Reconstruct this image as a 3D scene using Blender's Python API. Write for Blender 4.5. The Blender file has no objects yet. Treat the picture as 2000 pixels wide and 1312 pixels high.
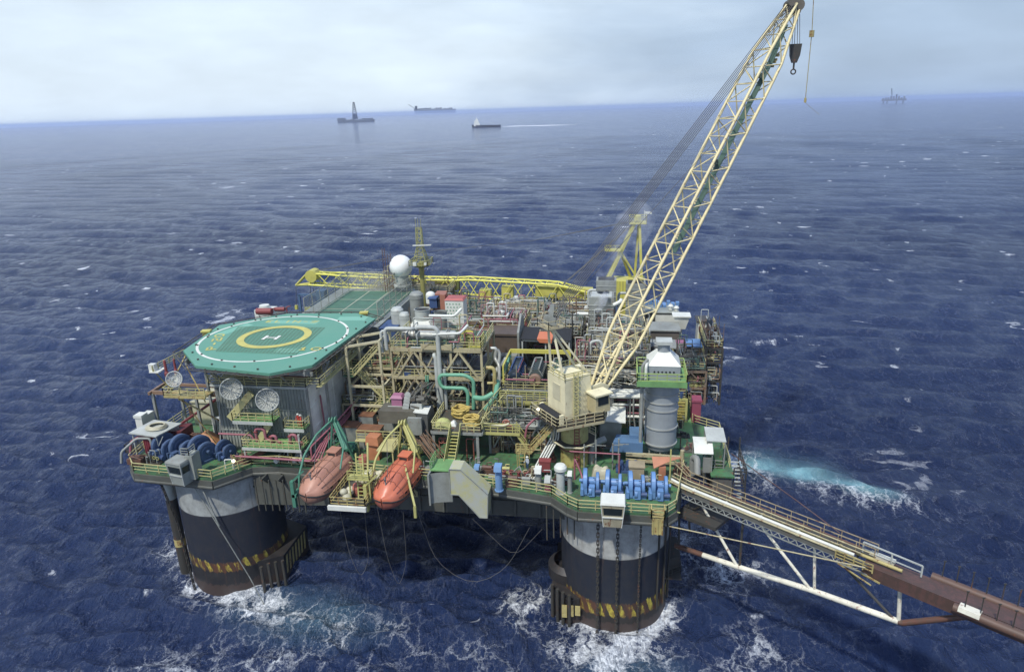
import bpy, math, random
import numpy as np
from mathutils import Vector, Matrix
R=math.radians; PI=math.pi
scene=bpy.context.scene
col=scene.collection

# ------------------------------------------------------------------ camera
# world frame: X to the right along the platform's front, Y away from the viewer, Z up, sea level z=0
FPX=1350.0; ROLL=R(1.8); PITCH=math.atan2(442,FPX); YAW=math.atan2(0.16320,0.98659)
CAM=Vector((27.256,-75.92,60.0))
fwd=Vector((-math.sin(YAW)*math.cos(PITCH),math.cos(YAW)*math.cos(PITCH),-math.sin(PITCH)))
rgt=Vector((math.cos(YAW),math.sin(YAW),0)); upv=rgt.cross(fwd)
rg2=rgt*math.cos(ROLL)-upv*math.sin(ROLL); up2=upv*math.cos(ROLL)+rgt*math.sin(ROLL)
cd=bpy.data.cameras.new('camera'); cam=bpy.data.objects.new('camera',cd); col.objects.link(cam)
m=Matrix((rg2,up2,-fwd)).transposed().to_4x4(); m.translation=CAM; cam.matrix_world=m
cd.sensor_width=36; cd.lens=36*FPX/2000; cd.clip_start=0.5; cd.clip_end=80000
scene.camera=cam
def _ray(px,py): return fwd+rg2*((px-1000)/FPX)-up2*((py-656)/FPX)
def Zp(px,py,z): d=_ray(px,py); return CAM+d*((z-CAM.z)/d.z)
def Yp(px,py,y): d=_ray(px,py); return CAM+d*((y-CAM.y)/d.y)
def Xp(px,py,x): d=_ray(px,py); return CAM+d*((x-CAM.x)/d.x)
def Vp(px,py,a,b):            # vertical plane through a and b
    d=_ray(px,py); n=Vector((b[1]-a[1],a[0]-b[0],0)); q=Vector((a[0],a[1],0))
    return CAM+d*((q-CAM).dot(n)/d.dot(n))

# ------------------------------------------------------------------ light
SUN_EL=R(57); SUN_AZ=R(202)    # azimuth, clockwise from +Y : sun to the left and slightly behind the viewer
sd=Vector((math.sin(SUN_AZ)*math.cos(SUN_EL),math.cos(SUN_AZ)*math.cos(SUN_EL),math.sin(SUN_EL)))
ld=bpy.data.lights.new('sun','SUN'); ld.energy=3.4; ld.angle=R(2.5); ld.color=(1.0,.96,.89)
lo=bpy.data.objects.new('sun',ld); col.objects.link(lo); lo.rotation_euler=sd.to_track_quat('Z','Y').to_euler()
w=bpy.data.worlds.new('World'); scene.world=w; w.use_nodes=True
nt=w.node_tree; nt.nodes.clear(); N=nt.nodes.new; L=nt.links.new
out=N('ShaderNodeOutputWorld'); bg=N('ShaderNodeBackground'); L(bg.outputs[0],out.inputs[0])
sky=N('ShaderNodeTexSky'); sky.sky_type='NISHITA'; sky.sun_disc=False; sky.sun_elevation=SUN_EL; sky.sun_rotation=SUN_AZ
sky.air_density=1.2; sky.dust_density=2.5; sky.altitude=50
bg.inputs[1].default_value=0.102
tc=N('ShaderNodeTexCoord'); mp=N('ShaderNodeMapping'); mp.inputs['Scale'].default_value=(1,1,3.6)
L(tc.outputs['Generated'],mp.inputs[0])
n1=N('ShaderNodeTexNoise'); n1.inputs['Scale'].default_value=2.6; n1.inputs['Detail'].default_value=9; n1.inputs['Roughness'].default_value=.56; n1.inputs['Distortion'].default_value=.3
L(mp.outputs[0],n1.inputs[0])
# the cloud sheet is thick to the left (over the brighter sky) and thins to a blue-grey veil on the right
dot=N('ShaderNodeVectorMath'); dot.operation='DOT_PRODUCT'; L(tc.outputs['Generated'],dot.inputs[0]); dot.inputs[1].default_value=(-rgt.x,-rgt.y,.3)
cov=N('ShaderNodeMapRange'); cov.inputs[1].default_value=-.55; cov.inputs[2].default_value=.35; cov.inputs[3].default_value=-.34; cov.inputs[4].default_value=.50; L(dot.outputs['Value'],cov.inputs[0])
ad=N('ShaderNodeMath'); ad.operation='ADD'; L(n1.outputs[0],ad.inputs[0]); L(cov.outputs[0],ad.inputs[1])
cr=N('ShaderNodeMapRange'); cr.interpolation_type='SMOOTHSTEP'; cr.inputs[1].default_value=.22; cr.inputs[2].default_value=.92; cr.inputs[3].default_value=.12; cr.inputs[4].default_value=1; L(ad.outputs[0],cr.inputs[0])
n2=N('ShaderNodeTexNoise'); n2.inputs['Scale'].default_value=6; n2.inputs['Detail'].default_value=7; L(mp.outputs[0],n2.inputs[0])
cc=N('ShaderNodeMix'); cc.data_type='RGBA'; L(cr.outputs[0],cc.inputs[0]); cc.inputs[6].default_value=(3.5,4.7,6.5,1); cc.inputs[7].default_value=(7.2,8.4,9.6,1)
sh=N('ShaderNodeMapRange'); sh.inputs[1].default_value=.3; sh.inputs[2].default_value=.7; sh.inputs[3].default_value=.9; sh.inputs[4].default_value=1.08; L(n2.outputs[0],sh.inputs[0])
cm=N('ShaderNodeVectorMath'); cm.operation='SCALE'; L(cc.outputs[2],cm.inputs[0]); L(sh.outputs[0],cm.inputs[3])
sz=N('ShaderNodeSeparateXYZ'); L(tc.outputs['Generated'],sz.inputs[0])
hi=N('ShaderNodeMapRange'); hi.interpolation_type='SMOOTHSTEP'; hi.inputs[1].default_value=.13; hi.inputs[2].default_value=.45; hi.inputs[4].default_value=.88; L(sz.outputs[2],hi.inputs[0])
ov=N('ShaderNodeMix'); ov.data_type='RGBA'; L(hi.outputs[0],ov.inputs[0]); L(cm.outputs[0],ov.inputs[6]); ov.inputs[7].default_value=(3.0,4.3,7.9,1)
mx=N('ShaderNodeMix'); mx.data_type='RGBA'; mx.inputs[0].default_value=.88; L(sky.outputs[0],mx.inputs[6]); L(ov.outputs[2],mx.inputs[7])
L(mx.outputs[2],bg.inputs[0])
scene.view_settings.view_transform='Standard'; scene.view_settings.look='None'; scene.view_settings.exposure=0.20; scene.view_settings.gamma=1
scene.cycles.max_bounces=6; scene.cycles.volume_bounces=1; scene.cycles.use_denoising=True

# ------------------------------------------------------------------ materials
MATS={}
def _new(name):
    mt=bpy.data.materials.new(name); mt.use_nodes=True; t=mt.node_tree; t.nodes.clear()
    o=t.nodes.new('ShaderNodeOutputMaterial'); p=t.nodes.new('ShaderNodeBsdfPrincipled'); t.links.new(p.outputs[0],o.inputs[0])
    return mt,t,p,o
def paint(name,c,rough=.55,rust=.25,dirt=.35,metal=0,scale=1.0,rustc=(.16,.06,.025),bump=.15,c2=None):
    """worn industrial paint: blotchy tone, grime, rust patches and vertical rust runs"""
    if name in MATS: return MATS[name]
    lum=.3*c[0]+.55*c[1]+.15*c[2]; c=tuple(max(.008,(x*.80+lum*.20)*k) for x,k in zip(c,(.88,.89,.80)))
    rust=rust*1.25; dirt=min(1,dirt*1.3)
    mt,t,p,o=_new(name); n=t.nodes.new; l=t.links.new
    tc=n('ShaderNodeTexCoord'); oi=n('ShaderNodeObjectInfo'); sc=n('ShaderNodeVectorMath'); sc.operation='SCALE'; sc.inputs[0].default_value=(37,21,11); l(oi.outputs['Random'],sc.inputs[3])
    av=n('ShaderNodeVectorMath'); av.operation='ADD'; l(tc.outputs['Object'],av.inputs[0]); l(sc.outputs[0],av.inputs[1])
    na=n('ShaderNodeTexNoise'); na.inputs['Scale'].default_value=.55*scale; na.inputs['Detail'].default_value=9; na.inputs['Roughness'].default_value=.65; l(av.outputs[0],na.inputs[0])
    r1=n('ShaderNodeMapRange'); r1.inputs[1].default_value=.38; r1.inputs[2].default_value=.72; r1.inputs[3].default_value=0; r1.inputs[4].default_value=dirt; l(na.outputs[0],r1.inputs[0])
    m1=n('ShaderNodeMix'); m1.data_type='RGBA'; l(r1.outputs[0],m1.inputs[0]); m1.inputs[6].default_value=(*c,1)
    g=c2 or (c[0]*.35+.02,c[1]*.35+.018,c[2]*.35+.012); m1.inputs[7].default_value=(*g,1)
    mp=n('ShaderNodeMapping'); mp.inputs['Scale'].default_value=(1.6*scale,1.6*scale,.16*scale); l(av.outputs[0],mp.inputs[0])
    nb=n('ShaderNodeTexNoise'); nb.inputs['Scale'].default_value=1.3; nb.inputs['Detail'].default_value=8; nb.inputs['Roughness'].default_value=.7; l(mp.outputs[0],nb.inputs[0])
    nc=n('ShaderNodeTexNoise'); nc.inputs['Scale'].default_value=1.9*scale; nc.inputs['Detail'].default_value=10; nc.inputs['Roughness'].default_value=.75; l(av.outputs[0],nc.inputs[0])
    s=n('ShaderNodeMath'); s.operation='ADD'; l(nb.outputs[0],s.inputs[0]); l(nc.outputs[0],s.inputs[1])
    r2=n('ShaderNodeMapRange'); r2.inputs[1].default_value=1.30-.36*rust; r2.inputs[2].default_value=1.38-.30*rust; r2.inputs[3].default_value=0; r2.inputs[4].default_value=.9 if rust>0 else 0; l(s.outputs[0],r2.inputs[0])
    m2=n('ShaderNodeMix'); m2.data_type='RGBA'; l(r2.outputs[0],m2.inputs[0]); l(m1.outputs[2],m2.inputs[6]); m2.inputs[7].default_value=(*rustc,1)
    l(m2.outputs[2],p.inputs['Base Color']); p.inputs['Roughness'].default_value=rough; p.inputs['Metallic'].default_value=metal
    b=n('ShaderNodeBump'); b.inputs['Strength'].default_value=bump; b.inputs['Distance'].default_value=.05; l(nc.outputs[0],b.inputs['Height']); l(b.outputs[0],p.inputs['Normal'])
    MATS[name]=mt; return mt
CREAM=paint('cream_paint',(.90,.80,.52),rust=.28,dirt=.30)
CREAMB=paint('boom_cream',(.84,.70,.36),rust=.42,dirt=.25)
BEAM=paint('beam_cream',(.50,.43,.25),rust=.5,dirt=.35)
YEL=paint('yellow_paint',(.50,.47,.12),rust=.25,dirt=.3)
YELP=paint('pedestal_yellow',(.50,.43,.10),rust=.62,dirt=.5,scale=.8)
RAIL=paint('rail_yellow',(.55,.50,.20),rust=.35,dirt=.3)
GRN=paint('deck_green',(.06,.22,.08),rust=.5,dirt=.95,scale=1.4,c2=(.045,.06,.045))
GRNB=paint('fresh_green',(.16,.40,.12),rust=.3,dirt=.5)
GRND=paint('davit_green',(.05,.25,.17),rust=.25,dirt=.25)
PGRN=paint('pipe_green',(.08,.28,.20),rust=.25,dirt=.25)
GRY=paint('grey_paint',(.30,.32,.32),rust=.35,dirt=.5)
GRYL=paint('light_grey',(.50,.53,.54),rust=.28,dirt=.4)
STK=paint('stack_grey',(.36,.40,.47),rust=.12,dirt=.25,rough=.45,metal=.2)
ALU=paint('aluminium',(.50,.51,.52),rust=.15,dirt=.45,metal=.4,rough=.5)
DRK=paint('dark_steel',(.055,.052,.048),rust=.45,dirt=.4)
GRATE=paint('dark_grating',(.09,.09,.075),rust=.5,dirt=.5)
WHT=paint('white_paint',(.74,.75,.74),rust=.25,dirt=.25)
BLU=paint('winch_blue',(.11,.29,.68),rust=.18,dirt=.3,rough=.4)
BLUD=paint('dark_blue',(.035,.09,.27),rust=.25,dirt=.4)
NAVY=paint('navy_engine',(.012,.03,.06),rust=.2,dirt=.3,rough=.35)
RED=paint('red_paint',(.30,.045,.05),rust=.2,dirt=.35)
PNK=paint('pink_pipe',(.38,.10,.15),rust=.2,dirt=.3)
MAG=paint('magenta_box',(.42,.13,.28),rust=.1,dirt=.25)
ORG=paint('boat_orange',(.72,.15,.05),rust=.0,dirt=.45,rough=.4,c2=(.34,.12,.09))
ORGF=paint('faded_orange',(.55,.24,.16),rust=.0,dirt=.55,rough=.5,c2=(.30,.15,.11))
TARP=paint('orange_tarp',(.55,.22,.06),rust=.0,dirt=.6,c2=(.25,.13,.06))
BRN=paint('rust_brown',(.13,.075,.055),rust=.9,dirt=.5,rustc=(.13,.06,.04))
PATCH=paint('chipped_white',(.86,.82,.72),rust=.45,dirt=.4,rustc=(.25,.09,.06))
YOLD=paint('old_yellow',(.52,.42,.13),rust=.62,dirt=.5)
WALL=paint('module_wall',(.33,.36,.35),rust=.3,dirt=.55,scale=.7)
BLK=paint('black_rubber',(.02,.02,.022),rust=0,dirt=.1,rough=.7)
ROPE=paint('yellow_hose',(.60,.42,.05),rust=.1,dirt=.3)
NETM=paint('pale_net',(.42,.42,.36),rust=.2,dirt=.3)
BAG=paint('cream_bag',(.60,.56,.42),rust=.1,dirt=.5)
CHUTE=paint('chute_grey',(.42,.44,.42),rust=.15,dirt=.75,c2=(.42,.40,.13),scale=1.3)
WIRE=paint('steel_wire',(.10,.10,.11),rust=.2,dirt=.2)
WOOD=paint('brown_timber',(.30,.17,.10),rust=.1,dirt=.4)
GLS=paint('dark_glass',(.02,.03,.035),rust=0,dirt=.1,rough=.12,bump=0)
RADO=paint('radome_white',(.92,.93,.98),rust=0,dirt=.12,rough=.4,bump=.02)
SKIN=paint('skin',(.35,.19,.12),rust=0,dirt=.1)
RSTP=paint('rust_pipe',(.24,.15,.10),rust=.5,dirt=.4)
DGRY=paint('pipe_dark_grey',(.14,.14,.135),rust=.35,dirt=.5)
TEAL=paint('pipe_teal',(.08,.17,.14),rust=.3,dirt=.4)
PIPEM=[GRY,DGRY,BEAM,RSTP,GRYL,DGRY,GRY,BRN,TEAL,RSTP,BEAM,DRK,GRY,GRYL,WHT,PNK]

# ------------------------------------------------------------------ mesh builder
class MB:
    def __init__(s): s.v=[]; s.f=[]; s.s=[]; s.mk=[]; s.dep=0
    def _add(s,vs,fs,sm=False):
        b=len(s.v); s.v.extend([tuple(v) for v in vs]); s.f.extend([tuple(b+i for i in f) for f in fs]); s.s.extend([sm]*len(fs)); return s
    def hexa(s,p):   # 8 points, bottom 4 ccw then top 4
        return s._add(p,[(3,2,1,0),(4,5,6,7),(0,1,5,4),(1,2,6,5),(2,3,7,6),(3,0,4,7)])
    def box(s,x0,x1,y0,y1,z0,z1):
        if x0>x1:x0,x1=x1,x0
        if y0>y1:y0,y1=y1,y0
        if z0>z1:z0,z1=z1,z0
        return s.hexa([(x0,y0,z0),(x1,y0,z0),(x1,y1,z0),(x0,y1,z0),(x0,y0,z1),(x1,y0,z1),(x1,y1,z1),(x0,y1,z1)])
    def cbox(s,c,dx,dy,dz,rz=0,ry=0):   # centred box turned about z
        q=Matrix.Rotation(rz,3,'Z')@Matrix.Rotation(ry,3,'Y'); c=Vector(c)
        return s.hexa([c+q@Vector((a*dx/2,b*dy/2,e*dz/2)) for e in(-1,1) for a,b in((-1,-1),(1,-1),(1,1),(-1,1))])
    def bar(s,a,b,w,h=None):
        a=Vector(a);b=Vector(b);d=b-a
        if d.length<1e-6:return s
        d.normalize(); h=h or w
        u=Vector((0,0,1)) if abs(d.z)<.95 else Vector((0,1,0))
        r=d.cross(u).normalized(); u=r.cross(d)
        q=[(-1,-1),(1,-1),(1,1),(-1,1)]
        return s.hexa([a+r*i*w/2+u*j*h/2 for i,j in q]+[b+r*i*w/2+u*j*h/2 for i,j in q])
    def tube(s,a,b,r,n=8,r2=None,caps=True):
        a=Vector(a);b=Vector(b);d=(b-a)
        if d.length<1e-6:return s
        d.normalize(); r2=r if r2 is None else r2
        u=Vector((0,0,1)) if abs(d.z)<.95 else Vector((0,1,0))
        x=d.cross(u).normalized(); y=d.cross(x)
        A=[a+(x*math.cos(t)+y*math.sin(t))*r for t in [2*PI*i/n for i in range(n)]]
        B=[b+(x*math.cos(t)+y*math.sin(t))*r2 for t in [2*PI*i/n for i in range(n)]]
        s._add(A+B,[(i,(i+1)%n,n+(i+1)%n,n+i)[::-1] for i in range(n)],True)
        if caps: s._add(A,[tuple(range(n))]); s._add(B,[tuple(range(n))[::-1]])
        return s
    def pipe(s,pts,r,n=8,bend=None,caps=True):
        P=[Vector(p) for p in pts]; bend=r*2.2 if bend is None else bend
        Q=[P[0]]
        for i in range(1,len(P)-1):
            a,b,c=P[i-1],P[i],P[i+1]; d1=(a-b);d2=(c-b); k=min(bend,d1.length*.45,d2.length*.45)
            if k<1e-4 or d1.length<1e-6 or d2.length<1e-6: Q.append(b); continue
            e=b+d1.normalized()*k; f=b+d2.normalized()*k
            for t in (0,.33,.67,1): Q.append(e*(1-t)**2+b*2*t*(1-t)+f*t*t)
        Q.append(P[-1])
        rings=[];x=None
        for i,q in enumerate(Q):
            d=(Q[min(i+1,len(Q)-1)]-Q[max(i-1,0)])
            if d.length<1e-9: d=Vector((0,0,1))
            d.normalize()
            if x is None:
                u=Vector((0,0,1)) if abs(d.z)<.9 else Vector((0,1,0)); x=d.cross(u).normalized()
            else:
                x=(x-d*x.dot(d)); x=x.normalized() if x.length>1e-6 else d.orthogonal().normalized()
            y=d.cross(x); rings.append([q+(x*math.cos(2*PI*k/n)+y*math.sin(2*PI*k/n))*r for k in range(n)])
        vs=[v for g in rings for v in g]; m_=len(rings)
        s._add(vs,[(j*n+i,(j+1)*n+i,(j+1)*n+(i+1)%n,j*n+(i+1)%n) for j in range(m_-1) for i in range(n)],True)
        if caps: s._add(rings[0],[tuple(range(n))]); s._add(rings[-1],[tuple(range(n))[::-1]])
        return s
    def lathe(s,c,prof,n=24,axis='Z',smooth=True,rot=0):
        c=Vector(c)
        def pt(r,h,t):
            a,b=r*math.cos(t),r*math.sin(t)
            return c+(Vector((a,b,h)) if axis=='Z' else Vector((h,a,b)) if axis=='X' else Vector((b,h,a)))
        for (r0,h0),(r1,h1) in zip(prof[:-1],prof[1:]):
            A=[pt(r0,h0,rot+2*PI*i/n) for i in range(n)]; B=[pt(r1,h1,rot+2*PI*i/n) for i in range(n)]
            s._add(A+B,[(i,(i+1)%n,n+(i+1)%n,n+i) for i in range(n)],smooth)
        return s
    def cyl(s,c,r,z0,z1,n=24): return s.lathe(c,[(0,z0),(r,z0),(r,z1),(0,z1)],n)
    def sphere(s,c,r,n=20,m_=12,sz=1,t0=-PI/2,t1=PI/2):
        return s.grid([[Vector(c)+Vector((r*math.cos(a)*math.cos(b),r*math.cos(a)*math.sin(b),r*sz*math.sin(a))) for b in [2*PI*j/n for j in range(n+1)]] for a in [t0+(t1-t0)*i/m_ for i in range(m_+1)]])
    def grid(s,g,smooth=True):
        h=len(g);w_=len(g[0])
        return s._add([p for r in g for p in r],[(j*w_+i,j*w_+i+1,(j+1)*w_+i+1,(j+1)*w_+i) for j in range(h-1) for i in range(w_-1)],smooth)
    def prism(s,poly,z0,z1):
        n=len(poly); A=[(p[0],p[1],z0) for p in poly]; B=[(p[0],p[1],z1) for p in poly]
        ar=sum(poly[i][0]*poly[(i+1)%n][1]-poly[(i+1)%n][0]*poly[i][1] for i in range(n))
        if ar<0: A.reverse();B.reverse()
        return s._add(A+B,[tuple(range(n))[::-1],tuple(range(n,2*n))]+[(i,(i+1)%n,n+(i+1)%n,n+i) for i in range(n)])
    def extr(s,pts,off):   # flat polygon of 3D points thickened by the vector off
        A=[Vector(p) for p in pts]; B=[p+Vector(off) for p in A]; n=len(A)
        return s._add(A+B,[tuple(range(n))[::-1],tuple(range(n,2*n))]+[(i,(i+1)%n,n+(i+1)%n,n+i) for i in range(n)])
    def rail(s,pts,h=1.1,sp=1.8,r=.045,mid=2,closed=False):
        P=[Vector(p) for p in pts]
        if closed:P.append(P[0])
        for a,b in zip(P[:-1],P[1:]):
            k=max(1,int(round((b-a).length/sp)))
            for i in range(k+1):
                q=a.lerp(b,i/k); s.bar(q,q+Vector((0,0,h)),r*2)
            for j in range(mid+1):
                z=Vector((0,0,h*(1-j/(mid+.7)))); s.bar(a+z,b+z,r*2 if j==0 else r*1.5)
        return s
    def ladder(s,a,b,w=.5,side=(1,0,0),step=.35,r=.03):
        a=Vector(a);b=Vector(b);sd_=Vector(side)*w/2
        s.bar(a-sd_,b-sd_,r*2.4);s.bar(a+sd_,b+sd_,r*2.4)
        k=int((b-a).length/step)
        for i in range(1,k): q=a.lerp(b,i/k); s.bar(q-sd_,q+sd_,r*1.6)
        return s
    def torus(s,c,Rr,r,n=20,m_=6,axis='Z',sq=1):
        c=Vector(c);g=[]
        for i in range(n+1):
            t=2*PI*i/n;row=[]
            for j in range(m_+1):
                p=2*PI*j/m_; k=Rr+r*math.cos(p); a,b,h=k*math.cos(t)*sq,k*math.sin(t),r*math.sin(p)
                row.append(c+(Vector((a,b,h)) if axis=='Z' else Vector((h,a,b)) if axis=='X' else Vector((b,h,a))))
            g.append(row)
        return s.grid(g)
    def parts(s):
        mk=s.mk+[(len(s.v),len(s.f))]; out=[]
        for (v0,f0),(v1,f1) in zip(mk[:-1],mk[1:]):
            if f1>f0:
                q=MB(); q.v=s.v[v0:v1]; q.f=[tuple(i-v0 for i in f) for f in s.f[f0:f1]]; q.s=s.s[f0:f1]; out.append(q)
        return out
    def build(s,name,mat,parent=None,loc=None):
        if parent is not None and name in SPLIT and len(s.mk)>1 and len(s.mk)<=100:
            ps=s.parts(); r=None
            for q in ps: o_=q._one(name,mat,parent,None); r=r or o_
            return r
        return s._one(name,mat,parent,loc)
    def _one(s,name,mat,parent=None,loc=None):
        """mesh given in world coordinates; loc or the parent's place becomes its origin"""
        o0=Vector((0,0,0))
        if parent is not None:
            q=parent
            while q is not None: o0+=q.location; q=q.parent
        l0=Vector(loc)-o0 if loc is not None else Vector((0,0,0)); o0=o0+l0
        me=bpy.data.meshes.new(name); me.from_pydata([(v[0]-o0.x,v[1]-o0.y,v[2]-o0.z) for v in s.v],[],s.f)
        me.polygons.foreach_set('use_smooth',s.s); me.update()
        ms=mat if isinstance(mat,(list,tuple)) else [mat]
        for k in ms: me.materials.append(k)
        ob=bpy.data.objects.new(name,me); col.objects.link(ob); ob.location=l0
        if parent is not None: ob.parent=parent
        return ob
SPLIT={'riser_pipe','cable_conduit','edge_light','support_leg','post','flange','saddle','nozzle','boom_panel','web_member','dark_web_member','window','port_hole','band','brace','hazard_stripes','support_bracket','sheave','boom_head_sheave','floodlight','pink_pipe','white_pipe','piping','stiffener','landing','fan','leg','duct','pipe','side_pipe','vessel','grab_line','bracket','stairs','tube','plank','pole','crate','chord_end','broken_step','louvre_slat','balcony','motor','hub','lifting_hook','bent_arm','outrigger','drop_line','fittings','casing_rib','hose','tread','gearbox','boom_chord','boom_guide_sheave','strut_bar','support_frame','pipe_run','handwheel'}
SOLO_SPLIT={'pipe_stack':'tube','scaffold_heap':'tube','scaffold_tubes':'tube','pipe_bundle':'pipe_run','white_pipe_bundle':'pipe_run','duct_pipe':'pipe_run','green_pipe':'pipe_run','silver_pipe':'pipe_run','cream_pipe':'pipe_run','valve_row':'handwheel','plank_rack':'plank','lamp_poles':'pole','pipe':'pipe_run','deck_piping':'pipe_run','red_piping':'pipe_run','motor_skid':'motor','davit_strut':'strut_bar','red_valve':'handwheel'}
def _wrap(nm):
    f=getattr(MB,nm)
    def g(s,*a,**k):
        if s.dep==0: s.mk.append((len(s.v),len(s.f)))
        s.dep+=1
        try: return f(s,*a,**k)
        finally: s.dep-=1
    setattr(MB,nm,g)
for _m in ('hexa','box','cbox','bar','tube','pipe','lathe','cyl','sphere','grid','prism','extr','rail','ladder','torus'): _wrap(_m)
def tag(o,label,cat,group=None,kind=None):
    if label:
        o['label']=label
    if cat:o['category']=cat
    if group:o['group']=group
    if kind:o['kind']=kind
    return o
def thing(name,loc,label,cat,group=None):
    o=bpy.data.objects.new(name,None); col.objects.link(o); o.location=Vector(loc); o.empty_display_size=.5
    return tag(o,label,cat,group)
def solo(name,mb,mat,label,cat,group=None,loc=None):
    if loc is None:
        a=np.array([tuple(v) for v in mb.v]); loc=((a[:,0].min()+a[:,0].max())/2,(a[:,1].min()+a[:,1].max())/2,a[:,2].min())
    if name in SOLO_SPLIT and 1<len(mb.mk)<=100:
        t=thing(name,loc,label,cat,group); mb.build(SOLO_SPLIT[name],mat,t); return t
    return tag(mb.build(name,mat,None,loc),label,cat,group)
def dup(root,loc,rotz=0,label=None,group=None,scale=None):
    r=root.copy(); col.objects.link(r); r.location=Vector(loc); r.rotation_euler=(0,0,rotz)
    if scale: r.scale=(scale,)*3
    if label:r['label']=label
    if group:r['group']=group
    for ch in list(root.children):
        c=ch.copy(); col.objects.link(c); c.parent=r
        for g in ch.children:
            d=g.copy(); col.objects.link(d); d.parent=c
    return r
# ================================================================== SEA
def build_sea():
    rs=[]; r=14.0
    while r<1500: rs.append(r); r*=1.0062
    while r<22000: rs.append(r); r*=1.03
    rs.append(22000); rs=np.array(rs); nth=900
    c0=np.array([20.0,-20.0]); th=np.linspace(0,2*PI,nth,endpoint=False)
    X=c0[0]+rs[:,None]*np.cos(th)[None]; Y=c0[1]+rs[:,None]*np.sin(th)[None]
    cell=np.maximum(rs*2*PI/nth,rs*.0062)[:,None]*np.ones_like(X)
    rng=np.random.RandomState(4); Z=np.zeros_like(X); DX=np.zeros_like(X); DY=np.zeros_like(X)
    for i in range(170):
        lam=2.4*(44/2.4)**(rng.rand()**1.7); k=2*PI/lam
        a0=R(262)+rng.randn()*R(13 if lam>12 else 30); amp=.0085*lam**.85*(.5+rng.rand())
        if lam>16: amp*=.42
        dx,dy=math.cos(a0),math.sin(a0); ph=rng.rand()*2*PI
        fade=np.clip((lam/cell-2.6)/2,0,1)
        arg=k*(dx*X+dy*Y)+ph; s=np.sin(arg);c=np.cos(arg)
        Z+=amp*fade*c; DX-=amp*fade*s*dx*1.0; DY-=amp*fade*s*dy*1.0
    X2=X+DX; Y2=Y+DY
    v=np.stack([X2.ravel(),Y2.ravel(),Z.ravel()],1)
    v=np.vstack([v,[c0[0],c0[1],0]])
    m_=len(rs); i=np.arange(m_-1)[:,None]; j=np.arange(nth)[None]
    q=np.stack([i*nth+j,(i+1)*nth+j,(i+1)*nth+(j+1)%nth,i*nth+(j+1)%nth],-1).reshape(-1,4)
    tri=np.stack([np.full(nth,len(v)-1),np.arange(nth),(np.arange(nth)+1)%nth],1)
    me=bpy.data.meshes.new('sea')
    me.vertices.add(len(v)); me.vertices.foreach_set('co',v.astype(np.float32).ravel())
    nl=q.size+tri.size; me.loops.add(nl); me.loops.foreach_set('vertex_index',np.concatenate([q.ravel(),tri.ravel()]).astype(np.int32))
    npol=len(q)+len(tri); me.polygons.add(npol)
    ls=np.concatenate([np.arange(len(q))*4,q.size+np.arange(len(tri))*3]).astype(np.int32); me.polygons.foreach_set('loop_start',ls)
    me.polygons.foreach_set('use_smooth',np.ones(npol,bool)); me.update(calc_edges=True); me.validate()
    ca=me.attributes.new('crest','FLOAT','POINT'); 
    cv=np.append((Z/ (Z[:200].std()+1e-6)).ravel(),0).astype(np.float32); ca.data.foreach_set('value',cv)
    o=bpy.data.objects.new('sea',me); col.objects.link(o); tag(o,'dark blue wind-ruffled open sea with scattered whitecaps','sea',None,'structure')
    # --- water material
    mt,t,p,out_=_new('sea_water'); n=t.nodes.new; l=t.links.new
    tc=n('ShaderNodeTexCoord')
    def math_(op,a,b=None,c=None):
        k=n('ShaderNodeMath');k.operation=op
        for i_,x in enumerate((a,b,c)):
            if x is None: continue
            if isinstance(x,(int,float)):k.inputs[i_].default_value=x
            else:l(x,k.inputs[i_])
        return k.outputs[0]
    def noise(sc,det,ro=.6,vec=None,dist=0):
        k=n('ShaderNodeTexNoise');k.inputs['Scale'].default_value=sc;k.inputs['Detail'].default_value=det;k.inputs['Roughness'].default_value=ro;k.inputs['Distortion'].default_value=dist
        l(vec or tc.outputs['Object'],k.inputs[0]);return k.outputs[0]
    def mr(x,a,b,c=0,d=1,sm=True):
        k=n('ShaderNodeMapRange');
        if sm:k.interpolation_type='SMOOTHSTEP'
        l(x,k.inputs[0])
        for i_,q_ in enumerate((a,b,c,d)):k.inputs[i_+1].default_value=q_
        return k.outputs[0]
    def mapped(rot,scl):
        k=n('ShaderNodeMapping');k.inputs['Rotation'].default_value=(0,0,rot);k.inputs['Scale'].default_value=scl;l(tc.outputs['Object'],k.inputs[0]);return k.outputs[0]
    wv=mapped(R(-72),(1,.42,1))      # along the crests
    b1=noise(.28,6,.64,wv); b2=noise(.85,7,.66,wv,.3); b3=noise(3.1,4,.6,wv)
    hb=math_('ADD',math_('MULTIPLY',b1,3.2),math_('ADD',math_('MULTIPLY',b2,1.25),math_('MULTIPLY',b3,.34)))
    bump=n('ShaderNodeBump');l(mr(noise(.012,5,.6),.30,.68,.62,1.0),bump.inputs['Strength']);bump.inputs['Distance'].default_value=1.0;l(hb,bump.inputs['Height'])
    # local masks: foam round the legs, the churned turquoise patch
    sep=n('ShaderNodeSeparateXYZ');l(tc.outputs['Object'],sep.inputs[0])
    def blob(cx,cy,rx,ry,rot=0,soft=.6):
        dx=math_('SUBTRACT',sep.outputs[0],cx);dy=math_('SUBTRACT',sep.outputs[1],cy);c_,s_=math.cos(rot),math.sin(rot)
        a=math_('DIVIDE',math_('ADD',math_('MULTIPLY',dx,c_),math_('MULTIPLY',dy,s_)),rx)
        b=math_('DIVIDE',math_('SUBTRACT',math_('MULTIPLY',dy,c_),math_('MULTIPLY',dx,s_)),ry)
        d=math_('SQRT',math_('ADD',math_('MULTIPLY',a,a),math_('MULTIPLY',b,b)))
        return mr(d,1.0,1.0-soft)
    mxx=lambda a,b:math_('MAXIMUM',a,b)
    legs=None
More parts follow.
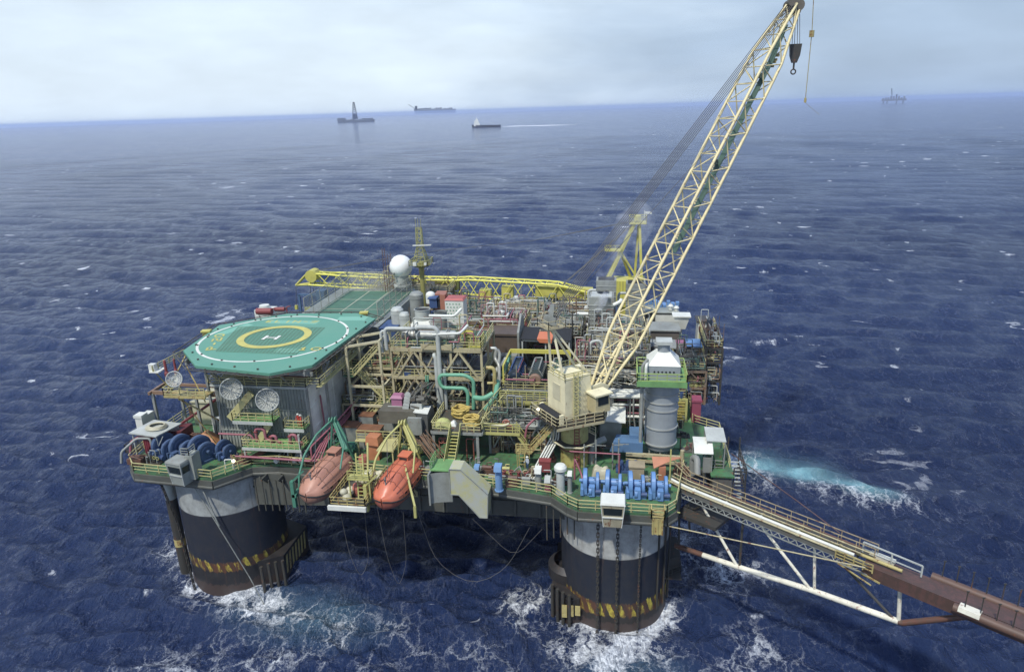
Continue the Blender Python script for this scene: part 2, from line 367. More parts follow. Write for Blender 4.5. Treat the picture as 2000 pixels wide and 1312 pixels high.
    for q_ in FOAM: 
        bl=blob(*q_[:6]); bl=math_('MULTIPLY',bl,q_[6]); legs=bl if legs is None else mxx(legs,bl)
    # foam lace : ridged, distorted noise
    dn=n('ShaderNodeTexNoise');dn.inputs['Scale'].default_value=.30;dn.inputs['Detail'].default_value=6;dn.inputs['Roughness'].default_value=.65;l(tc.outputs['Object'],dn.inputs[0])
    dv=n('ShaderNodeVectorMath');dv.operation='SCALE';dv.inputs[3].default_value=5.5;l(dn.outputs['Color'],dv.inputs[0])
    da=n('ShaderNodeVectorMath');da.operation='ADD';l(dv.outputs[0],da.inputs[0]);l(mapped(R(-20),(1,.6,1)),da.inputs[1])
    def edge(sc):
        v_=n('ShaderNodeTexVoronoi');v_.feature='DISTANCE_TO_EDGE';v_.inputs['Scale'].default_value=sc;l(da.outputs[0],v_.inputs[0]);return v_.outputs[0]
    grain=mr(noise(2.2,6,.75),.30,.62,.35,1)
    dens=math_('MULTIPLY',legs,mr(noise(.10,7,.62),.34,.66,.12,1.15))
    e1=edge(.30);e2=edge(.95)
    l1=mr(math_('SUBTRACT',math_('MULTIPLY',dens,.34),e1),-.03,.10); l2=mr(math_('SUBTRACT',math_('MULTIPLY',dens,.26),e2),-.02,.08)
    leg_foam=math_('MULTIPLY',math_('MINIMUM',math_('ADD',math_('MULTIPLY',l1,.62),math_('MULTIPLY',l2,.5)),1.0),grain)
    leg_foam=mxx(leg_foam,math_('MULTIPLY',mr(dens,.1,1.0,0,.30),mr(noise(.5,7,.7),.4,.65)))
    # whitecaps : sparse broken patches stretched along the crests
    def caps_layer(cell,sel,rad,seed,st):
        mpn=mapped(R(-76),(1/cell,.55/cell,1)); mv=n('ShaderNodeVectorMath');mv.operation='ADD';l(mpn,mv.inputs[0]);mv.inputs[1].default_value=(seed,seed*1.7,0)
        wn_=n('ShaderNodeTexNoise');wn_.inputs['Scale'].default_value=7.0;wn_.inputs['Detail'].default_value=7;wn_.inputs['Roughness'].default_value=.68;l(mv.outputs[0],wn_.inputs[0])
        vo=n('ShaderNodeTexVoronoi');vo.feature='F1';vo.inputs['Scale'].default_value=1.0;vo.inputs['Randomness'].default_value=1;l(mv.outputs[0],vo.inputs[0])
        sc_=n('ShaderNodeSeparateColor');l(vo.outputs['Color'],sc_.inputs[0])
        on=math_('LESS_THAN',sc_.outputs[0],sel); rr=math_('MULTIPLY',sc_.outputs[1],rad)
        d=math_('ADD',vo.outputs['Distance'],math_('MULTIPLY',math_('SUBTRACT',wn_.outputs[0],.5),1.05*rad*3.0))
        m_=mr(math_('SUBTRACT',d,rr),.02,-.045)
        return math_('MULTIPLY',math_('MULTIPLY',m_,on),st)
    zone=mr(noise(.0045,3),.36,.6,.25,1)
    caps=mxx(math_('MULTIPLY',caps_layer(30,.42,.15,3.1,1.0),zone),mxx(math_('MULTIPLY',caps_layer(14,.34,.17,7.7,.95),zone),math_('MULTIPLY',caps_layer(6.5,.20,.16,11.3,.75),zone)))
    caps=math_('MULTIPLY',caps,mr(noise(1.1,7,.75),.30,.60,.30,1))
    # thin veils of dissolving foam drifting on the surface
    strk=noise(.10,9,.74,mapped(R(-66),(1,.20,1)),.5); sr=mr(strk,.60,.80,0,.30)
    near=noise(.016,4); sr=math_('MULTIPLY',sr,mr(near,.46,.66))
    wake=None
    for q_ in WAKES:
        bl=math_('MULTIPLY',blob(*q_[:6]),q_[6]); wake=bl if wake is None else mxx(wake,bl)
    wn=noise(.25,6,.7); wake=math_('MULTIPLY',wake,mr(wn,.30,.6,.6,1))
    wcn=n('ShaderNodeTexNoise');wcn.inputs['Scale'].default_value=.34;wcn.inputs['Detail'].default_value=9;wcn.inputs['Roughness'].default_value=.72;l(mapped(R(-76),(1,.45,1)),wcn.inputs[0])
    wc=None
    for q_ in CAPS:
        bl=math_('MULTIPLY',blob(*q_[:5],1),q_[5]); wc=bl if wc is None else mxx(wc,bl)
    wcm=mr(math_('ADD',math_('MULTIPLY',wc,.30),wcn.outputs[0]),.66,.84)
    caps=mxx(caps,math_('MULTIPLY',math_('MULTIPLY',wcm,mr(wc,0,.15)),mr(noise(.8,8,.78),.40,.60,.10,1)))
    foam=math_('MINIMUM',mxx(mxx(caps,wake),mxx(leg_foam,sr)),1.0)
    # colour: deep blue, with the bubble-filled turquoise patches
    big=noise(.006,4); 
    m0=n('ShaderNodeMix');m0.data_type='RGBA';l(mr(big,.35,.65),m0.inputs[0]);m0.inputs[6].default_value=(.011,.0205,.058,1);m0.inputs[7].default_value=(.018,.034,.091,1)
    tq=None
    for q_ in TURQ:
        bl=math_('MULTIPLY',blob(*q_[:6]),q_[6]); tq=bl if tq is None else mxx(tq,bl)
    tn=noise(.10,7,.62,None,.7); tq=math_('MINIMUM',math_('MULTIPLY',tq,mr(tn,.28,.70,.45,1.15)),1)
    m1=n('ShaderNodeMix');m1.data_type='RGBA';l(tq,m1.inputs[0]);l(m0.outputs[2],m1.inputs[6]);m1.inputs[7].default_value=(.26,.52,.56,1)
    m2=n('ShaderNodeMix');m2.data_type='RGBA';l(foam,m2.inputs[0]);l(m1.outputs[2],m2.inputs[6]);m2.inputs[7].default_value=(.78,.82,.84,1)
    l(m2.outputs[2],p.inputs['Base Color']); p.inputs['IOR'].default_value=1.333; l(bump.outputs[0],p.inputs['Normal'])
    l(mr(foam,0,1,.10,.9,False),p.inputs['Roughness'])
    me.materials.append(mt)
    return o
FOAM=[(27,-3,10,9,0,.5,.8),(28,-11,12,5,0,.8,.85),(17,-5,6,6,0,.9,.5),(-24.8,-2,10,9,0,.5,.6),(-18,-8,14,5,R(-10),.9,.75),(-5,-11,14,7,0,1,.35),(-34,3,8,8,0,1,.55),
      (44,37,14,7,R(-8),.8,.8),(50,34,10,4,R(-12),1,.5),(43,6,8,9,0,1,.4),(44,-9,10,7,R(40),1,.3),(2,-16,30,10,0,1,.22),(60,29,26,6,R(-12),1,.3),(-14,-18,30,10,R(10),1,.28),(38,24,8,30,0,.8,.3)]
TURQ=[(55.5,34.8,13,5.6,R(-12),1,1.0),(65.5,30.2,9,3.4,R(-24),1,.7),(54,36,15,8,0,1,.30),(-12,-9,16,7,R(-8),1,.20),(30,-14,10,5,0,1,.15),(45,38,14,7,0,1,.2)]
_wk=Zp(990,247,0); _wk2=Zp(1165,243,0); _d=_wk2-_wk
WAKES=[((_wk.x+_wk2.x)/2-_d.x*.1,(_wk.y+_wk2.y)/2-_d.y*.1,_d.length*.52,95,math.atan2(_d.y,_d.x),.8,1),(_wk.x+_d.x*.1,_wk.y+_d.y*.1,_d.length*.20,110,math.atan2(_d.y,_d.x),.8,1)]
CAPS=[]
for px,py,w_,h_,st in ((1500,667,62,9,.9),(1590,672,40,6,.6),(1745,718,16,9,1),(1800,757,12,7,1),(1775,780,20,6,1),(1410,705,18,7,.8),(1560,657,24,5,.8),(445,366,34,6,.9),(262,606,42,7,1),(60,597,34,7,.9),(1490,527,20,5,.9),(215,448,40,5,.7),(1690,512,24,4,.6),(1640,985,12,12,1),(1485,1210,50,10,.8),(1930,592,50,6,.6),(140,470,40,5,.6),(290,1160,22,14,.8),(1710,245,30,4,.6),(985,500,22,4,.7)):
    a_=Zp(px,py,0);b_=Zp(px+w_,py,0);c_=Zp(px,py+h_,0);u_=b_-a_; CAPS.append((a_.x,a_.y,u_.length,max(1.2,(c_-a_).length),math.atan2(u_.y,u_.x),st))
build_sea()

# haze
def haze():
    z=MB().box(-24000,24000,-24000,24000,-6,82).build('haze',[],None,(0,0,-6)); tag(z,'thin pale sea haze','haze',None,'stuff')
    mt=bpy.data.materials.new('sea_haze'); mt.use_nodes=True;t=mt.node_tree;t.nodes.clear()
    o=t.nodes.new('ShaderNodeOutputMaterial');v=t.nodes.new('ShaderNodeVolumePrincipled');v.inputs['Color'].default_value=(.62,.74,1.0,1);v.inputs['Density'].default_value=HAZE_D;v.inputs['Anisotropy'].default_value=.2
    t.links.new(v.outputs[0],o.inputs['Volume']);z.data.materials.append(mt)
HAZE_D=.000075
haze()
# ================================================================== HULL
DZ=18.0
def V2(p): return (p.x,p.y)
def band_mat(name,levels,base=(.3,.31,.29)):
    """paint bands by height above the water: levels=[(z,colour)...] ; hazard stripes and rust between"""
    mt,t,p,o=_new(name); n=t.nodes.new; l=t.links.new
    tc=n('ShaderNodeTexCoord'); g=n('ShaderNodeNewGeometry'); sp=n('ShaderNodeSeparateXYZ'); l(g.outputs['Position'],sp.inputs[0])
    nz=n('ShaderNodeTexNoise'); nz.inputs['Scale'].default_value=.8; nz.inputs['Detail'].default_value=8; nz.inputs['Roughness'].default_value=.7; l(g.outputs['Position'],nz.inputs[0])
    mp=n('ShaderNodeMapping'); mp.inputs['Scale'].default_value=(1.3,1.3,.12); l(g.outputs['Position'],mp.inputs[0])
    ns=n('ShaderNodeTexNoise'); ns.inputs['Scale'].default_value=1.2; ns.inputs['Detail'].default_value=9; ns.inputs['Roughness'].default_value=.72; l(mp.outputs[0],ns.inputs[0])
    def M(op,a,b):
        k=n('ShaderNodeMath');k.operation=op
        for i,x in enumerate((a,b)):
            if isinstance(x,(int,float)):k.inputs[i].default_value=x
            else:l(x,k.inputs[i])
        return k.outputs[0]
    def mix(f,a,b):
        k=n('ShaderNodeMix');k.data_type='RGBA'
        if isinstance(f,float):k.inputs[0].default_value=f
        else:l(f,k.inputs[0])
        for i,x in ((6,a),(7,b)):
            if isinstance(x,tuple):k.inputs[i].default_value=(*x,1)
            else:l(x,k.inputs[i])
        return k.outputs[2]
    z=sp.outputs[2]; zj=M('ADD',z,M('MULTIPLY',M('SUBTRACT',ns.outputs[0],.5),2.6))
    cur=levels[0][1]
    for i,(zz,c) in enumerate(levels[1:]):
        src=z if i==len(levels)-2 else zj
        k=n('ShaderNodeMapRange');k.inputs[1].default_value=zz-.06;k.inputs[2].default_value=zz+.06;l(src,k.inputs[0])
        if c=='hazard':
            # slanted black / yellow strokes, half eaten by rust
            at=n('ShaderNodeMath');at.operation='MULTIPLY';
            lx=n('ShaderNodeTexCoord');so=n('ShaderNodeSeparateXYZ');l(lx.outputs['Object'],so.inputs[0])
            ang=M('ARCTAN2',so.outputs[1],so.outputs[0]); ph=M('ADD',M('MULTIPLY',ang,5.2),M('MULTIPLY',z,.28)); ph=M('ADD',ph,M('MULTIPLY',nz.outputs[0],.55)); fr=M('FRACT',ph,0)
            st=M('GREATER_THAN',fr,.5); c=mix(st,(.03,.03,.028),(.50,.42,.06))
            rr=n('ShaderNodeMapRange');rr.inputs[1].default_value=.44;rr.inputs[2].default_value=.57;l(M('ADD',M('MULTIPLY',ns.outputs[0],.6),M('MULTIPLY',nz.outputs[0],.45)),rr.inputs[0]); c=mix(rr.outputs[0],c,(.11,.045,.022))
        cur=mix(k.outputs[0],cur,c)
    r=n('ShaderNodeMapRange');r.inputs[1].default_value=.57;r.inputs[2].default_value=.74;r.inputs[4].default_value=.7;l(ns.outputs[0],r.inputs[0]); cur=mix(r.outputs[0],cur,(.10,.05,.028))
    r=n('ShaderNodeMapRange');r.inputs[1].default_value=.4;r.inputs[2].default_value=.7;r.inputs[4].default_value=.45;l(nz.outputs[0],r.inputs[0]); cur=mix(r.outputs[0],cur,(.05,.045,.038))
    l(cur,p.inputs['Base Color']);p.inputs['Roughness'].default_value=.55
    b=n('ShaderNodeBump');b.inputs['Strength'].default_value=.25;b.inputs['Distance'].default_value=.08;l(nz.outputs[0],b.inputs['Height']);l(b.outputs[0],p.inputs['Normal'])
    return mt
COLR=band_mat('column_bands_right',[(0,(.06,.042,.036)),(1.3,(.025,.022,.02)),(2.2,'hazard'),(4.1,(.016,.021,.032)),(10.3,(.40,.41,.38))])
COLL=band_mat('column_bands_left',[(0,(.055,.038,.032)),(1.5,(.018,.018,.02)),(3.6,'hazard'),(5.0,(.018,.022,.032)),(11.9,(.34,.36,.34))])
SPON=band_mat('sponson_bands',[(0,(.035,.024,.02)),(1.2,(.018,.017,.018)),(40,(.3,.3,.28))])
HULLM=paint('hull_grey',(.11,.115,.105),rust=.36,dirt=.7,scale=.6)
HULLD=paint('hull_underside',(.075,.07,.062),rust=.6,dirt=.5,scale=.6)

outline=[(-36.5,3),(-35.2,-4.6),(-33.2,-6.6),(-22.0,-7.4),(-18.8,-3.6),(-15.5,-3.0),(11,-4.9),(19.8,-6.6),(21.8,-8.6),(23.0,-9.4),(32.6,-9.4),(33.6,-8.2),(35.2,1.5),(40.6,1.5),(40.6,12),(37.6,14),(37.6,34),(39.2,36),(39.2,44),(36.8,46),(36.8,58),(30,62),(-30,62),(-36.5,56)]
random.seed(5)
hull=thing('platform_hull',(0,27,0),'grey four-legged semi-submersible hull with green deck, standing in the sea','platform hull')
b=MB(); b.prism(outline,16.9,DZ); b.build('deck_plating',GRN,hull)
b=MB()
for (p,q) in zip(outline,outline[1:]+outline[:1]):
    p=Vector((*p,17.25));q=Vector((*q,17.25)); b.bar(p,q,.34,.9)
for (p,q) in zip(outline,outline[1:]+outline[:1]):
    b.tube((*p,16.75),(*q,16.75),.28,8)
b.build('deck_edge_beam',HULLM,hull)
b=MB(); b.box(-31,33.5,-3.2,59,12.6,16.9)
# outboard lip girders, ribs
for x in range(-30,34,3): b.box(x-.12,x+.12,-3.6,-3.2,12.8,16.8)
b.box(-31,33.5,-3.42,-3.2,14.6,14.85)
for x in np.arange(-17,20,2.2): b.extr([(x,-3.4,16.85),(x,-5.0 if x<15 else -6,16.85),(x,-3.4,15.3)],(.12,0,0))
for y in range(0,60,3): b.box(33.5,33.9,y-.1,y+.1,12.8,16.8)
b.build('deck_box',HULLM,hull)
def column(cx,cy,r,m,zt=16.9):
    c=MB(); c.lathe((cx,cy,0),[(r,-14),(r,zt)],64); 
    return c.build('column',m,hull,(cx,cy,0))
column(27,-.8,6.6,COLR); column(-24.8,0,6.5,COLL); column(27,54,6.5,COLR); column(-25,54,6.5,COLL)
# haunches between the near legs and the deck
b=MB()
b.extr([(-19,-3.5,16.8),(-19,-3.5,12.2),(-9,-3.5,12.7),(-9,-3.5,16.8)],(0,7,0))
b.build('haunch',HULLM,hull)
# sponsons : stepped anchor housings inboard of the near legs
b=MB(); b.prism([(-21,-4.9),(-17.0,-2.6),(-17.0,4.5),(-21,6)],-8,3.9); 
b.build('sponson',SPON,hull)
b=MB(); b.prism([(19.4,-4.4),(19.4,5),(23,6),(23,-6.2),(21.5,-6.6)],-8,3.6); b.lathe((21.6,-1.2,0),[(2.9,3.6),(2.9,5.0),(2.2,5.6)],20)
b.build('sponson',SPON,hull)
# bulge with ladder cage to the right of the near-right leg
b=MB(); b.prism([(33.2,-2.2),(35.0,-1.2),(35.0,2.8),(33.2,3.5)],5.4,7.0); b.rail([(33.0,-3.0,5.0),(35.2,-1.6,5.0),(35.2,2.8,5)],1.0,1.1); b.box(32.6,35.2,-3.0,3,4.85,5.0)
for x,y in ((32.2,-5),(33.0,-4),(33.6,-2.6)): b.tube((x,y,2),(x,y,16.8),.13)
b.build('ladder_landing',DRK,hull)
# hazard stripes on the left sponson
b=MB()
for i in range(7):
    y0=-2.3+i*.9; b.extr([(-16.97,y0,.9),(-16.97,y0+.42,.9),(-16.97,y0+.72,3.5),(-16.97,y0+.3,3.5)],(-.03,0,0))
b.build('hazard_stripes',YOLD,hull)
b=MB()
def on_leg(cx,cy,r,a,z): return (cx+r*math.cos(a),cy+r*math.sin(a),z)
for i in range(3): b.bar((21.2+.8*i,-6.9+.0*i,1.3+.2*i),(21.2+.8*i,-6.9,3.1),.62,.06)
b.build('hazard_stripes',YOLD,hull)
# underdeck pipes / fairleads round the legs
b=MB()
for (x,y) in ((19.6,-5.2),(20.3,-6.0),(21.0,-6.5),(21.8,-6.9),(-18.6,-5.6),(-18.0,-4.8),(-17.2,-4.4),(-16.4,-4)): b.tube((x,y,-6),(x,y,4.6 if x>0 else 4.2),.22)
b.build('riser_pipe',DRK,hull)
b=MB()
for x in np.arange(-18,-11,.9): b.tube((x,-4.4-abs(x+14)*.1,12.2),(x,-4.4-abs(x+14)*.1,16.6),.09)
for x in np.arange(19.2,22.5,.8): b.tube((x,-6.6,10+random.random()*3),(x,-6.6,16.6),.08)
b.build('cable_conduit',GRATE,hull)
# tall white/black caisson standing left of the near-left leg
b=MB(); b.tube((-32.0,-2.6,11.8),(-32.0,-2.6,16.8),.75,16); b.build('caisson_top',GRYL,hull)
b=MB(); b.tube((-32.0,-2.6,-4),(-32.0,-2.6,11.8),.72,16); b.build('caisson',DRK,hull)
b=MB(); b.tube((-32.0,-2.6,4.5),(-32.0,-2.6,5.6),.75,16); b.build('caisson_band',YOLD,hull)
# anchor chains down the near legs
def chain(name,pts,label,size=.28,lastx=None):
    b=MB(); P=[Vector(p) for p in pts]; k=0
    for a,c in zip(P[:-1],P[1:]):
        d=(c-a);n_=max(1,int(d.length/(size*2.1)));d_=d.normalized()
        for i in range(n_):
            q=a.lerp(c,(i+.5)/n_); side=Vector((1,0,0)) if (k%2==0) else Vector((0,1,0)); side=(side-d_*side.dot(d_)).normalized(); hh=d_*size*1.25
            b.bar(q-hh+side*size*.5,q+hh+side*size*.5,size*.42);b.bar(q-hh-side*size*.5,q+hh-side*size*.5,size*.42)
            b.bar(q-hh-side*size*.5,q-hh+side*size*.5,size*.4); b.bar(q+hh-side*size*.5,q+hh+side*size*.5,size*.4); k+=1
    return solo('anchor_chain',b,DRK,label,'chain','anchor chains hanging down the near legs')
for (px,zb,lb) in ((1168,-.5,'rusty anchor chain hanging left of the middle on the near right leg'),(1207,-.5,'rusty anchor chain hanging down the middle of the near right leg'),(1252,-.5,'thin dark chain hanging on the right half of the near right leg')):
    q=Yp(px,1028,-8.2); chain('anchor_chain',[(q.x,-8.4,16.5),(q.x,-7.9 if px<1240 else -7.2,10.0),(q.x,-7.9 if px<1240 else -7.2,zb)],lb,.25 if px<1240 else .17)
chain('anchor_chain',[(-29.8,-6.6,16.5),(-29.4,-5.6,10),(-28.6,-5.9,-.5)],'dark anchor chain hanging at the left edge of the near left leg',.24)
b=MB(); b.pipe([(-24.9,-7,16.4),(-22.3,-7,10.2),(-19.6,-6.9,3.5),(-17.8,-7.2,-1)],.07,6); b.pipe([(-23.9,-7,16.4),(-22.5,-7,11)],.11,6)
solo('mooring_rope',b,GRY,'long pale rope slanting down across the near left leg','rope')
# deck edge railings, one run per side
def railrun(idx,lb):
    b=MB(); b.rail([(*outline[i%len(outline)],DZ) for i in idx],1.15,1.9,.05)
    return tag(b.build('railing',RAIL,None,(*outline[idx[0]%len(outline)],DZ)),lb,'railing','railings along the deck edge')
railrun([0,1,2,3],'rusty yellow railing round the left winch deck'); railrun([3,4,5,6],'yellow railing along the front edge before the lifeboats')
railrun([6,7,8],'yellow railing between the lifeboats and the right winch deck'); railrun([8,9,10,11,12],'yellow railing round the right winch deck beside the white cabin')
railrun([13,14,15,16,17],'railing along the right edge of the deck'); railrun([18,19,20,21],'railing at the far right corner of the deck')
railrun([22,23,24],'railing along the far left side of the deck')
# XX name plate
a=Yp(780,945,-3.75);c=Yp(816,970,-3.75)
t=thing('name_plate',((a.x+c.x)/2,-3.75,c.z),'yellow name plate reading XX, below the orange lifeboat','sign')
MB().box(a.x-1.6,c.x,-3.78,-3.7,c.z,a.z).build('plate',paint('plate_yellow',(.50,.45,.22),rust=.35,dirt=.45),t)
b=MB(); h=a.z-c.z
for x0 in (a.x+.40,a.x+1.45): 
    b.bar((x0,-3.80,c.z+.25),(x0+.55,-3.80,a.z-.25),.16,.03);b.bar((x0+.55,-3.825,c.z+.25),(x0,-3.825,a.z-.25),.16,.03)
b.build('lettering',BLK,t)

# ================================================================== ACCOMMODATION + HELIDECK
HX,HY,HR=-20.2,9.0,10; HZ=31.0
t=thing('accommodation_block',(-18,8,DZ),'grey accommodation block with ribbed walls standing below the helideck','building')
b=MB(); b.box(-24.6,-12.2,0.2,20,DZ,27.2)
for x in np.arange(-24.3,-12.2,.42): b.box(x-.05,x+.05,.08,.2,DZ+.2,27.0)
for z in (20.9,24.1): b.box(-24.7,-12.1,.02,.2,z,z+.14)
b.build('wall',WALL,t)
b=MB(); b.box(-12.2,-12.0,.1,20,DZ+1.2,27.3)
for y in (4,8,12,16): b.box(-12.0,-11.94,y,y+.12,DZ+1.2,27.2)
for z in (21.2,24.2): b.box(-12.0,-11.95,.1,20,z,z+.1)
b.build('side_wall',paint('side_panel',(.95,.97,.97),rust=.25,dirt=.45,scale=.6),t)
MB().box(-25,-11.8,-.3,20.3,27.2,27.5).build('roof',GRYL,t)
b=MB(); b.box(-23.2,-13.0,2.6,19.8,27.5,30.0)
b.build('upper_storey',paint('upper_red',(.20,.045,.05),rust=.2,dirt=.6),t)
for i,x in enumerate((-21.5,-19.2,-17,-14.6)): MB().box(x-.35,x+.35,2.5,2.6,28.2,29.0).build('window',paint('window_yellow',(.45,.42,.16),rust=0,dirt=.3),t)
b=MB().rail([(-25,20,27.5),(-25,-.3,27.5),(-11.8,-.3,27.5),(-11.8,20,27.5)],1.1,1.7); b.build('railing',RAIL,t)
# two green balconies on the front face
for (x0,x1,z,y1) in ((-21.5,-16.0,23.2,-2.0),(-14.7,-12.0,22.3,-1.8)):
    b=MB().box(x0,x1,y1,.02,z,z+.12); fb=b.build('balcony',GRNB,t); MB().box(x0,x1,y1-.06,y1,z-.3,z+.14).build('edge',GRYL,fb); MB().rail([(x0,-.1,z+.12),(x0,y1+.1,z+.12),(x1,y1+.1,z+.12),(x1,-.1,z+.12)],1.1,1.2).build('railing',RAIL,fb)
b=MB(); b.bar((-22.4,-1.1,23.2),(-18.8,-1.1,26.9),.28,.9); b.bar((-19.3,-1.3,19.4),(-16.8,-1.3,22.9),.28,.8); b.build('stairs',RAIL,t)
b=MB(); 
for x in (-24.0,-20.9,-14.5): b.bar((x,-1.8,19),(x,-.1,25.5),.12)
for x in (-24.5,-12.0): b.tube((x,.2,DZ),(x,.2,27.2),.2)
b.build('brace',GRY,t)

# --- helideck
hp=[(-29.9,2.6),(-24.8,-2.7),(-14.0,-4.5),(-10.0,-1.4),(-8.9,18.4),(-12.8,21.0),(-23.8,20.2),(-31.4,13.8)]
hx=[Vector((*q,HZ)) for q in hp]; hc=Vector((HX,HY,HZ))
HG=paint('helideck_green',(.10,.33,.235),rust=.0,dirt=.30,scale=.5,c2=(.055,.25,.17),bump=.04)
HG2=paint('helideck_patch',(.17,.46,.35),rust=.0,dirt=.25,scale=.6,c2=(.10,.40,.27),bump=.04)
hd=thing('helideck',(HX,HY,HZ-1.2),'green octagonal helideck with white ring, yellow target circle and H','helideck')
MB().prism(hp,HZ-.35,HZ).build('deck',HG,hd)
def ringsheet(r0,r1,z,n=96,a0=0,a1=2*PI,gap=None):
    b=MB()
    for i in range(n):
        t0=a0+(a1-a0)*i/n;t1=a0+(a1-a0)*(i+1)/n
        if gap and i%gap==0: continue
        b._add([(HX+r*math.cos(q),HY+r*math.sin(q),z) for r,q in ((r0,t0),(r1,t0),(r1,t1),(r0,t1))],[(0,1,2,3)])
    return b
WMARK=paint('mark_white',(.78,.78,.74),rust=0,dirt=.2); YMARK=paint('mark_yellow',(.62,.55,.07),rust=0,dirt=.35)
ringsheet(9.75,10.1,HZ+.006,128).build('white_ring',WMARK,hd)
ringsheet(4.0,5.0,HZ+.058).build('yellow_ring',YMARK,hd)
def flat(pts,z): return MB()._add([(p[0],p[1],z) for p in pts],[tuple(range(len(pts)))])
# axes of the markings: landing-net square is turned like the photograph's
def rect(cx,cy,w_,h_,a,z):
    c_,s_=math.cos(a),math.sin(a); return flat([(cx+x*c_-y*s_,cy+x*s_+y*c_) for x,y in((-w_/2,-h_/2),(w_/2,-h_/2),(w_/2,h_/2),(-w_/2,h_/2))],z)
for i,(px,py,w_,h_) in enumerate(((458,643,5.6,1.5),(574,629,7.6,1.6),(688,622,4.4,2.0),(563,684,3.4,1.6))):
    q=Zp(px,py,HZ); rect(q.x,q.y,w_,h_,R((68,0,4,4)[i]),HZ+.004).build('pale_patch',HG2,hd)
# landing net
b=MB(); c4=[Zp(422,686,HZ),Zp(578,692,HZ),Zp(634,640,HZ),Zp(466,638,HZ)]; k=22
for i in range(k+1):
    u=i/k
    for (A,B) in ((c4[0].lerp(c4[1],u),c4[3].lerp(c4[2],u)),(c4[0].lerp(c4[3],u),c4[1].lerp(c4[2],u))):
        b.bar(A+Vector((0,0,.035)),B+Vector((0,0,.035)),.045,.03)
b.build('landing_net',paint('net_rope',(.16,.27,.18),rust=0,dirt=.2),hd)
# lettering as strokes in a 5-wide grid
F5={'H':'10001 10001 11111 10001 10001','P':'11110 10001 11110 10000 10000','-':'00000 00000 01110 00000 00000','2':'11110 00001 01110 10000 11111','0':'01110 10001 10001 10001 01110','1':'00100 01100 00100 00100 01110','K':'10001 10010 11100 10010 10001','E':'11110 10000 11100 10000 11110','L':'10000 10000 10000 10000 11110','I':'00100 00100 00100 00100 00100','N':'10001 11001 10101 10011 10001','S':'01111 10000 01110 00001 11110','C':'01111 10000 10000 10000 01111'}
def letters(txt,cx,cy,size,ang,z,name,mat,parent,sx=1.0,gap=1.3):
    n=len(txt); u=size/5; W=n*5*u*sx+(n-1)*gap*u; c_,s_=math.cos(ang),math.sin(ang)
    for k_,ch in enumerate(txt):
        if ch==' ':continue
        b=MB()
        for r_,row in enumerate(F5[ch].split()):
            j=0
            while j<5:
                if row[j]=='1':
                    e=j
                    while e<5 and row[e]=='1': e+=1
                    x0=-W/2+k_*(5*u*sx+gap*u)+j*u*sx; x1=x0+(e-j)*u*sx; y1=size/2-r_*u; y0=y1-u
                    b._add([(cx+x*c_-y*s_,cy+x*s_+y*c_,z) for x,y in((x0,y0),(x1,y0),(x1,y1),(x0,y1))],[(0,1,2,3)]); j=e
                else:j+=1
        b.build(name,mat,parent)
q=Zp(530,660,HZ); letters('H',q.x,q.y,1.7,R(2),HZ+.075,'letter',WMARK,hd,1.3)
q=Zp(605,682,HZ); letters('10',q.x,q.y,1.25,R(4),HZ+.08,'digit',YMARK,hd,1.1)
a_=Zp(411,684,HZ); c_=Zp(431,652,HZ); q=(a_+c_)/2; letters('P-20',q.x,q.y,1.35,math.atan2(c_.y-a_.y,c_.x-a_.x),HZ+.03,'letter',YMARK,hd,(c_-a_).length/(4*5*.27+3*1.3*.27)*1.0)
q=Zp(571,628,HZ); letters('ELIN-S',q.x,q.y,1.1,R(2),HZ+.014,'letter',YMARK,hd,1.0)
# perimeter net frame, lights and understructure
b=MB(); 
out=[hc+(v-hc)*(1+1.3/(v-hc).length) for v in hx]
for i in range(8):
    p,q=hx[i],hx[(i+1)%8]; P,Q=out[i]+Vector((0,0,-.1)),out[(i+1)%8]+Vector((0,0,-.1))
    b.bar(P,Q,.10); k=max(2,int((q-p).length/1.4)); b.bar(p.lerp(P,.5)-Vector((0,0,.1)),q.lerp(Q,.5)-Vector((0,0,.1)),.05)
    for j in range(k): b.bar(p.lerp(q,j/k)-Vector((0,0,.3)),P.lerp(Q,j/k),.07); 
b.build('safety_net_frame',GRATE,hd)
b=MB()
for i in range(8):
    p,q=hx[i],hx[(i+1)%8];k=max(1,int((q-p).length/3.2))
    for j in range(k):
        c_=p.lerp(q,(j+.5)/k); c_=c_+(hc-c_).normalized()*.8; b.cyl((c_.x,c_.y,HZ),.13,0,.16,8)
for i in range(14):
    a=2*PI*i/14; b.cyl((HX+9.92*math.cos(a),HY+9.92*math.sin(a),HZ),.13,0,.13,8)
b.build('edge_light',DRK,hd)
b=MB()
for x in np.arange(-28,-10.5,2.9):
    b.bar((x,0.0 if x<-25 else -2.6,HZ-.7),(x,18,HZ-.7),.25,.7)
for y in (-1.5,3,8,13,17.5): b.bar((-28.5 if y>2 else -24,y,HZ-1.15),(-10,y,HZ-1.15),.3,.45)
for x in (-27.5,-23,-18.5,-14,-10.6):
    for y in (3,14): b.bar((x,y,27.5 if -25<x<-12 else DZ),(x,y,HZ-1.1),.3)
for x in (-23,-18.5,-14): b.bar((x,.3,27.4),(x,-2.2,HZ-1.1),.18)
for y in (3,8,14): b.bar((-24.6,y,25),(-28.3,y,HZ-1.1),.22); b.bar((-12,y,26),(-9.8,y,HZ-1.1),.2)
b.build('support_frame',GRY,hd)
b=MB(); b.rail([(-24.5,-1.2,28.2),(-9.4,-1.2,28.2),(-9.4,14,28.2)],1.0,1.6,.04); b.box(-9.9,-9.2,-1.2,16,28.0,28.12); b.build('walkway_railing',RAIL,hd)
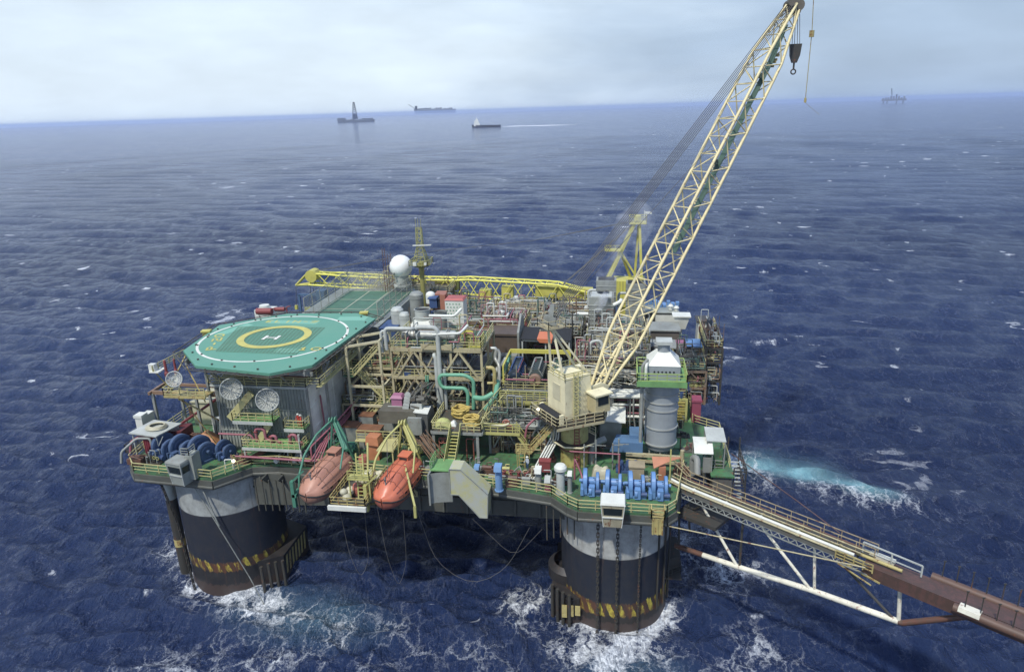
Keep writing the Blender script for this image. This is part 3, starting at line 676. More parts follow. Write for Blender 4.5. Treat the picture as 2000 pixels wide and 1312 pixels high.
# yellow boxes at the rim
for (px,py,lb) in ((403,648,'small yellow hatch box at the left rim of the helideck'),(711,612,'small yellow hatch box at the far right rim of the helideck')):
    q=Zp(px,py,HZ); b=MB().cbox((q.x,q.y,HZ+.15),1.3,.9,.22,.2); b.cbox((q.x,q.y,HZ-.3),1.0,.6,.7,.2); solo('hatch_box',b,YMARK,lb,'box')
# red fire monitors at the far rim
for k_,(px,py,lb) in enumerate(((518,614,'larger red foam tank with monitor at the far rim of the helideck'),(548,610,'smaller red foam monitor beside the far rim of the helideck'))):
    q=Zp(px,py,HZ-.2); t=thing('fire_monitor',q,lb,'fire monitor','red fire monitors at the far helideck rim'); s_=1.2-.4*k_
    b=MB(); b.tube((q.x-1.1*s_,q.y,q.z+.5),(q.x+1.0*s_,q.y,q.z+.55),.42*s_,12); b.build('tank',RED,t); b=MB(); b.cbox((q.x+.3,q.y,q.z),2.2*s_,.8,.12); b.bar((q.x-.8*s_,q.y,q.z-1.5),(q.x-.8*s_,q.y,q.z),.12);b.build('stand',GRY,t)
    b=MB(); b.pipe([(q.x+1.1,q.y,q.z+.1),(q.x+1.1,q.y,q.z+.9),(q.x+1.9,q.y-.2,q.z+1.1)],.1); b.build('nozzle',RED,t)
# left outrigger platform with the small dish and red post
OX=1.9;OZ=.7
t=thing('outrigger_platform',(-27,-1,26.1),'cantilevered walkway platform jutting out left of the helideck','platform')
A=Yp(345,755,-2);B=Yp(425,748,-1)
b=MB(); b.box(-29.7,-24.0,-3.0,-1.2,26.8,26.95); b.bar((-29.7,-3,26.8),(-24,-3,26.8),.16,.3);b.bar((-29.7,-1.2,26.8),(-24,-1.2,26.8),.16,.3); b.build('floor',YOLD,t)
b=MB().rail([(-24.0,-3,26.9),(-29.7,-3,26.9),(-29.7,-1.2,26.9)],1.1,1.2); b.rail([(-30.4,3.5,30.0),(-30.7,-2.8,30.0)],.8,1.1); b.build('railing',RAIL,t)
b=MB(); b.bar((-29.7,-2.8,26.8),(-29.6,2.6,30.4),.14); b.bar((-29.7,-1.3,26.9),(-30.7,-2.8,30.4),.14); b.bar((-28.5,-2,26.1),(-24.6,.3,22.0),.18);b.bar((-28.4,-2,26.8),(-25.6,.4,18),.14);b.bar((-24.8,-2,25.8),(-28.2,.2,HZ-1),.12); b.build('brace',YOLD,t)
b=MB(); b.box(-31.2,-29.9,-2.9,-1.2,29.9,30.05); b.cbox((-30.9,-2.4,30.5),.8,.6,.9); b.build('lamp_housing',WHT,t)
b=MB(); b.lathe((-29.6,-1.8,29.1),[(0,2.2),(.16,2.1),(.18,.6),(.28,.5),(.28,0),(0,0)],10); b.lathe((-28.7,-1.2,29.3),[(0,2.0),(.13,1.9),(.15,.6),(.22,.5),(.22,0),(0,0)],10); solo('red_bollard_lamp',b,RED,'pair of slim red bottles standing left of the helideck corner','bottle')

# satellite dishes : mesh reflectors with ribs and feed arms
def dish(c,r,nrm,lb):
    n_=Vector(nrm).normalized(); u=n_.cross(Vector((0,0,1))).normalized(); v=u.cross(n_); C=Vector(c)
    t=thing('satellite_dish',(C.x,C.y,C.z-r),lb,'satellite dish','mesh satellite dishes on the accommodation front')
    P=lambda rr,a:C+u*rr*math.cos(a)+v*rr*math.sin(a)+n_*(rr*rr/(r*r)*.45*r-.25*r)
    b=MB(); b.pipe([P(r,2*PI*i/40) for i in range(41)],.07,6,0,False); b.build('rim',GRYL,t)
    b=MB(); 
    for i in range(20): b.pipe([P(rr,2*PI*i/20) for rr in (.15*r,.5*r,.8*r,r)],.028,4,0,False)
    for q in (.35,.68): b.pipe([P(q*r,2*PI*i/24) for i in range(25)],.025,4,0,False)
    b.build('rib',WHT,t)
    b=MB(); b.grid([[P(r*.97*k/6,2*PI*i/32) for i in range(33)] for k in range(0,7)]); o=b.build('mesh_reflector',None and 0 or MESHM,t)
    b=MB(); f=C+n_*r*.75
    for i in range(3): b.bar(P(r*.95,2*PI*i/3+.5),f,.04)
    b.cyl(f-Vector((0,0,.1)),.13,0,.25,8); b.build('feed_arm',GRYL,t)
    b=MB(); b.tube(C-n_*r*.25,C-n_*r*.9,.12,8); b.bar(C-n_*r*.8,C-n_*r*.8-Vector((0,0,r*1.1)),.14); b.build('mount',GRY,t)
MESHM,_t,_p,_o=_new('wire_mesh')
_n=_t.nodes.new;_tr=_n('ShaderNodeBsdfTransparent');_m=_n('ShaderNodeMixShader');_m.inputs[0].default_value=.34;_t.links.new(_tr.outputs[0],_m.inputs[1]);_t.links.new(_p.outputs[0],_m.inputs[2]);_t.links.new(_m.outputs[0],_o.inputs[0]);_p.inputs['Base Color'].default_value=(.55,.57,.52,1);_p.inputs['Roughness'].default_value=.6
q=Yp(452,759,-2.6); dish(q,1.32,(.50,-.9,.25),'middle mesh satellite dish on the left edge of the accommodation front')
q=Yp(523,780,-2.8); dish(q,1.38,(.30,-.9,.25),'right-hand mesh satellite dish before the accommodation wall')
q=Yp(341,740,-3.3); dish(q,.95,(.3,-.9,.3),'small mesh satellite dish hanging on the outrigger left of the helideck')

# green balcony pump platform with pink pipes before the wall
t=thing('pump_platform',(-15.5,-2.5,19.9),'green raised platform carrying pink fire pumps before the accommodation wall','platform')
MB().box(-20.0,-12.0,-3.2,-.2,20.1,20.25).build('floor',GRNB,t); MB().box(-20,-12,-3.28,-3.2,19.9,20.27).build('edge',GRYL,t)
MB().rail([(-20,-.4,20.25),(-20,-3.1,20.25),(-12.1,-3.1,20.25),(-12.1,-.4,20.25)],1.1,.8,.04).build('railing',RAIL,t)
b=MB()
for x in (-19.8,-12.2): b.tube((x,-3,DZ),(x,-3,19.9 if x<-15 else 22.3),.14)
b.build('post',GRYL,t)
for k_,(x,y,w_,lb) in enumerate(((-18.2,-1.5,1.25,'large pink looped fire-water pipe on the green balcony'),(-16.3,-1.8,.7,'small pink pump at the middle of the green balcony'),(-13.6,-1.8,.9,'pink pump at the right end of the green balcony'))):
    t=thing('fire_pump',(x,y,20.25),lb,'pump','pink fire pumps on the green balcony')
    b=MB().pipe([(x-w_*.5,y,20.3),(x-w_*.5,y,20.3+w_*1.45),(x+w_*.5,y,20.3+w_*1.45),(x+w_*.5,y,20.3+.3),(x+w_*1.5,y,20.5)],.19,10); b.build('pipe_loop',PNK,t)
    b=MB()
    for z in (.3,.3+w_*.8): b.tube((x-w_*.5,y,20.3+z),(x-w_*.5,y,20.4+z),.28,10)
    b.tube((x+w_*1.2,y-.1,20.5),(x+w_*1.35,y-.1,20.5),.3,10); b.build('flange',RED,t)
# pink pipework
def pipething(name,paths,r,mat,lb,cat='pipe',group=None,n=8):
    b=MB()
    for p in paths: b.pipe(p,r,n)
    return solo(name,b,mat,lb,cat,group)
pipething('pipe',[[(-24,-1.6,21.2),(-19.5,-1.6,21.2),(-19.2,-1.6,20.6)]],.14,PNK,'pink pipe running along the left part of the accommodation wall')
pp=[]
for i in range(4): pp.append([(-20.5+.3*i,-4.2+.25*i,19.5-.12*i),(-10.5+.3*i,-4.0+.22*i,19.2-.1*i),(-10.3+.3*i,-1,20.2+.1*i),(-10.2+.28*i,12,20.4+.1*i),(-2,12.4,20.5+.1*i)])
pipething('pipe_bundle',pp,.11,PNK,'bundle of pink pipes turning from the deck edge along the grey side wall','pipe')
pipething('pipe',[[(-10.9,-2.8,18.4),(-10.9,-2.8,20.5),(-9.5,2.5,21.6),(-8.8,7,22.4)],[(-11.6,.8,19),(-11.6,3.2,21),(-11.7,3.2,25)]],.12,PNK,'pink riser climbing the grey side wall')
# crew member in red on the small balcony
def person(loc,rz,shirt,trs,lb,arm=.3):
    t=thing('person',loc,lb,'person'); t.rotation_euler=(0,0,rz)
    me=bpy.data.meshes.new('body');
    J=[(0,0,.95,.15),(0,.01,1.2,.15),(0,0,1.42,.13),(0,-.01,1.52,.06),(0,-.02,1.62,.095),(0,-.02,1.74,.085),
       (.10,0,.88,.09),(.11,-.03,.5,.065),(.11,.0,.09,.045),(.11,-.14,.04,.04),(-.10,0,.88,.09),(-.12,.03,.5,.065),(-.12,.08,.09,.045),(-.12,-.06,.04,.04),
       (.20,0,1.40,.06),(.27,-.04,1.14,.045),(.24,-.2,.96,.035),(.23,-.27,.92,.03),(-.20,0,1.40,.06),(-.28,-.02,1.13,.045),(-.26,-arm,1.02,.035),(-.25,-arm-.07,1.0,.03)]
    E_=[(0,1),(1,2),(2,3),(3,4),(4,5),(0,6),(6,7),(7,8),(8,9),(0,10),(10,11),(11,12),(12,13),(2,14),(14,15),(15,16),(16,17),(2,18),(18,19),(19,20),(20,21)]
    me.from_pydata([j[:3] for j in J],E_,[]); ob=bpy.data.objects.new('body',me); col.objects.link(ob); ob.parent=t
    sk=ob.modifiers.new('skin','SKIN'); sv=me.skin_vertices[0].data if me.skin_vertices else None
    if sv is None:
        bpy.context.view_layer.objects.active=ob; me.skin_vertices  # layer is created with the modifier
    if me.skin_vertices:
        for v,j in zip(me.skin_vertices[0].data,J): v.radius=(j[3],j[3])
        me.skin_vertices[0].data[0].use_root=True
    sb=ob.modifiers.new('sub','SUBSURF'); sb.levels=1; sb.render_levels=1
    mt,tt,p,o=_new('coverall_'+str(len(bpy.data.materials))); g=tt.nodes.new('ShaderNodeTexCoord'); s_=tt.nodes.new('ShaderNodeSeparateXYZ'); cr_=tt.nodes.new('ShaderNodeValToRGB'); mr_=tt.nodes.new('ShaderNodeMath'); mr_.operation='DIVIDE'; mr_.inputs[1].default_value=2
    tt.links.new(g.outputs['Object'],s_.inputs[0]);tt.links.new(s_.outputs[2],mr_.inputs[0]);tt.links.new(mr_.outputs[0],cr_.inputs[0]);tt.links.new(cr_.outputs[0],p.inputs['Base Color'])
    cr_.color_ramp.interpolation='CONSTANT'; e=cr_.color_ramp.elements; e[0].position=0;e[0].color=(.02,.02,.02,1);e[1].position=.05;e[1].color=(*trs,1); k=e.new(.48);k.color=(*shirt,1);k=e.new(.755);k.color=(.30,.16,.10,1)
    me.materials.append(mt)
    MB().sphere((0,-.02,1.72),.135,12,6,.9,0,PI/2).lathe((0,-.02,1.72),[(.135,0),(.18,-.02),(.17,-.03)],12).build('helmet',WHT).parent=t
    return t
person((-13.0,-1.0,22.42),R(10),(.50,.05,.03),(.45,.04,.03),'person in red coveralls at the left side of the small balcony')
person((-12.5,-1.3,22.42),R(-60),(.52,.07,.04),(.48,.06,.04),'second person in red coveralls at the right railing of the small balcony')
person((16.3,-1.2,18.0),R(-30),(.45,.5,.55),(.05,.08,.18),'person in pale shirt and helmet on the deck below the yellow stairs')
# ================================================================== WINCH DECKS
def windlass(loc,rz,lb,group,mat=BLU,big=True,grp=None):
    """anchor windlass: two guarded wheels on one shaft, gearbox, motor, bedplate (axis along local X)"""
    t=thing('anchor_winch',(0,0,0),lb,'winch',group)
    b=MB(); b.box(-1.15,1.15,-1.2,1.2,0,.28); b.box(-1.1,-.85,-.9,.9,.28,.9);b.box(.25,.5,-.9,.9,.28,.9); b.box(-.3,0,-.9,.9,.28,.9); b.build('bedplate',mat,t)
    for k,(x,r,wd) in enumerate(((-.62,1.38,.52),(.78,1.14,.40))):
        b=MB(); c=(x-wd/2,0,1.35 if k==0 else 1.15)
        n=26
        A=[(0,0),(r,0)]
        b.lathe(c,[(0,0),(r*.86,0),(r,.06),(r,wd-.06),(r*.86,wd),(0,wd)],28,'X'); 
        # guard skirt down to the bed
        b.box(c[0]+.03,c[0]+wd-.03,-r*.96,r*.96,.25,c[2])
        b.box(c[0]+.01,c[0]+wd-.01,-r*.80,r*.80,.3,c[2]+r*.62); g=b.build('wheel_guard',mat,t)
        MB().lathe((x-wd/2-.03,0,c[2]),[(0,0),(.35*r,0),(.35*r,.05)],16,'X').lathe((x+wd/2-.02,0,c[2]),[(.6*r,0),(.6*r,.05),(.5*r,.05),(.5*r,0)],20,'X').build('hub',BLUD,g)
    b=MB(); b.tube((-1.3,0,1.3),(1.35,0,1.2),.2,12); b.tube((-.3,0,1.25),(.55,0,1.25),.48,14); b.build('shaft',mat,t)
    b=MB(); b.cbox((.15,-1.25,.75),.62,.75,1.2); b.lathe((-.2,-1.25,.75),[(0,0),(.55,0),(.55,.3),(0,.3)],18,'X'); b.cbox((-.95,-1.2,.6),.3,.7,.8); b.build('gearbox',mat,t)
    b=MB(); b.tube((.5,-1.2,.6),(1.2,-1.2,.6),.28,12); b.tube((-.8,1.1,.55),(.2,1.1,.55),.3,12); b.build('motor',BLUD,t)
    b=MB(); b.pipe([(.9,-.8,.3),(.9,-.8,1.9),(.3,-.5,1.9)],.04,5); b.build('hose',BLK,t)
    t.location=Vector(loc); t.rotation_euler=(0,0,rz); return t
w0=windlass((24.2,-5.3,DZ),R(2),'blue winch at the left end of the right-hand winch row','blue anchor winches on the right deck corner')
for i,(x,lb) in enumerate(((26.75,'blue winch behind the white-roofed cabin on the right deck corner'),(29.3,'blue winch just right of the white-roofed cabin'),(31.85,'blue winch at the right end of the right-hand winch row'))):
    dup(w0,(x,-5.4,DZ),R((-1,2,0)[i]),lb)
w1=windlass((-31.2,-2.4,DZ),R(-24),'dark blue winch at the left end of the left-hand winch row','dark blue anchor winches on the left deck corner',paint('winch_blue_dark',(.05,.11,.27),rust=.25,dirt=.5)); w1.scale=(1.16,1.16,1.16)
for i,(x,y,lb) in enumerate(((-28.6,-2.6,'dark blue winch behind the grey tilted cabin'),(-25.9,-2.7,'dark blue winch just right of the grey cabin, below the brown tarp'),(-23.2,-1.8,'dark blue winch at the right end of the left-hand row, by the pink pipes'))):
    dup(w1,(x,y,DZ),R((-22,-26,-24)[i]),lb,None,(1.16,1.16,.85)[i])

def cabin(c,w_,d,h,slope,roofm,bodym,lb,rz=0):
    t=thing('control_cabin',c,lb,'cabin','small control cabins on the front deck edge'); t.rotation_euler=(0,0,rz)
    x0,x1,y0,y1=-w_/2,w_/2,-d/2,d/2; s=slope
    def P(*a): return Vector(a)
    base=[P(x0*.78,y0+s,0),P(x1*.78,y0+s,0),P(x1*.78,y1,0),P(x0*.78,y1,0)]; top=[P(x0,y0,h),P(x1,y0,h),P(x1,y1,h),P(x0,y1,h)]
    def addl(b,name,m,par=t):
        me=bpy.data.meshes.new(name); me.from_pydata(b.v,[],b.f); me.polygons.foreach_set('use_smooth',b.s); me.materials.append(m); o=bpy.data.objects.new(name,me); col.objects.link(o); o.parent=par; return o
    addl(MB().hexa(base+top),'body',bodym)
    addl(MB().hexa([P(x0*1.07,y0*1.08,h),P(x1*1.07,y0*1.08,h),P(x1*1.07,y1*1.1,h),P(x0*1.07,y1*1.1,h),P(x0*1.0,y0*1.0,h+.22),P(x1*1.0,y0*1.0,h+.22),P(x1*1.0,y1*1.05,h+.26),P(x0*1.0,y1*1.05,h+.26)]),'roof',roofm)
    lerp=lambda a,b_,k:a.lerp(b_,k)
    def pane(a,b_,c_,d_,off):
        k0,k1=.56,.86; A=lerp(a,d_,k0);B=lerp(b_,c_,k0);C=lerp(b_,c_,k1);D=lerp(a,d_,k1)
        i=.08; A,B=lerp(A,B,i),lerp(A,B,1-i); D,C=lerp(D,C,i),lerp(D,C,1-i); 
        return MB().extr([v+Vector(off) for v in (A,B,C,D)],Vector(off)*.5)
    for (a,b_,off) in ((0,1,(0,-.03,0)),(1,2,(.03,0,0)),(3,0,(-.03,0,0))):
        o=addl(pane(base[a],base[b_],top[b_],top[a],off),'window',GLS)
    b=MB()
    for k in (.44,.46): b.bar(lerp(base[0],top[0],k)+P(0,-.05,0),lerp(base[1],top[1],k)+P(0,-.05,0),.09)
    for a in range(2): b.bar(base[a]+P(0,-.02,0),top[a]+P(0,-.02,0),.09)
    addl(b,'frame',WHT if roofm is WHT else GRYL)
    return t
cabin((26.8,-10.3,16.9),2.5,2.0,3.0,.5,WHT,paint('cabin_cream',(.50,.44,.30),rust=.5,dirt=.5),'white-roofed control cabin hanging on the right front deck edge before the blue winches')
cabin((-25.6,-8.0,17.6),2.3,1.8,3.0,.3,GRY,WALL,'grey tilted control cabin on the left front deck edge before the dark blue winches',R(-12))
b=MB().box(-24.9,-23.9,-7.8,-6.2,18,21.2); b.rail([(-25.2,-7.8,21.3),(-24.2,-7.8,21.3),(-24.2,-6.5,21.3)],.9,.9); solo('equipment_box',b,WALL,'tall grey cabinet standing right of the grey tilted cabin','cabinet')
b=MB().box(31.0,32.2,-10.3,-9.4,16.0,18.0); 
for x in (31.1,31.6,32.1): b.bar((x,-10.35,16),(x,-10.35,18),.12)
b.rail([(30.9,-9.4,18),(30.9,-10.4,18),(32.3,-10.4,18),(32.3,-9.4,18)],1.1,1.2,.07); solo('chain_chute',b,YOLD,'yellow railed box projecting from the deck edge right of the white-roofed cabin','box')

# canvas sheets and boxes behind the winches
def tarp(c,sx,sy,sz,m,lb,seed):
    rg=random.Random(seed); n=14; g=[]
    for i in range(n+1):
        row=[]
        for j in range(n+1):
            u,v=i/n*2-1,j/n*2-1; e=max(abs(u),abs(v)); h=sz*(1-e**3)*(.75+.25*math.cos(u*2.2+seed))+rg.uniform(-.05,.05)*sz
            row.append((c[0]+u*sx/2*(1+.05*rg.random()),c[1]+v*sy/2,c[2]+max(0,h)))
        g.append(row)
    return solo('tarpaulin',MB().grid(g),m,lb,'tarpaulin','canvas covers on the winch decks')
tarp((-27.6,1.6,DZ),3.2,2.4,1.9,TARP,'orange canvas cover behind the left winches',1)
tarp((-23.4,.3-1.9,DZ),2.6,1.6,1.7,paint('brown_tarp',(.24,.13,.07),rust=0,dirt=.6),'brown canvas cover between the left winches and the accommodation wall',2)
tarp((25.3,-2.0,DZ),2.2,1.6,2.3,BAG,'cream canvas bundle behind the left end of the right winch row',3)
b=MB().box(28.6,30.3,-2.6,-1.2,DZ,DZ+1.7).box(28.5,30.4,-2.7,-1.1,DZ+1.7,DZ+1.85); solo('crate',b,paint('cream_crate',(.42,.34,.22),rust=.35,dirt=.5),'cream wooden crate behind the blue winches on the right','crate')
b=MB().extr([(31.2,-1.0,20.4),(34.6,-1.6,20.8),(33.0,-2.0,20.3),(31.4,-2.4,19.6)],(0,0,.06)).box(32.0,32.8,-2.2,-1.4,DZ,19.7); solo('canvas_awning',b,paint('awning_orange',(.55,.19,.09),rust=.1,dirt=.4),'torn orange awning before the foot of the grey stack','awning')

# left deck: table with hose coil, red container, gantry, boxes
t=thing('raised_table',(-33.6,-1.4,DZ),'pale grey raised platform table on legs over the red container','table')
b=MB().extr([(-35.9,-3.0,21.3),(-31.8,-3.3,21.1),(-30.7,.6,21.2),(-35.0,.9,21.4)],(0,0,.16)); b.build('top',GRYL,t)
for x,y in ((-35.6,-2.7),(-32.0,-3.0),(-31.1,.3),(-34.7,.6)): MB().tube((x,y,DZ),(x,y,21.2),.09).build('leg',GRYL,t)
b=MB().bar((-32,-3,19.6),(-31.1,-2.9,21.1),.08); b.build('brace',GRYL,t)
b=MB()
for k in range(4): b.torus((-33.2+.08*k,-1.1-.05*k,21.55+.1*k),1.15-.1*k,.10,26,6,'Z',1.15)
solo('hose_coil',b,BAG,'coil of pale hose lying on the grey raised table','hose')
b=MB().box(-34.6,-32.1,-2.3,.2,DZ+.1,20.7)
for x in np.arange(-34.5,-32.1,.3): b.box(x-.04,x+.04,-2.36,-2.3,DZ+.2,20.6)
solo('container',b,paint('crimson',(.28,.02,.05),rust=.15,dirt=.3),'crimson container under the grey raised table','container')
b=MB().box(-31.9,-30.3,-.4,2.2,DZ+.1,20.6); solo('container',b,paint('maroon',(.16,.02,.03),rust=.3,dirt=.4),'maroon container right of the crimson one beneath the raised table','container')
b=MB().pipe([(-36.0,-5.2,18.2),(-36.0,-4.8,19.6),(-34.4,-3.6,21.0),(-32.8,-3.2,20.9),(-32.6,-3.2,18.2)],.16,8); solo('vent_pipe',b,GRY,'grey bent vent pipe at the left corner before the crimson container','pipe')
b=MB().pipe([(-36.6,-2.6,18.2),(-36.4,-2.4,19.8),(-35.2,-1.6,20.4)],.18,8); solo('vent_pipe',b,PNK,'pink bent pipe at the far left deck corner','pipe')
t=thing('gantry_frame',(-33,3,DZ),'brown timber-topped gantry on grey posts over the left deck','gantry')
for x,y in ((-36.2,3.2),(-34.0,6.0),(-29.9,3.4),(-27.6,6.2)): MB().bar((x,y,DZ),(x,y,24.4),.32).build('post',GRY,t)
b=MB().bar((-36.4,3.3,24.5),(-27.0,3.6,24.3),.34,.5); b.bar((-36.4,2.7,24.5),(-36.2,7.2,24.7),.3,.4); b.bar((-36.2,6.1,24.6),(-27.2,6.3,24.4),.3,.4); b.bar((-28,3.4,24.2),(-27.2,6.5,24.3),.3,.4); b.build('beam',WOOD,t)
b=MB().bar((-31.8,1.2,20.6),(-28.0,6.5,23.0),.22,.3); solo('beam',b,RED,'dark red slanting beam under the brown gantry','beam')
b=MB().hexa([(-33.4,7,DZ+.1),(-30.6,7,DZ+.1),(-30.6,12.5,DZ+.1),(-33.4,12.5,DZ+.1),(-33.4,7,21.5),(-30.6,7,21.5),(-30.6,12.5,21.5),(-33.4,12.5,21.5)]); b.box(-33.6,-30.4,6.8,12.7,21.5,21.7)
solo('deck_hut',b,paint('hut_cream',(.55,.52,.36),rust=.25,dirt=.35),'long cream-roofed hut beyond the brown gantry','hut')
b=MB().box(-37.4,-36.4,.4,3.0,20.2,21.9).box(-37.5,-36.3,.3,1.6,21.9,22.3)
for y in (.6,2.8): b.tube((-36.9,y,18),(-36.9,y,20.2),.09)
solo('equipment_box',b,WHT,'white boxes stacked on a stand at the far left deck edge','box')
b=MB().box(-37.9,-36.4,-2.0,3.2,17.9,18.1);b.rail([(-36.4,-2.0,18),(-37.8,-2.0,18),(-37.8,3.0,18)],1.1,1.2);solo('side_platform',b,DRK,'dark side platform under the white boxes at the far left','platform')
rg=random.Random(7)
for k,(x,y,mm,nm,lb) in enumerate((( -27.6,8.2,RED,'drum','red drum standing behind the orange cover'),(-29.2,9.6,BLUD,'drum','blue drum beyond the gantry'),(-26.2,6.2,RED,'drum','red drum close to the accommodation corner'),(-26.9,10.6,BLU,'drum','bright blue drum beside the accommodation side'),(-28.6,5.2,GRYL,'drum','pale drum under the right end of the gantry'),(-29.9,14.5,RED,'drum','red drum farthest back on the left deck'))):
    r=.7+.25*rg.random(); h=1.6+rg.random(); b=MB().lathe((x,y,DZ),[(0,0),(r,0),(r,h*.3),(r*1.05,h*.32),(r,h*.34),(r,h*.66),(r*1.05,h*.68),(r,h*.7),(r,h),(0,h)],16)
    solo(nm,b,mm,lb,'drum','drums standing on the left deck')
for k,(x0,x1,y0,y1,h,mm,lb) in enumerate(((-26.3,-25.2,2.0,4.0,1.6,NAVY,'dark pump skid beside the accommodation corner'),(-30.5,-28.2,1.0,2.4,1.1,BRN,'low rusty skid behind the left winches'),(-28,-26.4,12,15,2.4,WALL,'grey locker on the left deck behind the drums'),(-35.5,-34,9,12,1.8,BRN,'rusty basket at the left edge beyond the gantry'),(-35.5,-33,15,19,2.2,BLUD,'dark blue container on the left side deck'),(-35,-33,-5.4,-4.0,.9,BRN,'rusty bollard skid at the left front corner'))):
    b=MB().box(x0,x1,y0,y1,DZ+.15,DZ+h)
    for i in range(5): b.pipe([(x0+(x1-x0)*rg.random(),y0+(y1-y0)*rg.random(),DZ+h),(x0+(x1-x0)*rg.random(),y0,DZ+h+.5*rg.random()+.2),(x1,y0+(y1-y0)*rg.random(),DZ+h)],.07,5)
    solo('equipment_skid',b,mm,lb,'machinery')
# white bottles, pink-red beam, lamp
for k,(px,lb) in enumerate(((545,'left of the three white cylinders on the green front deck'),(580,'middle of the three white cylinders on the green front deck'),(594,'right of the three white cylinders on the green front deck'))):
    q=Zp(px,907,DZ); b=MB().lathe((q.x-.35,q.y-.2,DZ+.5),[(0,0),(.28,.08),(.38,.3),(.38,1.6),(.28,1.85),(0,1.95)],14,'Y'); b.box(q.x-.6,q.x-.1,q.y+.2,q.y+.4,DZ,DZ+.3);b.box(q.x-.6,q.x-.1,q.y+1.1,q.y+1.3,DZ,DZ+.3)
    solo('gas_cylinder',b,WHT,lb,'cylinder','white cylinders lying on the front deck')
b=MB().bar(Zp(485,897,DZ+.3),Zp(538,868,DZ+1.2),.35,.5); solo('beam',b,paint('red_lead',(.32,.11,.07),rust=.2,dirt=.4),'reddish-brown steel beam lying on the front deck before the pump platform','beam')
b=MB().pipe([(-21.6,-4.9,DZ),(-21.6,-4.9,19.3),(-20.7,-4.7,19.3),(-20.7,-4.7,DZ)],.07,6); solo('pipe_stand',b,WHT,'small white pipe arch on the front deck near the lit lamp','pipe')
EM=bpy.data.materials.new('lamp_glow');EM.use_nodes=True;_p=EM.node_tree.nodes['Principled BSDF'];_p.inputs['Emission Color'].default_value=(1,.9,.6,1);_p.inputs['Emission Strength'].default_value=4
q=Yp(456,900,-5.6); b=MB().tube(q-Vector((0,0,1.4)),q-Vector((0,0,.15)),.05); t=thing('deck_lamp',(q.x,q.y,q.z-1.4),'small round lit lamp on a post at the left front railing','lamp'); b.build('post',GRY,t); MB().sphere(q,.2,12,8).build('bulb',EM,t)
q=Yp(1051,799,-1.5); t=thing('deck_lamp',(q.x,q.y,q.z-.8),'small lit lamp at the left corner of the crane platform','lamp'); MB().tube(q-Vector((0,0,.8)),q,.04).build('post',CREAM,t); MB().sphere(q,.16,12,8).build('bulb',EM,t)

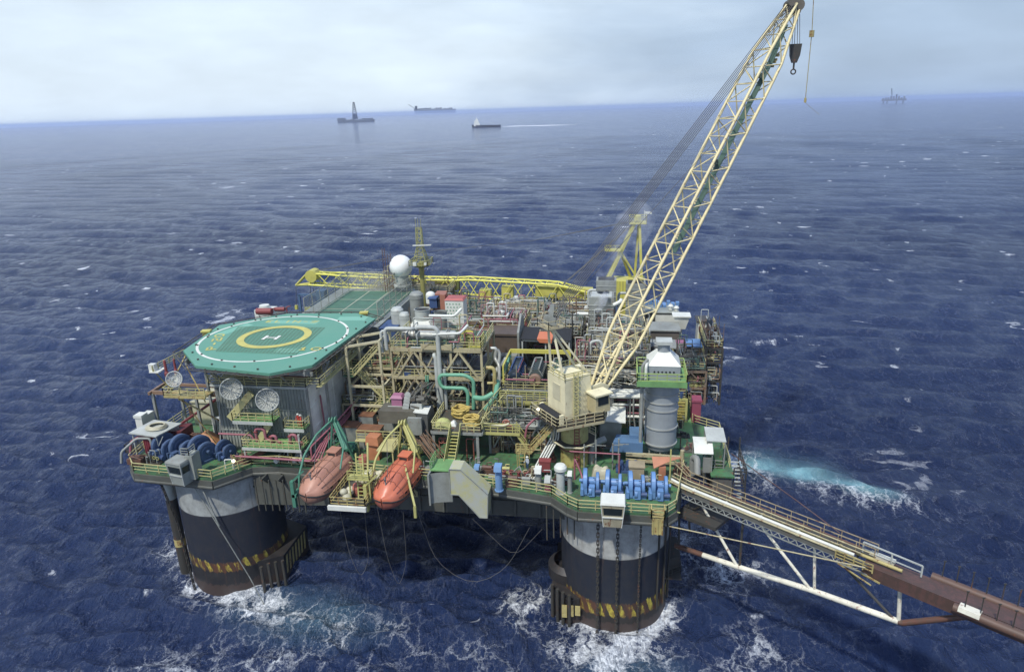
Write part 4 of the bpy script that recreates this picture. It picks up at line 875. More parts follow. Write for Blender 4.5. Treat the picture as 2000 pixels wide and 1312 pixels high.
# ================================================================== LIFEBOATS
def lifeboat(cx,cy,zk,m,mh,lb,rz=0):
    t=thing('lifeboat',(cx,cy,zk),lb,'lifeboat','enclosed lifeboats hanging at the front edge'); t.rotation_euler=(R(3),0,R(-9))
    Ln,B,H=9.0,3.9,3.7; prof=[]
    secs=[]
    for i in range(25):
        u=i/24; y=-Ln/2+Ln*u; k=max(0,1-abs(2*u-1)**(5.0 if u>.5 else 4.2))**.5; bw=B/2*(.03+.97*k); sheer=.55*abs(2*u-1)**2.2; kz=.8*abs(2*u-1)**4
        top=H*(.62+.38*(1-abs(2*u-1.05)**3.2 if abs(2*u-1.05)<1 else 0)); gz=1.25+sheer
        top=max(top,gz+.35)
        secs.append((y,bw,kz,gz,top,k))
    g=[];hgrid=[]
    for (y,bw,kz,gz,top,k) in secs:
        hgrid.append([(cx+a*bw,cy+y,zk+kz+(gz-kz)*b_) for a,b_ in ((-1,1),(-.93,.62),(-.66,.26),(-.30,.06),(0,0),(.30,.06),(.66,.26),(.93,.62),(1,1))])
        g.append([(cx+a*bw,cy+y,zk+gz+(top-gz)*b_) for a,b_ in ((1,0),(.94,.42),(.72,.74),(.52,.80),(.46,1.0),(0,1.04),(-.46,1.0),(-.52,.80),(-.72,.74),(-.94,.42),(-1,0))])
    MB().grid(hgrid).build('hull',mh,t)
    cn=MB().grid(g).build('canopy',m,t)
    b=MB(); 
    for s in (1,-1): b.pipe([(cx+s*(bw+.06),cy+y,zk+gz) for (y,bw,kz,gz,top,k) in secs],.09,6,0)
    b.build('fender',BLK,t)
    b=MB(); b.cbox((cx,cy+2.2,zk+H+.1),1.25,1.3,.75); b.cbox((cx,cy+2.2,zk+H+.52),1.4,1.45,.1); c_=b.build('conning_tower',m,t)
    MB().box(cx-.5,cx+.5,cy+1.5,cy+1.56,zk+H-.05,zk+H+.35).build('window',GLS,c_)
    for s in (1,-1):
        MB().box(cx+s*.42-.03,cx+s*.42+.03,cy-3.2,cy+2.9,zk+H-.05,zk+H+.10).build('grab_rail',mh,t)
        for y in (-1.8,-.2,1.2): MB().cbox((cx+s*1.36,cy+y,zk+2.35),.08,.7,.4,0,s*.55).build('hatch',mh,t)
    MB().hexa([(cx-.36,cy-3.5,zk+1.9),(cx+.36,cy-3.5,zk+1.9),(cx+.3,cy-2.5,zk+2.4),(cx-.3,cy-2.5,zk+2.4),(cx-.36,cy-3.75,zk+2.55),(cx+.36,cy-3.75,zk+2.55),(cx+.3,cy-2.5,zk+3.0),(cx-.3,cy-2.5,zk+3.0)]).build('bow_hatch',BLK,t)
    b=MB()
    for s in (-1,1):
        for a,hh in ((.62,.86),(.86,.62),(.985,.28)):
            b.pipe([(cx+s*a*bw,cy+y,zk+gz+(top-gz)*hh+.02) for (y,bw,kz,gz,top,k) in secs[3:-3]],.045,5,0)
    for i in (5,9,13,17,20):
        (y,bw,kz,gz,top,k)=secs[i]; b.pipe([(cx+a*bw*1.012,cy+y,zk+gz+(top-gz)*b_+.02) for a,b_ in ((1,0),(.94,.42),(.72,.74),(.52,.82),(.46,1.02),(0,1.06),(-.46,1.02),(-.52,.82),(-.72,.74),(-.94,.42),(-1,0))],.035,5,0)
    b.build('seam',mh,t)
    for s in (-1,1):
        for i in (6,10,14): (y,bw,kz,gz,top,k)=secs[i]; MB().cbox((cx+s*bw*.985,cy+y+.3,zk+gz+.42),.06,.42,.24).build('window',GLS,t)
    b=MB()
    for y in (-3.1,3.3): b.tube((cx,cy+y,zk+2.6),(cx,cy+y,zk+3.9),.09); b.torus((cx,cy+y,zk+4.0),.2,.06,12,5,'X')
    b.build('lifting_hook',GRY,t)
    b=MB()
    for y in np.arange(-3.2,3.3,.55):
        k=max(0,1-abs(2*((y+Ln/2)/Ln)-1)**3)**.55
        for s in (1,-1): b.bar((cx+s*(B/2*k+.05),cy+y,zk+1.35),(cx+s*(B/2*k+.07),cy+y+.28,zk+1.1),.045);b.bar((cx+s*(B/2*k+.07),cy+y+.28,zk+1.1),(cx+s*(B/2*k+.05),cy+y+.55,zk+1.35),.045)
    b.build('grab_line',BAG,t)
    return t
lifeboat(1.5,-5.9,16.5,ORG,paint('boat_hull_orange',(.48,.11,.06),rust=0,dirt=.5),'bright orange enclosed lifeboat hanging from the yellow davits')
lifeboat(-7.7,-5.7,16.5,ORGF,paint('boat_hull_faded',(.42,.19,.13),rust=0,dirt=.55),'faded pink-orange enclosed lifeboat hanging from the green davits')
# davits
def davit(cx,m,lb,flip=1):
    t=thing('lifeboat_davit',(cx,-3,DZ),lb,'davit','lifeboat davits')
    for k_,y in enumerate((-9.4,-1.7)):
        pass
    # inner trestle behind the boat and outer arm ahead of it, each with a bent plate arm
    b=MB(); b.bar((cx-1.6,-.6,DZ),(cx-.2,-1.6,23.9),.24); b.bar((cx+1.6,-.6,DZ),(cx+.2,-1.6,23.9),.24); b.bar((cx-.2,-1.6,23.9),(cx-.4,1.6,DZ),.2); b.bar((cx-1.0,-1.0,20.6),(cx+1.0,-1.0,20.6),.16); b.bar((cx-1.2,-.8,19.6),(cx+.6,-1.3,22.2),.1); b.bar((cx+1.2,-.8,19.6),(cx-.6,-1.3,22.2),.1); b.build('trestle',m,t)
    b=MB().extr([(cx-.3,-1.9,24.1),(cx+.3,-1.8,24.2),(cx+1.75,-2.6,21.9),(cx+2.0,-3.0,20.7),(cx+1.4,-3.2,20.5),(cx+.5,-2.4,22.4)],(0,.25,0)); b.build('arm_plate',m,t)
    b=MB(); b.pipe([(cx-.2,-1.8,23.9),(cx-1.4,-4.0,22.9),(cx-2.2,-6.2,21.2),(cx-2.45,-7.6,19.2),(cx-2.4,-8.0,17.8)],.14,8); b.pipe([(cx+.1,-1.8,23.9),(cx+2.1,-4.2,21.8),(cx+2.4,-6.6,19.8)],.11,8); b.build('bent_arm',m,t)
    b=MB(); b.box(cx-2.75,cx-2.2,-9.4,-3.4,17.3,17.7); b.box(cx-2.8,cx-2.4,-9.4,-8.9,16,19.4); b.bar((cx-2.5,-9.1,19.4),(cx-1.0,-9.2,20.8),.2); b.build('outrigger',m,t)
    b=MB()
    for i in range(3): b.lathe((cx-.5+.4*i,-1.9,23.9+.1*i),[(0,0),(.36,0),(.36,.12),(0,.12)],14,'X')
    b.bar((cx-.6,-2.2,23.6),(cx-.4,-3.2,20.4),.05); b.build('sheave',m,t)
    b=MB(); b.tube((cx-.1,-2.0,24.0),(cx+.3,-2.9,20.6),.035,5); b.tube((cx-1.4,-4.0,22.9),(cx,-8.6,20.2),.035,5); b.build('fall_wire',WIRE,t)
    b=MB(); b.cbox((cx+.4,1.0,DZ+.8),1.4,1.0,1.0); b.tube((cx-.5,1,DZ+.8),(cx+1.4,1,DZ+.8),.45,12); b.build('winch',m,t)
    return t
davit(-7.9,GRND,'green davit arms holding the faded lifeboat'); davit(1.1,YEL,'yellow davit arms holding the orange lifeboat')
b=MB(); b.bar((2.2,-5.6,20.2),(4.4,-9.6,17.2),.22,.3); b.bar((4.4,-9.6,17.2),(4.4,-9.6,15.8),.3,.3); b.bar((-1.9,-6.2,23.3),(-1.4,-8.8,18.0),.2); solo('davit_strut',b,YEL,'long yellow strut slanting across the orange lifeboat bow','strut')
# platform between the boats
t=thing('boarding_platform',(-3.4,-6,17),'railed boarding platform between the two lifeboats','platform')
MB().box(-5.4,-1.2,-10.6,-2.8,17.1,17.3).build('floor',GRATE,t); MB().box(-5.6,-1.0,-10.9,-10.6,16.9,17.45).build('edge',WHT,t)
MB().rail([(-5.4,-2.8,17.3),(-5.4,-10.5,17.3),(-1.2,-10.5,17.3),(-1.2,-2.8,17.3)],1.1,1.1,.05).build('railing',YOLD,t)
b=MB(); 
for x in (-5,-1.6): b.bar((x,-9.5,17.0),(x,-3.3,13.6),.25)
b.build('bracket',YOLD,t)
b=MB().box(-3.6,-.9,-9.3,-8.0,20.0,20.15); b.ladder((-2.2,-8.8,17.3),(-2.5,-7.6,22.6),.8,(1,0,0),.42,.06); b.rail([(-3.5,-9.2,20.15),(-.9,-9.2,20.15),(-.9,-8,20.15)],1,.9)
for x,y in ((-3.4,-9.1),(-1,-9.1)): b.bar((x,y,17.3),(x,y,20),.14)
solo('ladder_stand',b,YEL,'yellow ladder and landing between the two lifeboats','ladder')
rg=random.Random(3)
for k,(x,y,s,lb) in enumerate(((-4.0,-8.6,.95,'cream bundle nearest the front on the boarding platform'),(-3.0,-5.4,1.2,'large cream bundle at the middle of the boarding platform'),(-1.9,-4.6,.8,'cream bundle beside the yellow ladder'))):
    b=MB(); 
    for i in range(5): b.sphere((x+rg.uniform(-.6,.6)*s,y+rg.uniform(-.8,.8)*s,17.5+rg.uniform(.2,.8)*s),rg.uniform(.4,.62)*s,10,7,.8)
    solo('net_bundle',b,BAG,lb,'bundle','cream bundles on the boarding platform')
for x,y,z,lb in ((-3.0,-7.9,17.9,'round red buoy by the front cream bundle'),(-4.0,-3.0,19.0,'red round float tank behind the cream bundles')):
    b=MB().lathe((x,y,z-.6),[(0,0),(.5,.1),(.62,.5),(.62,1.0),(.5,1.4),(0,1.5)],16); b.tube((x,y,17.3),(x,y,z-.5),.12); solo('float_tank',b,paint('float_red',(.50,.12,.08),rust=.1,dirt=.4),lb,'buoy')
b=MB().hexa([(-4.4,-1.0,20.2),(-2.6,-1.2,20.2),(-2.5,.4,20.2),(-4.3,.5,20.2),(-4.3,-.9,21.3),(-2.7,-1.1,21.3),(-2.6,.3,21.3),(-4.2,.4,21.3)]); b.box(-4.2,-2.8,-.8,.2,DZ,20.2); solo('storage_box',b,paint('box_orange',(.60,.20,.07),rust=.1,dirt=.35),'orange storage box behind the boarding platform','box')
b=MB().box(-2.4,-.2,-2.5,.8,20.2,20.35); b.rail([(-6.2,.8,20.2),(-.2,.8,20.2),(-.2,-2.6,20.2)],1.1,1.2);b.box(-6.2,-2.4,-.0,.8,20.1,20.2)
for x,y in ((-6,.6),(-.4,.6),(-.4,-2.3)): b.bar((x,y,DZ),(x,y,20.2),.16)
solo('walkway',b,RAIL,'grey and yellow walkway behind the boarding platform','walkway')
for k,(px,z) in enumerate(((660,0),(735,0))):
    q=Yp(px,975,-9.5); b=MB(); b.pipe([(q.x,-9.5,16.9),(q.x+.6,-9.5,10),(q.x+1.6,-9.3,6.5-k),(q.x+2.8,-9.1,9),(q.x+2.9,-9.0,16)],.03,5,1.5); solo('hanging_rope',b,WIRE,('thin rope loop hanging below the boarding platform','thin rope loop hanging below the orange lifeboat')[k],'rope')
b=MB(); b.pipe([(3,-5,14),(5.0,-5.2,6.5),(9.5,-5.4,3.6),(14,-5.6,6.5),(17,-5.4,12.6)],.035,5,3); b.pipe([(10,-5,13),(15,-5.2,8),(18.5,-5.4,12.5)],.03,5,2); solo('hanging_rope',b,WIRE,'long slack rope looping between hull underside and the near right leg','rope')

# ================================================================== SHIELD BOX, VENTS, STORES ALONG THE FRONT
F=-7.4
pts=[Yp(px,py,F) for px,py in ((877,916),(899,917),(953,966),(952,1011),(937,1010),(896,966),(880,965))]
t=thing('boarding_chute',pts[4],'long angular grey and yellow-stained chute box slanting over the front edge','chute')
MB().extr(pts,(0,2.2,0)).build('body',CHUTE,t)
b=MB(); 
for p,q in zip(pts,pts[1:]+pts[:1]): b.bar(p+Vector((0,-.03,0)),q+Vector((0,-.03,0)),.09)
b.build('edge_trim',GRY,t)
b=MB()
for i in range(15):
    a=Vector(Yp(851+1.9*i,909+abs(i-4)*.15,-6.9+.0*i)); 
g=[]
for k in range(2):
    row=[]
    for i in range(13):
        a=PI*.95*i/12; x=7.5-2.1*math.sin(a*.5+.0)*1.0; row.append((5.6+ (1-math.cos(a*.55))*2.4-.1, -6.9+.9*(1-math.sin(a*.5))*-.6+i*.03,20.1-3.9*k))
    g.append(row)
b.grid(g); b.grid([[Vector(p)+Vector((.03,.12,0)) for p in r] for r in g][::-1]); b.box(5.5,5.7,-7.6,-5.2,16.2,20.2)
solo('curved_guard',b,GRY,'grey curved guard plate left of the angular chute box','guard plate')
b=MB(); b.box(5.6,8.6,-6.6,-3.8,20.2,20.35); b.rail([(5.6,-6.5,20.35),(5.6,-3.8,20.35)],1,1);b.box(5.8,8.4,-5.8,-4.4,DZ,20.2); solo('landing',b,GRNB,'green landing at the foot of the long yellow stair','platform')
def gooseneck(px,pyt,pyb,r,mb,mc,lb,mush=False):
    q=Zp(px,pyb,DZ); h=Yp(px,pyt,q.y).z-DZ
    t=thing('ventilator',(q.x,q.y,DZ),lb,'ventilator','deck ventilators along the front edge')
    MB().cyl((q.x,q.y,DZ),r,0,h-r*1.2,16).lathe((q.x,q.y,DZ),[(r*1.25,0),(r*1.25,.12),(r,.14)],16).build('trunk',mb,t)
    b=MB()
    if mush: b.lathe((q.x,q.y,DZ+h-r*1.3),[(r*1.05,-.1),(r*1.5,0),(r*1.5,.35),(r*1.1,.62),(0,.7)],18)
    else: b.hexa([(q.x-r,q.y-r*1.9,DZ+h-r*1.5),(q.x+r,q.y-r*1.9,DZ+h-r*1.5),(q.x+r,q.y+r,DZ+h-r*1.3),(q.x-r,q.y+r,DZ+h-r*1.3),(q.x-r,q.y-r*1.4,DZ+h-.1),(q.x+r,q.y-r*1.4,DZ+h-.1),(q.x+r,q.y+r*.8,DZ+h),(q.x-r,q.y+r*.8,DZ+h)])
    b.build('hood',mc,t)
    if mush: MB().lathe((q.x,q.y,DZ+h-r*1.75),[(r*.98,0),(r*1.06,0),(r*1.06,.35),(r*.98,.35)],18).build('dark_band',BLK,t)
BLUV=paint('vent_blue',(.13,.30,.62),rust=.15,dirt=.25)
gooseneck(933,907,935,.30,GRY,BLUV,'thin ventilator with small blue hood, right of the chute box')
gooseneck(975,906,957,.42,BLUV,BLUV,'tall blue ventilator on the front edge')
gooseneck(1052,911,953,.38,GRY,WHT,'grey ventilator with white hood left of the small red box')
gooseneck(1095,907,962,.48,GRYL,WHT,'tall pale mushroom ventilator nearest the blue winches',True)
gooseneck(1113,920,962,.26,GRY,WHT,'thin square-topped grey ventilator beside the mushroom ventilator')
gooseneck(1070,930,957,.34,PNK,GRYL,'short pinkish ventilator below the red box')
q=Zp(1064,935,DZ); b=MB().cbox((q.x,q.y+.4,DZ+1.6),1.3,.9,1.3).cbox((q.x,q.y+.4,DZ+2.3),1.45,1.0,.08); b.bar((q.x,q.y+.4,DZ),(q.x,q.y+.4,DZ+1),.15); solo('fire_box',b,RED,'red fire hose box between the two white-hooded ventilators','box')
b=MB(); q=Zp(1010,935,DZ)
for i in range(4): b.tube((q.x-1.6+.9*i,q.y,DZ),(q.x-1.6+.9*i,q.y,DZ+.9),.2,10); b.torus((q.x-1.6+.9*i,q.y,DZ+1.0),.28,.05,12,5)
solo('valve_row',b,RED,'row of small red handwheel valves on the front deck','valve')
b=MB(); q=Zp(1010,930,DZ)
for i in range(6): b.pipe([q+Vector((-4+i*1.7,.6,.2)),q+Vector((-3+i*1.6,.9,.9)),q+Vector((-2.2+i*1.5,-.5,.3))],.09,6)
b.tube((12.0,-4.2,18.4),(20.2,-5.2,18.4),.12); b.tube((12.0,-3.9,18.6),(20.2,-4.8,18.6),.09); solo('deck_piping',b,GRY,'low grey piping along the front deck between ventilators','pipe')
q=Zp(1003,950,DZ)
for (px,py,s,m,lb) in ((1000,948,.7,BRN,'small rusty machine behind the front railing right of the blue ventilator'),(952,925,.6,BRN,'small rusty pump right of the chute box'),(988,925,.5,YEL,'small yellow-topped machine behind the tall blue ventilator'),(1028,945,.5,GRY,'small grey pump on the green front deck')):
    q=Zp(px,py,DZ); b=MB().cbox((q.x,q.y,DZ+s*.6),s*2,s*1.3,s*1.2); b.tube((q.x-s,q.y,DZ+s*1.5),(q.x+s,q.y,DZ+s*1.5),s*.45,10); b.pipe([(q.x,q.y,DZ+s),(q.x,q.y,DZ+s*2.6),(q.x+s,q.y,DZ+s*2.6)],.07,6); solo('pump',b,m,lb,'pump')
# ================================================================== PEDESTAL CRANE (cream) 
PC=Vector((21.9,1.4,0))
t=crane=thing('pedestal_crane',(PC.x,PC.y,DZ),'cream lattice-boom pedestal crane on a yellow pedestal, boom raised to the upper right','crane')
b=MB(); b.lathe((PC.x,PC.y,0),[(1.75,DZ),(1.75,20.3),(1.66,20.4),(1.66,21.3)],32); b.build('pedestal',YELP,t)
b=MB(); b.lathe((PC.x,PC.y,0),[(1.68,21.2),(1.72,23.6),(1.9,24.2),(1.9,24.6)],32); b.build('slew_column',paint('slew_yellow',(.50,.46,.14),rust=.5,dirt=.4),t)
b=MB(); b.lathe((PC.x,PC.y,0),[(1.7,21.05),(2.75,21.05),(2.75,21.2),(1.7,21.2)],8,'Z',False,PI/8); b.build('service_ring',DRK,t)
b=MB(); P8=[(PC.x+2.75*math.cos(PI/8+i*PI/4),PC.y+2.75*math.sin(PI/8+i*PI/4),21.2) for i in range(8)]; 
for a_,c_ in zip(P8,P8[1:]+P8[:1]): b.bar(a_,c_,.14)
b.rail(P8[0:5],1.1,1.2,.04); b.build('ring_railing',CREAM,t)
b=MB(); b.ladder((PC.x+.4,PC.y-1.85,DZ),(PC.x+.4,PC.y-1.85,24.5),.55,(1,0,0),.4,.04)
b.torus((PC.x,PC.y,20.3),1.95,.07,24,5); b.build('ladder',RED,t)
# house, turned so that the boom points right and away from the viewer
CA=R(38); cdx=Vector((math.cos(CA),math.sin(CA),0)); cdy=Vector((-math.sin(CA),math.cos(CA),0))
def CL(x,y,z): return Vector((PC.x,PC.y,0))+cdx*x+cdy*y+Vector((0,0,z if z>34 else z-1.5))
def chex(b,x0,x1,y0,y1,z0,z1,tx0=None,tx1=None):
    tx0=x0 if tx0 is None else tx0; tx1=x1 if tx1 is None else tx1
    return b.hexa([CL(x0,y0,z0),CL(x1,y0,z0),CL(x1,y1,z0),CL(x0,y1,z0),CL(tx0,y0,z1),CL(tx1,y0,z1),CL(tx1,y1,z1),CL(tx0,y1,z1)])
b=MB(); chex(b,-2.6,1.5,-1.9,1.9,26.5,31.6,-2.6,.9); hs=b.build('house',CREAM,t)
b=MB(); chex(b,-2.66,-2.6,-.9,.7,28.6,30.6); b.build('door',paint('cream_panel',(.66,.60,.42),rust=.2,dirt=.3),hs)
b=MB(); chex(b,-2.0,.4,-1.2,1.2,31.3,31.9); chex(b,.3,1.0,-.4,.4,31.3,32.2); b.build('roof_hatch',CREAM,hs)
b=MB(); b.rail([CL(-2.6,-1.9,31.3),CL(-2.6,1.9,31.3),CL(1.2,1.9,31.3)],1.0,1.2,.04); b.rail([CL(-2.6,-1.9,31.3),CL(1.0,-1.9,31.3)],1.0,1.2,.04); b.build('roof_railing',RAIL,hs)
b=MB(); pl=[CL(-4.4,-2.9,26.1),CL(1.5,-3.9,26.1),CL(3.2,-2.2,26.1),CL(3.2,2.6,26.1),CL(-4.4,2.9,26.1)]; b.extr(pl,(0,0,.2)); b.build('house_platform',DRK,t)
b=MB(); b.rail([CL(3.2,-2.2,26.3),CL(1.5,-3.9,26.3),CL(-4.4,-2.9,26.3),CL(-4.4,2.9,26.3),CL(0,2.7,26.3)],1.2,1.2,.05)
for a_,c_ in zip(pl,pl[1:]): b.bar(a_,c_,.2,.3)
b.build('platform_railing',BEAM,t)
b=MB(); b.tube(CL(-3.5,-2.3,26.95),CL(-3.5,1.9,26.95),.62,18); b.build('winch_drum',BLK,t)
b=MB(); chex(b,-3.7,-3.2,-2.55,-2.3,26.3,27.6);chex(b,-3.7,-3.2,1.9,2.1,26.3,27.6); b.build('drum_bracket',CREAM,t)
b=MB(); chex(b,.5,2.6,-3.7,-2.0,27.2,29.4,.5,2.4); cb=b.build('operator_cab',paint('cab_ochre',(.55,.46,.24),rust=.3,dirt=.35),t)
b=MB(); chex(b,.3,2.8,-3.9,-1.9,29.4,29.6); b.build('cab_roof',CREAM,cb)
b=MB(); b.extr([CL(.8,-3.73,28.2),CL(2.3,-3.73,28.2),CL(2.25,-3.73,29.2),CL(.8,-3.73,29.2)],-cdy*.02); b.extr([CL(2.62,-3.5,28.0),CL(2.62,-2.2,28.0),CL(2.46,-2.2,29.25),CL(2.46,-3.5,29.25)],cdx*.02); b.build('cab_window',GLS,cb)
b=MB(); b.ladder(CL(-1.2,-2.1,26.3),CL(-1.2,-2.1,32.3),.6,tuple(cdx),.38,.05)
for z in np.arange(28,32.2,.7): b.pipe([CL(-1.55,-2.1,z),CL(-1.5,-2.7,z),CL(-.9,-2.7,z),CL(-.85,-2.1,z)],.03,4)
b.build('caged_ladder',RAIL,hs)
# boom foot brackets
b=MB()
for y in (-1.55,1.35): b.extr([CL(1.4,y,26.6),CL(3.4,y,27.3),CL(4.0,y,29.4),CL(2.9,y,30.0),CL(1.3,y,29.8)],cdy*.2)
b.build('boom_foot_bracket',CREAM,t)
# A-frame
AT=CL(-3.3,0,36.2)
b=MB()
for y in (-1.4,1.4): b.bar(CL(-2.4,y,31.3),AT+cdy*y*.35,.26); b.bar(CL(1.2,y,31.3),AT+cdy*y*.35,.22)
b.bar(CL(-2.6,-1.0,33),CL(-2.6,1.0,33),.15); b.build('a_frame',CREAM,t)
b=MB(); b.extr([AT+cdx*-1.0+cdy*-1.2,AT+cdx*1.3+cdy*-1.2,AT+cdx*1.3+cdy*1.2,AT+cdx*-1.0+cdy*1.2],(0,0,.12)); b.rail([AT+cdx*-1.0+cdy*-1.2,AT+cdx*1.3+cdy*-1.2,AT+cdx*1.3+cdy*1.2,AT+cdx*-1.0+cdy*1.2],1.0,1.2,.04,1,True)
b.bar(AT+cdx*-1.0+cdy*-1.2,AT+cdx*-2.6+cdy*-2.0+Vector((0,0,.6)),.14); b.build('a_frame_platform',BEAM,t)
b=MB()
for i in range(4): b.lathe(AT+Vector((0,0,.8))+cdy*(-.6+.4*i),[(0,-.05),(.5,-.05),(.5,.05),(0,.05)],16,'Y')
b.bar(AT+Vector((0,0,.2)),AT+Vector((.2,.2,2.6)),.5,.25); b.build('sheave_block',GRY,t)
# boom : four chords, foot taper, straight middle, head taper
TIPy=27.0
TIP=Yp(1549,14,TIPy)
FOOT=(CL(3.0,0,27.9)); bd=(TIP-FOOT); BLn=bd.length; bd.normalize()
bw=Vector((bd.x,bd.y,0)).normalized(); bw=Vector((-bw.y,bw.x,0))      # lateral
bn=bd.cross(bw).normalized(); 
if bn.z>0: bn=-bn                                                     # underside normal
def sect(s):
    u=s/BLn; wd=1.38*min(1,.62+.38*min(1,u/.13)); dp=1.5*min(1,.10+.9*min(1,u/.15))
    if u>.86: k=(u-.86)/.14; wd=wd*(1-k)+.75*k; dp=dp*(1-k)+.45*k
    o=FOOT+bd*s; return [o+bw*wd+bn*dp*-1.0*.0-bn*dp,o-bw*wd-bn*dp,o-bw*wd+bn*dp,o+bw*wd+bn*dp]
NB=22; st=[BLn*(i/NB) for i in range(NB+1)]; S=[sect(s) for s in st]
b=MB()
for k in range(4):
    b.pipe([q[k] for q in S],.19,8,0)
b.build('boom_chord',CREAMB,t)
b=MB()
for i in range(NB):
    for k in range(4):
        k2=(k+1)%4
        if i%2==0: b.tube(S[i][k],S[i+1][k2],.085,6,caps=False)
        else: b.tube(S[i][k2],S[i+1][k],.085,6,caps=False)
        if k in (0,2) or i%3==0: b.tube(S[i][k],S[i][k2],.075,6,caps=False)
b.build('boom_lacing',CREAMB,t)
b=MB()
for i in range(8,NB-1):
    a0=(S[i][2]*.5+S[i][3]*.5)-bn*.5; a1=(S[i+1][2]*.5+S[i+1][3]*.5)-bn*.5; b.hexa([a0-bw*.42,a0+bw*.42,a0+bw*.42-bn*.07,a0-bw*.42-bn*.07,a1-bw*.42,a1+bw*.42,a1+bw*.42-bn*.07,a1-bw*.42-bn*.07])
b.build('boom_walkway',paint('walkway_green',(.05,.12,.09),rust=.2,dirt=.4),t)
b=MB()
for i in (6,13,18):
    o=(S[i][0]+S[i][2])/2; b.lathe(o+bn*.2,[(0,-.7),(.34,-.7),(.34,.7),(0,.7)],12,'Y')
b.build('boom_guide_sheave',paint('dark_green_guide',(.05,.09,.08),rust=.3,dirt=.4),t)
b=MB()
for i in range(3): b.lathe(TIP+bd*.2+bw*(-.7+.7*i),[(0,-.12),(.75,-.12),(.75,.12),(0,.12)],18,'Y'); 
b.lathe(TIP+bd*.1+bn*.9,[(0,-.5),(.5,-.5),(.5,.5),(0,.5)],16,'Y'); b.lathe(TIP-bn*.6+bd*.3,[(0,-.6),(.6,-.6),(.6,.6),(0,.6)],14,'Y'); b.build('boom_head_sheave',paint('head_dark',(.16,.14,.12),rust=.4,dirt=.5),t)
for i,dd in ((1,3.2),(2,4.2)): MB().cbox(TIP-bd*(dd+3)+bn*(1.5),.5,.5,.35).cbox(TIP-bd*(dd+3.6)+bn*(1.6),.4,.4,.3).build('floodlight',YOLD,t)
b=MB(); J=TIP+bd*.6; JE=Yp(1590,-22,TIPy+1); b.bar(J,JE,.5,.4); b.build('jib',CREAMB,t)
# luffing wires A-frame -> boom head, hook falls
b=MB()
for k in (-1,-.6,-.2,.2,.6,1): b.tube(AT+cdy*k*.9+Vector((0,0,.9)),TIP+bw*k*.8-bn*.6,.045,5,caps=False)
b.tube(AT+Vector((0,0,.5)),S[15][1],.035,5,caps=False)
b.build('luffing_wire',WIRE,t)
HB=Yp(1554,88,TIPy-.3)
b=MB()
for dx in (-.45,-.15,.2,.5): b.tube(TIP+bn*.9+Vector((dx*.8+.1,0,-.3)),HB+Vector((dx,0,0)),.04,5,caps=False)
b.build('hoist_wire',WIRE,t)
b=MB(); b.extr([HB+Vector((-.75,-.3,.1)),HB+Vector((.75,-.3,.1)),HB+Vector((.62,-.3,-1.3)),HB+Vector((.3,-.3,-2.2)),HB+Vector((-.3,-.3,-2.2)),HB+Vector((-.62,-.3,-1.3))],(0,.6,0)); b.tube(HB+Vector((0,0,-2.2)),HB+Vector((0,0,-3.0)),.12); b.torus(HB+Vector((0,0,-3.3)),.3,.09,14,6,'Y')
b.build('hook_block',DRK,t)
W=Yp(1586,60,TIPy+1); b=MB(); b.tube(JE,W,.05,5); b.cyl((W.x,W.y,W.z-.8),.32,0,.8,12); b.tube(W,W-Vector((0,0,8.6)),.05,5); b.tube(W-Vector((0,0,8.4)),W-Vector((0,0,9.0)),.16,8); b.tube(W-Vector((0,0,9)),W+Vector((2,0,-10.6)),.02,4); b.build('whip_line',YOLD,t)

# ================================================================== GREY EXHAUST STACK
SX,SY=32.4,4.0
t=thing('exhaust_stack',(SX,SY,DZ),'tall ribbed grey exhaust stack with white cone top and green railed collar','stack')
MB().lathe((SX,SY,0),[(0,19.4),(1.7,19.4),(1.95,20.2),(1.95,28.6)],48).build('shell',STK,t)
b=MB()
for z in (20.2,22.4,24.8,25.8,26.9): b.lathe((SX,SY,z),[(1.95,-.07),(2.07,-.07),(2.07,.07),(1.95,.07)],48)
b.build('band',ALU,t)
b=MB()
for i in range(6):
    a=PI*2*i/6+.5; c_=Vector((SX+1.5*math.cos(a),SY+1.5*math.sin(a),DZ)); b.bar(c_,c_+Vector((0,0,2)),.2); b.bar(c_,Vector((SX+1.5*math.cos(a+1.05),SY+1.5*math.sin(a+1.05),19.7)),.14)
b.build('support_leg',GRY,t)
b=MB().box(SX-1.9,SX+1.9,SY-1.9,SY+1.9,28.6,30.7); b.build('square_casing',STK,t)
b=MB().hexa([(SX-1.95,SY-1.95,30.7),(SX+1.95,SY-1.95,30.7),(SX+1.95,SY+1.95,30.7),(SX-1.95,SY+1.95,30.7),(SX-.8,SY-.8,32.0),(SX+.8,SY-.8,32.0),(SX+.8,SY+.8,32.0),(SX-.8,SY+.8,32.0)]); b.build('cone',WHT,t)
MB().lathe((SX,SY,0),[(.72,31.95),(.72,33.0)],24).build('neck',STK,t)
MB().box(SX-.95,SX+.95,SY-.95,SY+.95,33.0,33.4).build('cap',GRYL,t)
b=MB().box(SX-3.1,SX+2.6,SY-3.0,SY+2.6,28.75,28.95); b.box(SX-3.15,SX+2.65,SY-3.08,SY-3.0,28.5,29.2); b.build('collar_platform',GRNB,t)
b=MB().rail([(SX-3.1,SY-3,28.95),(SX+2.6,SY-3,28.95),(SX+2.6,SY+2.6,28.95),(SX-3.1,SY+2.6,28.95)],1.2,1.1,.05,2,True); b.build('collar_railing',paint('bright_green_rail',(.35,.50,.10),rust=.2,dirt=.3),t)
b=MB()
for i in range(6): b.lathe((SX-1.1+.45*i,SY-1.96,30.0),[(0,0),(.11,0),(.11,.06)],10,'Y')
b.build('port_hole',BLK,t)
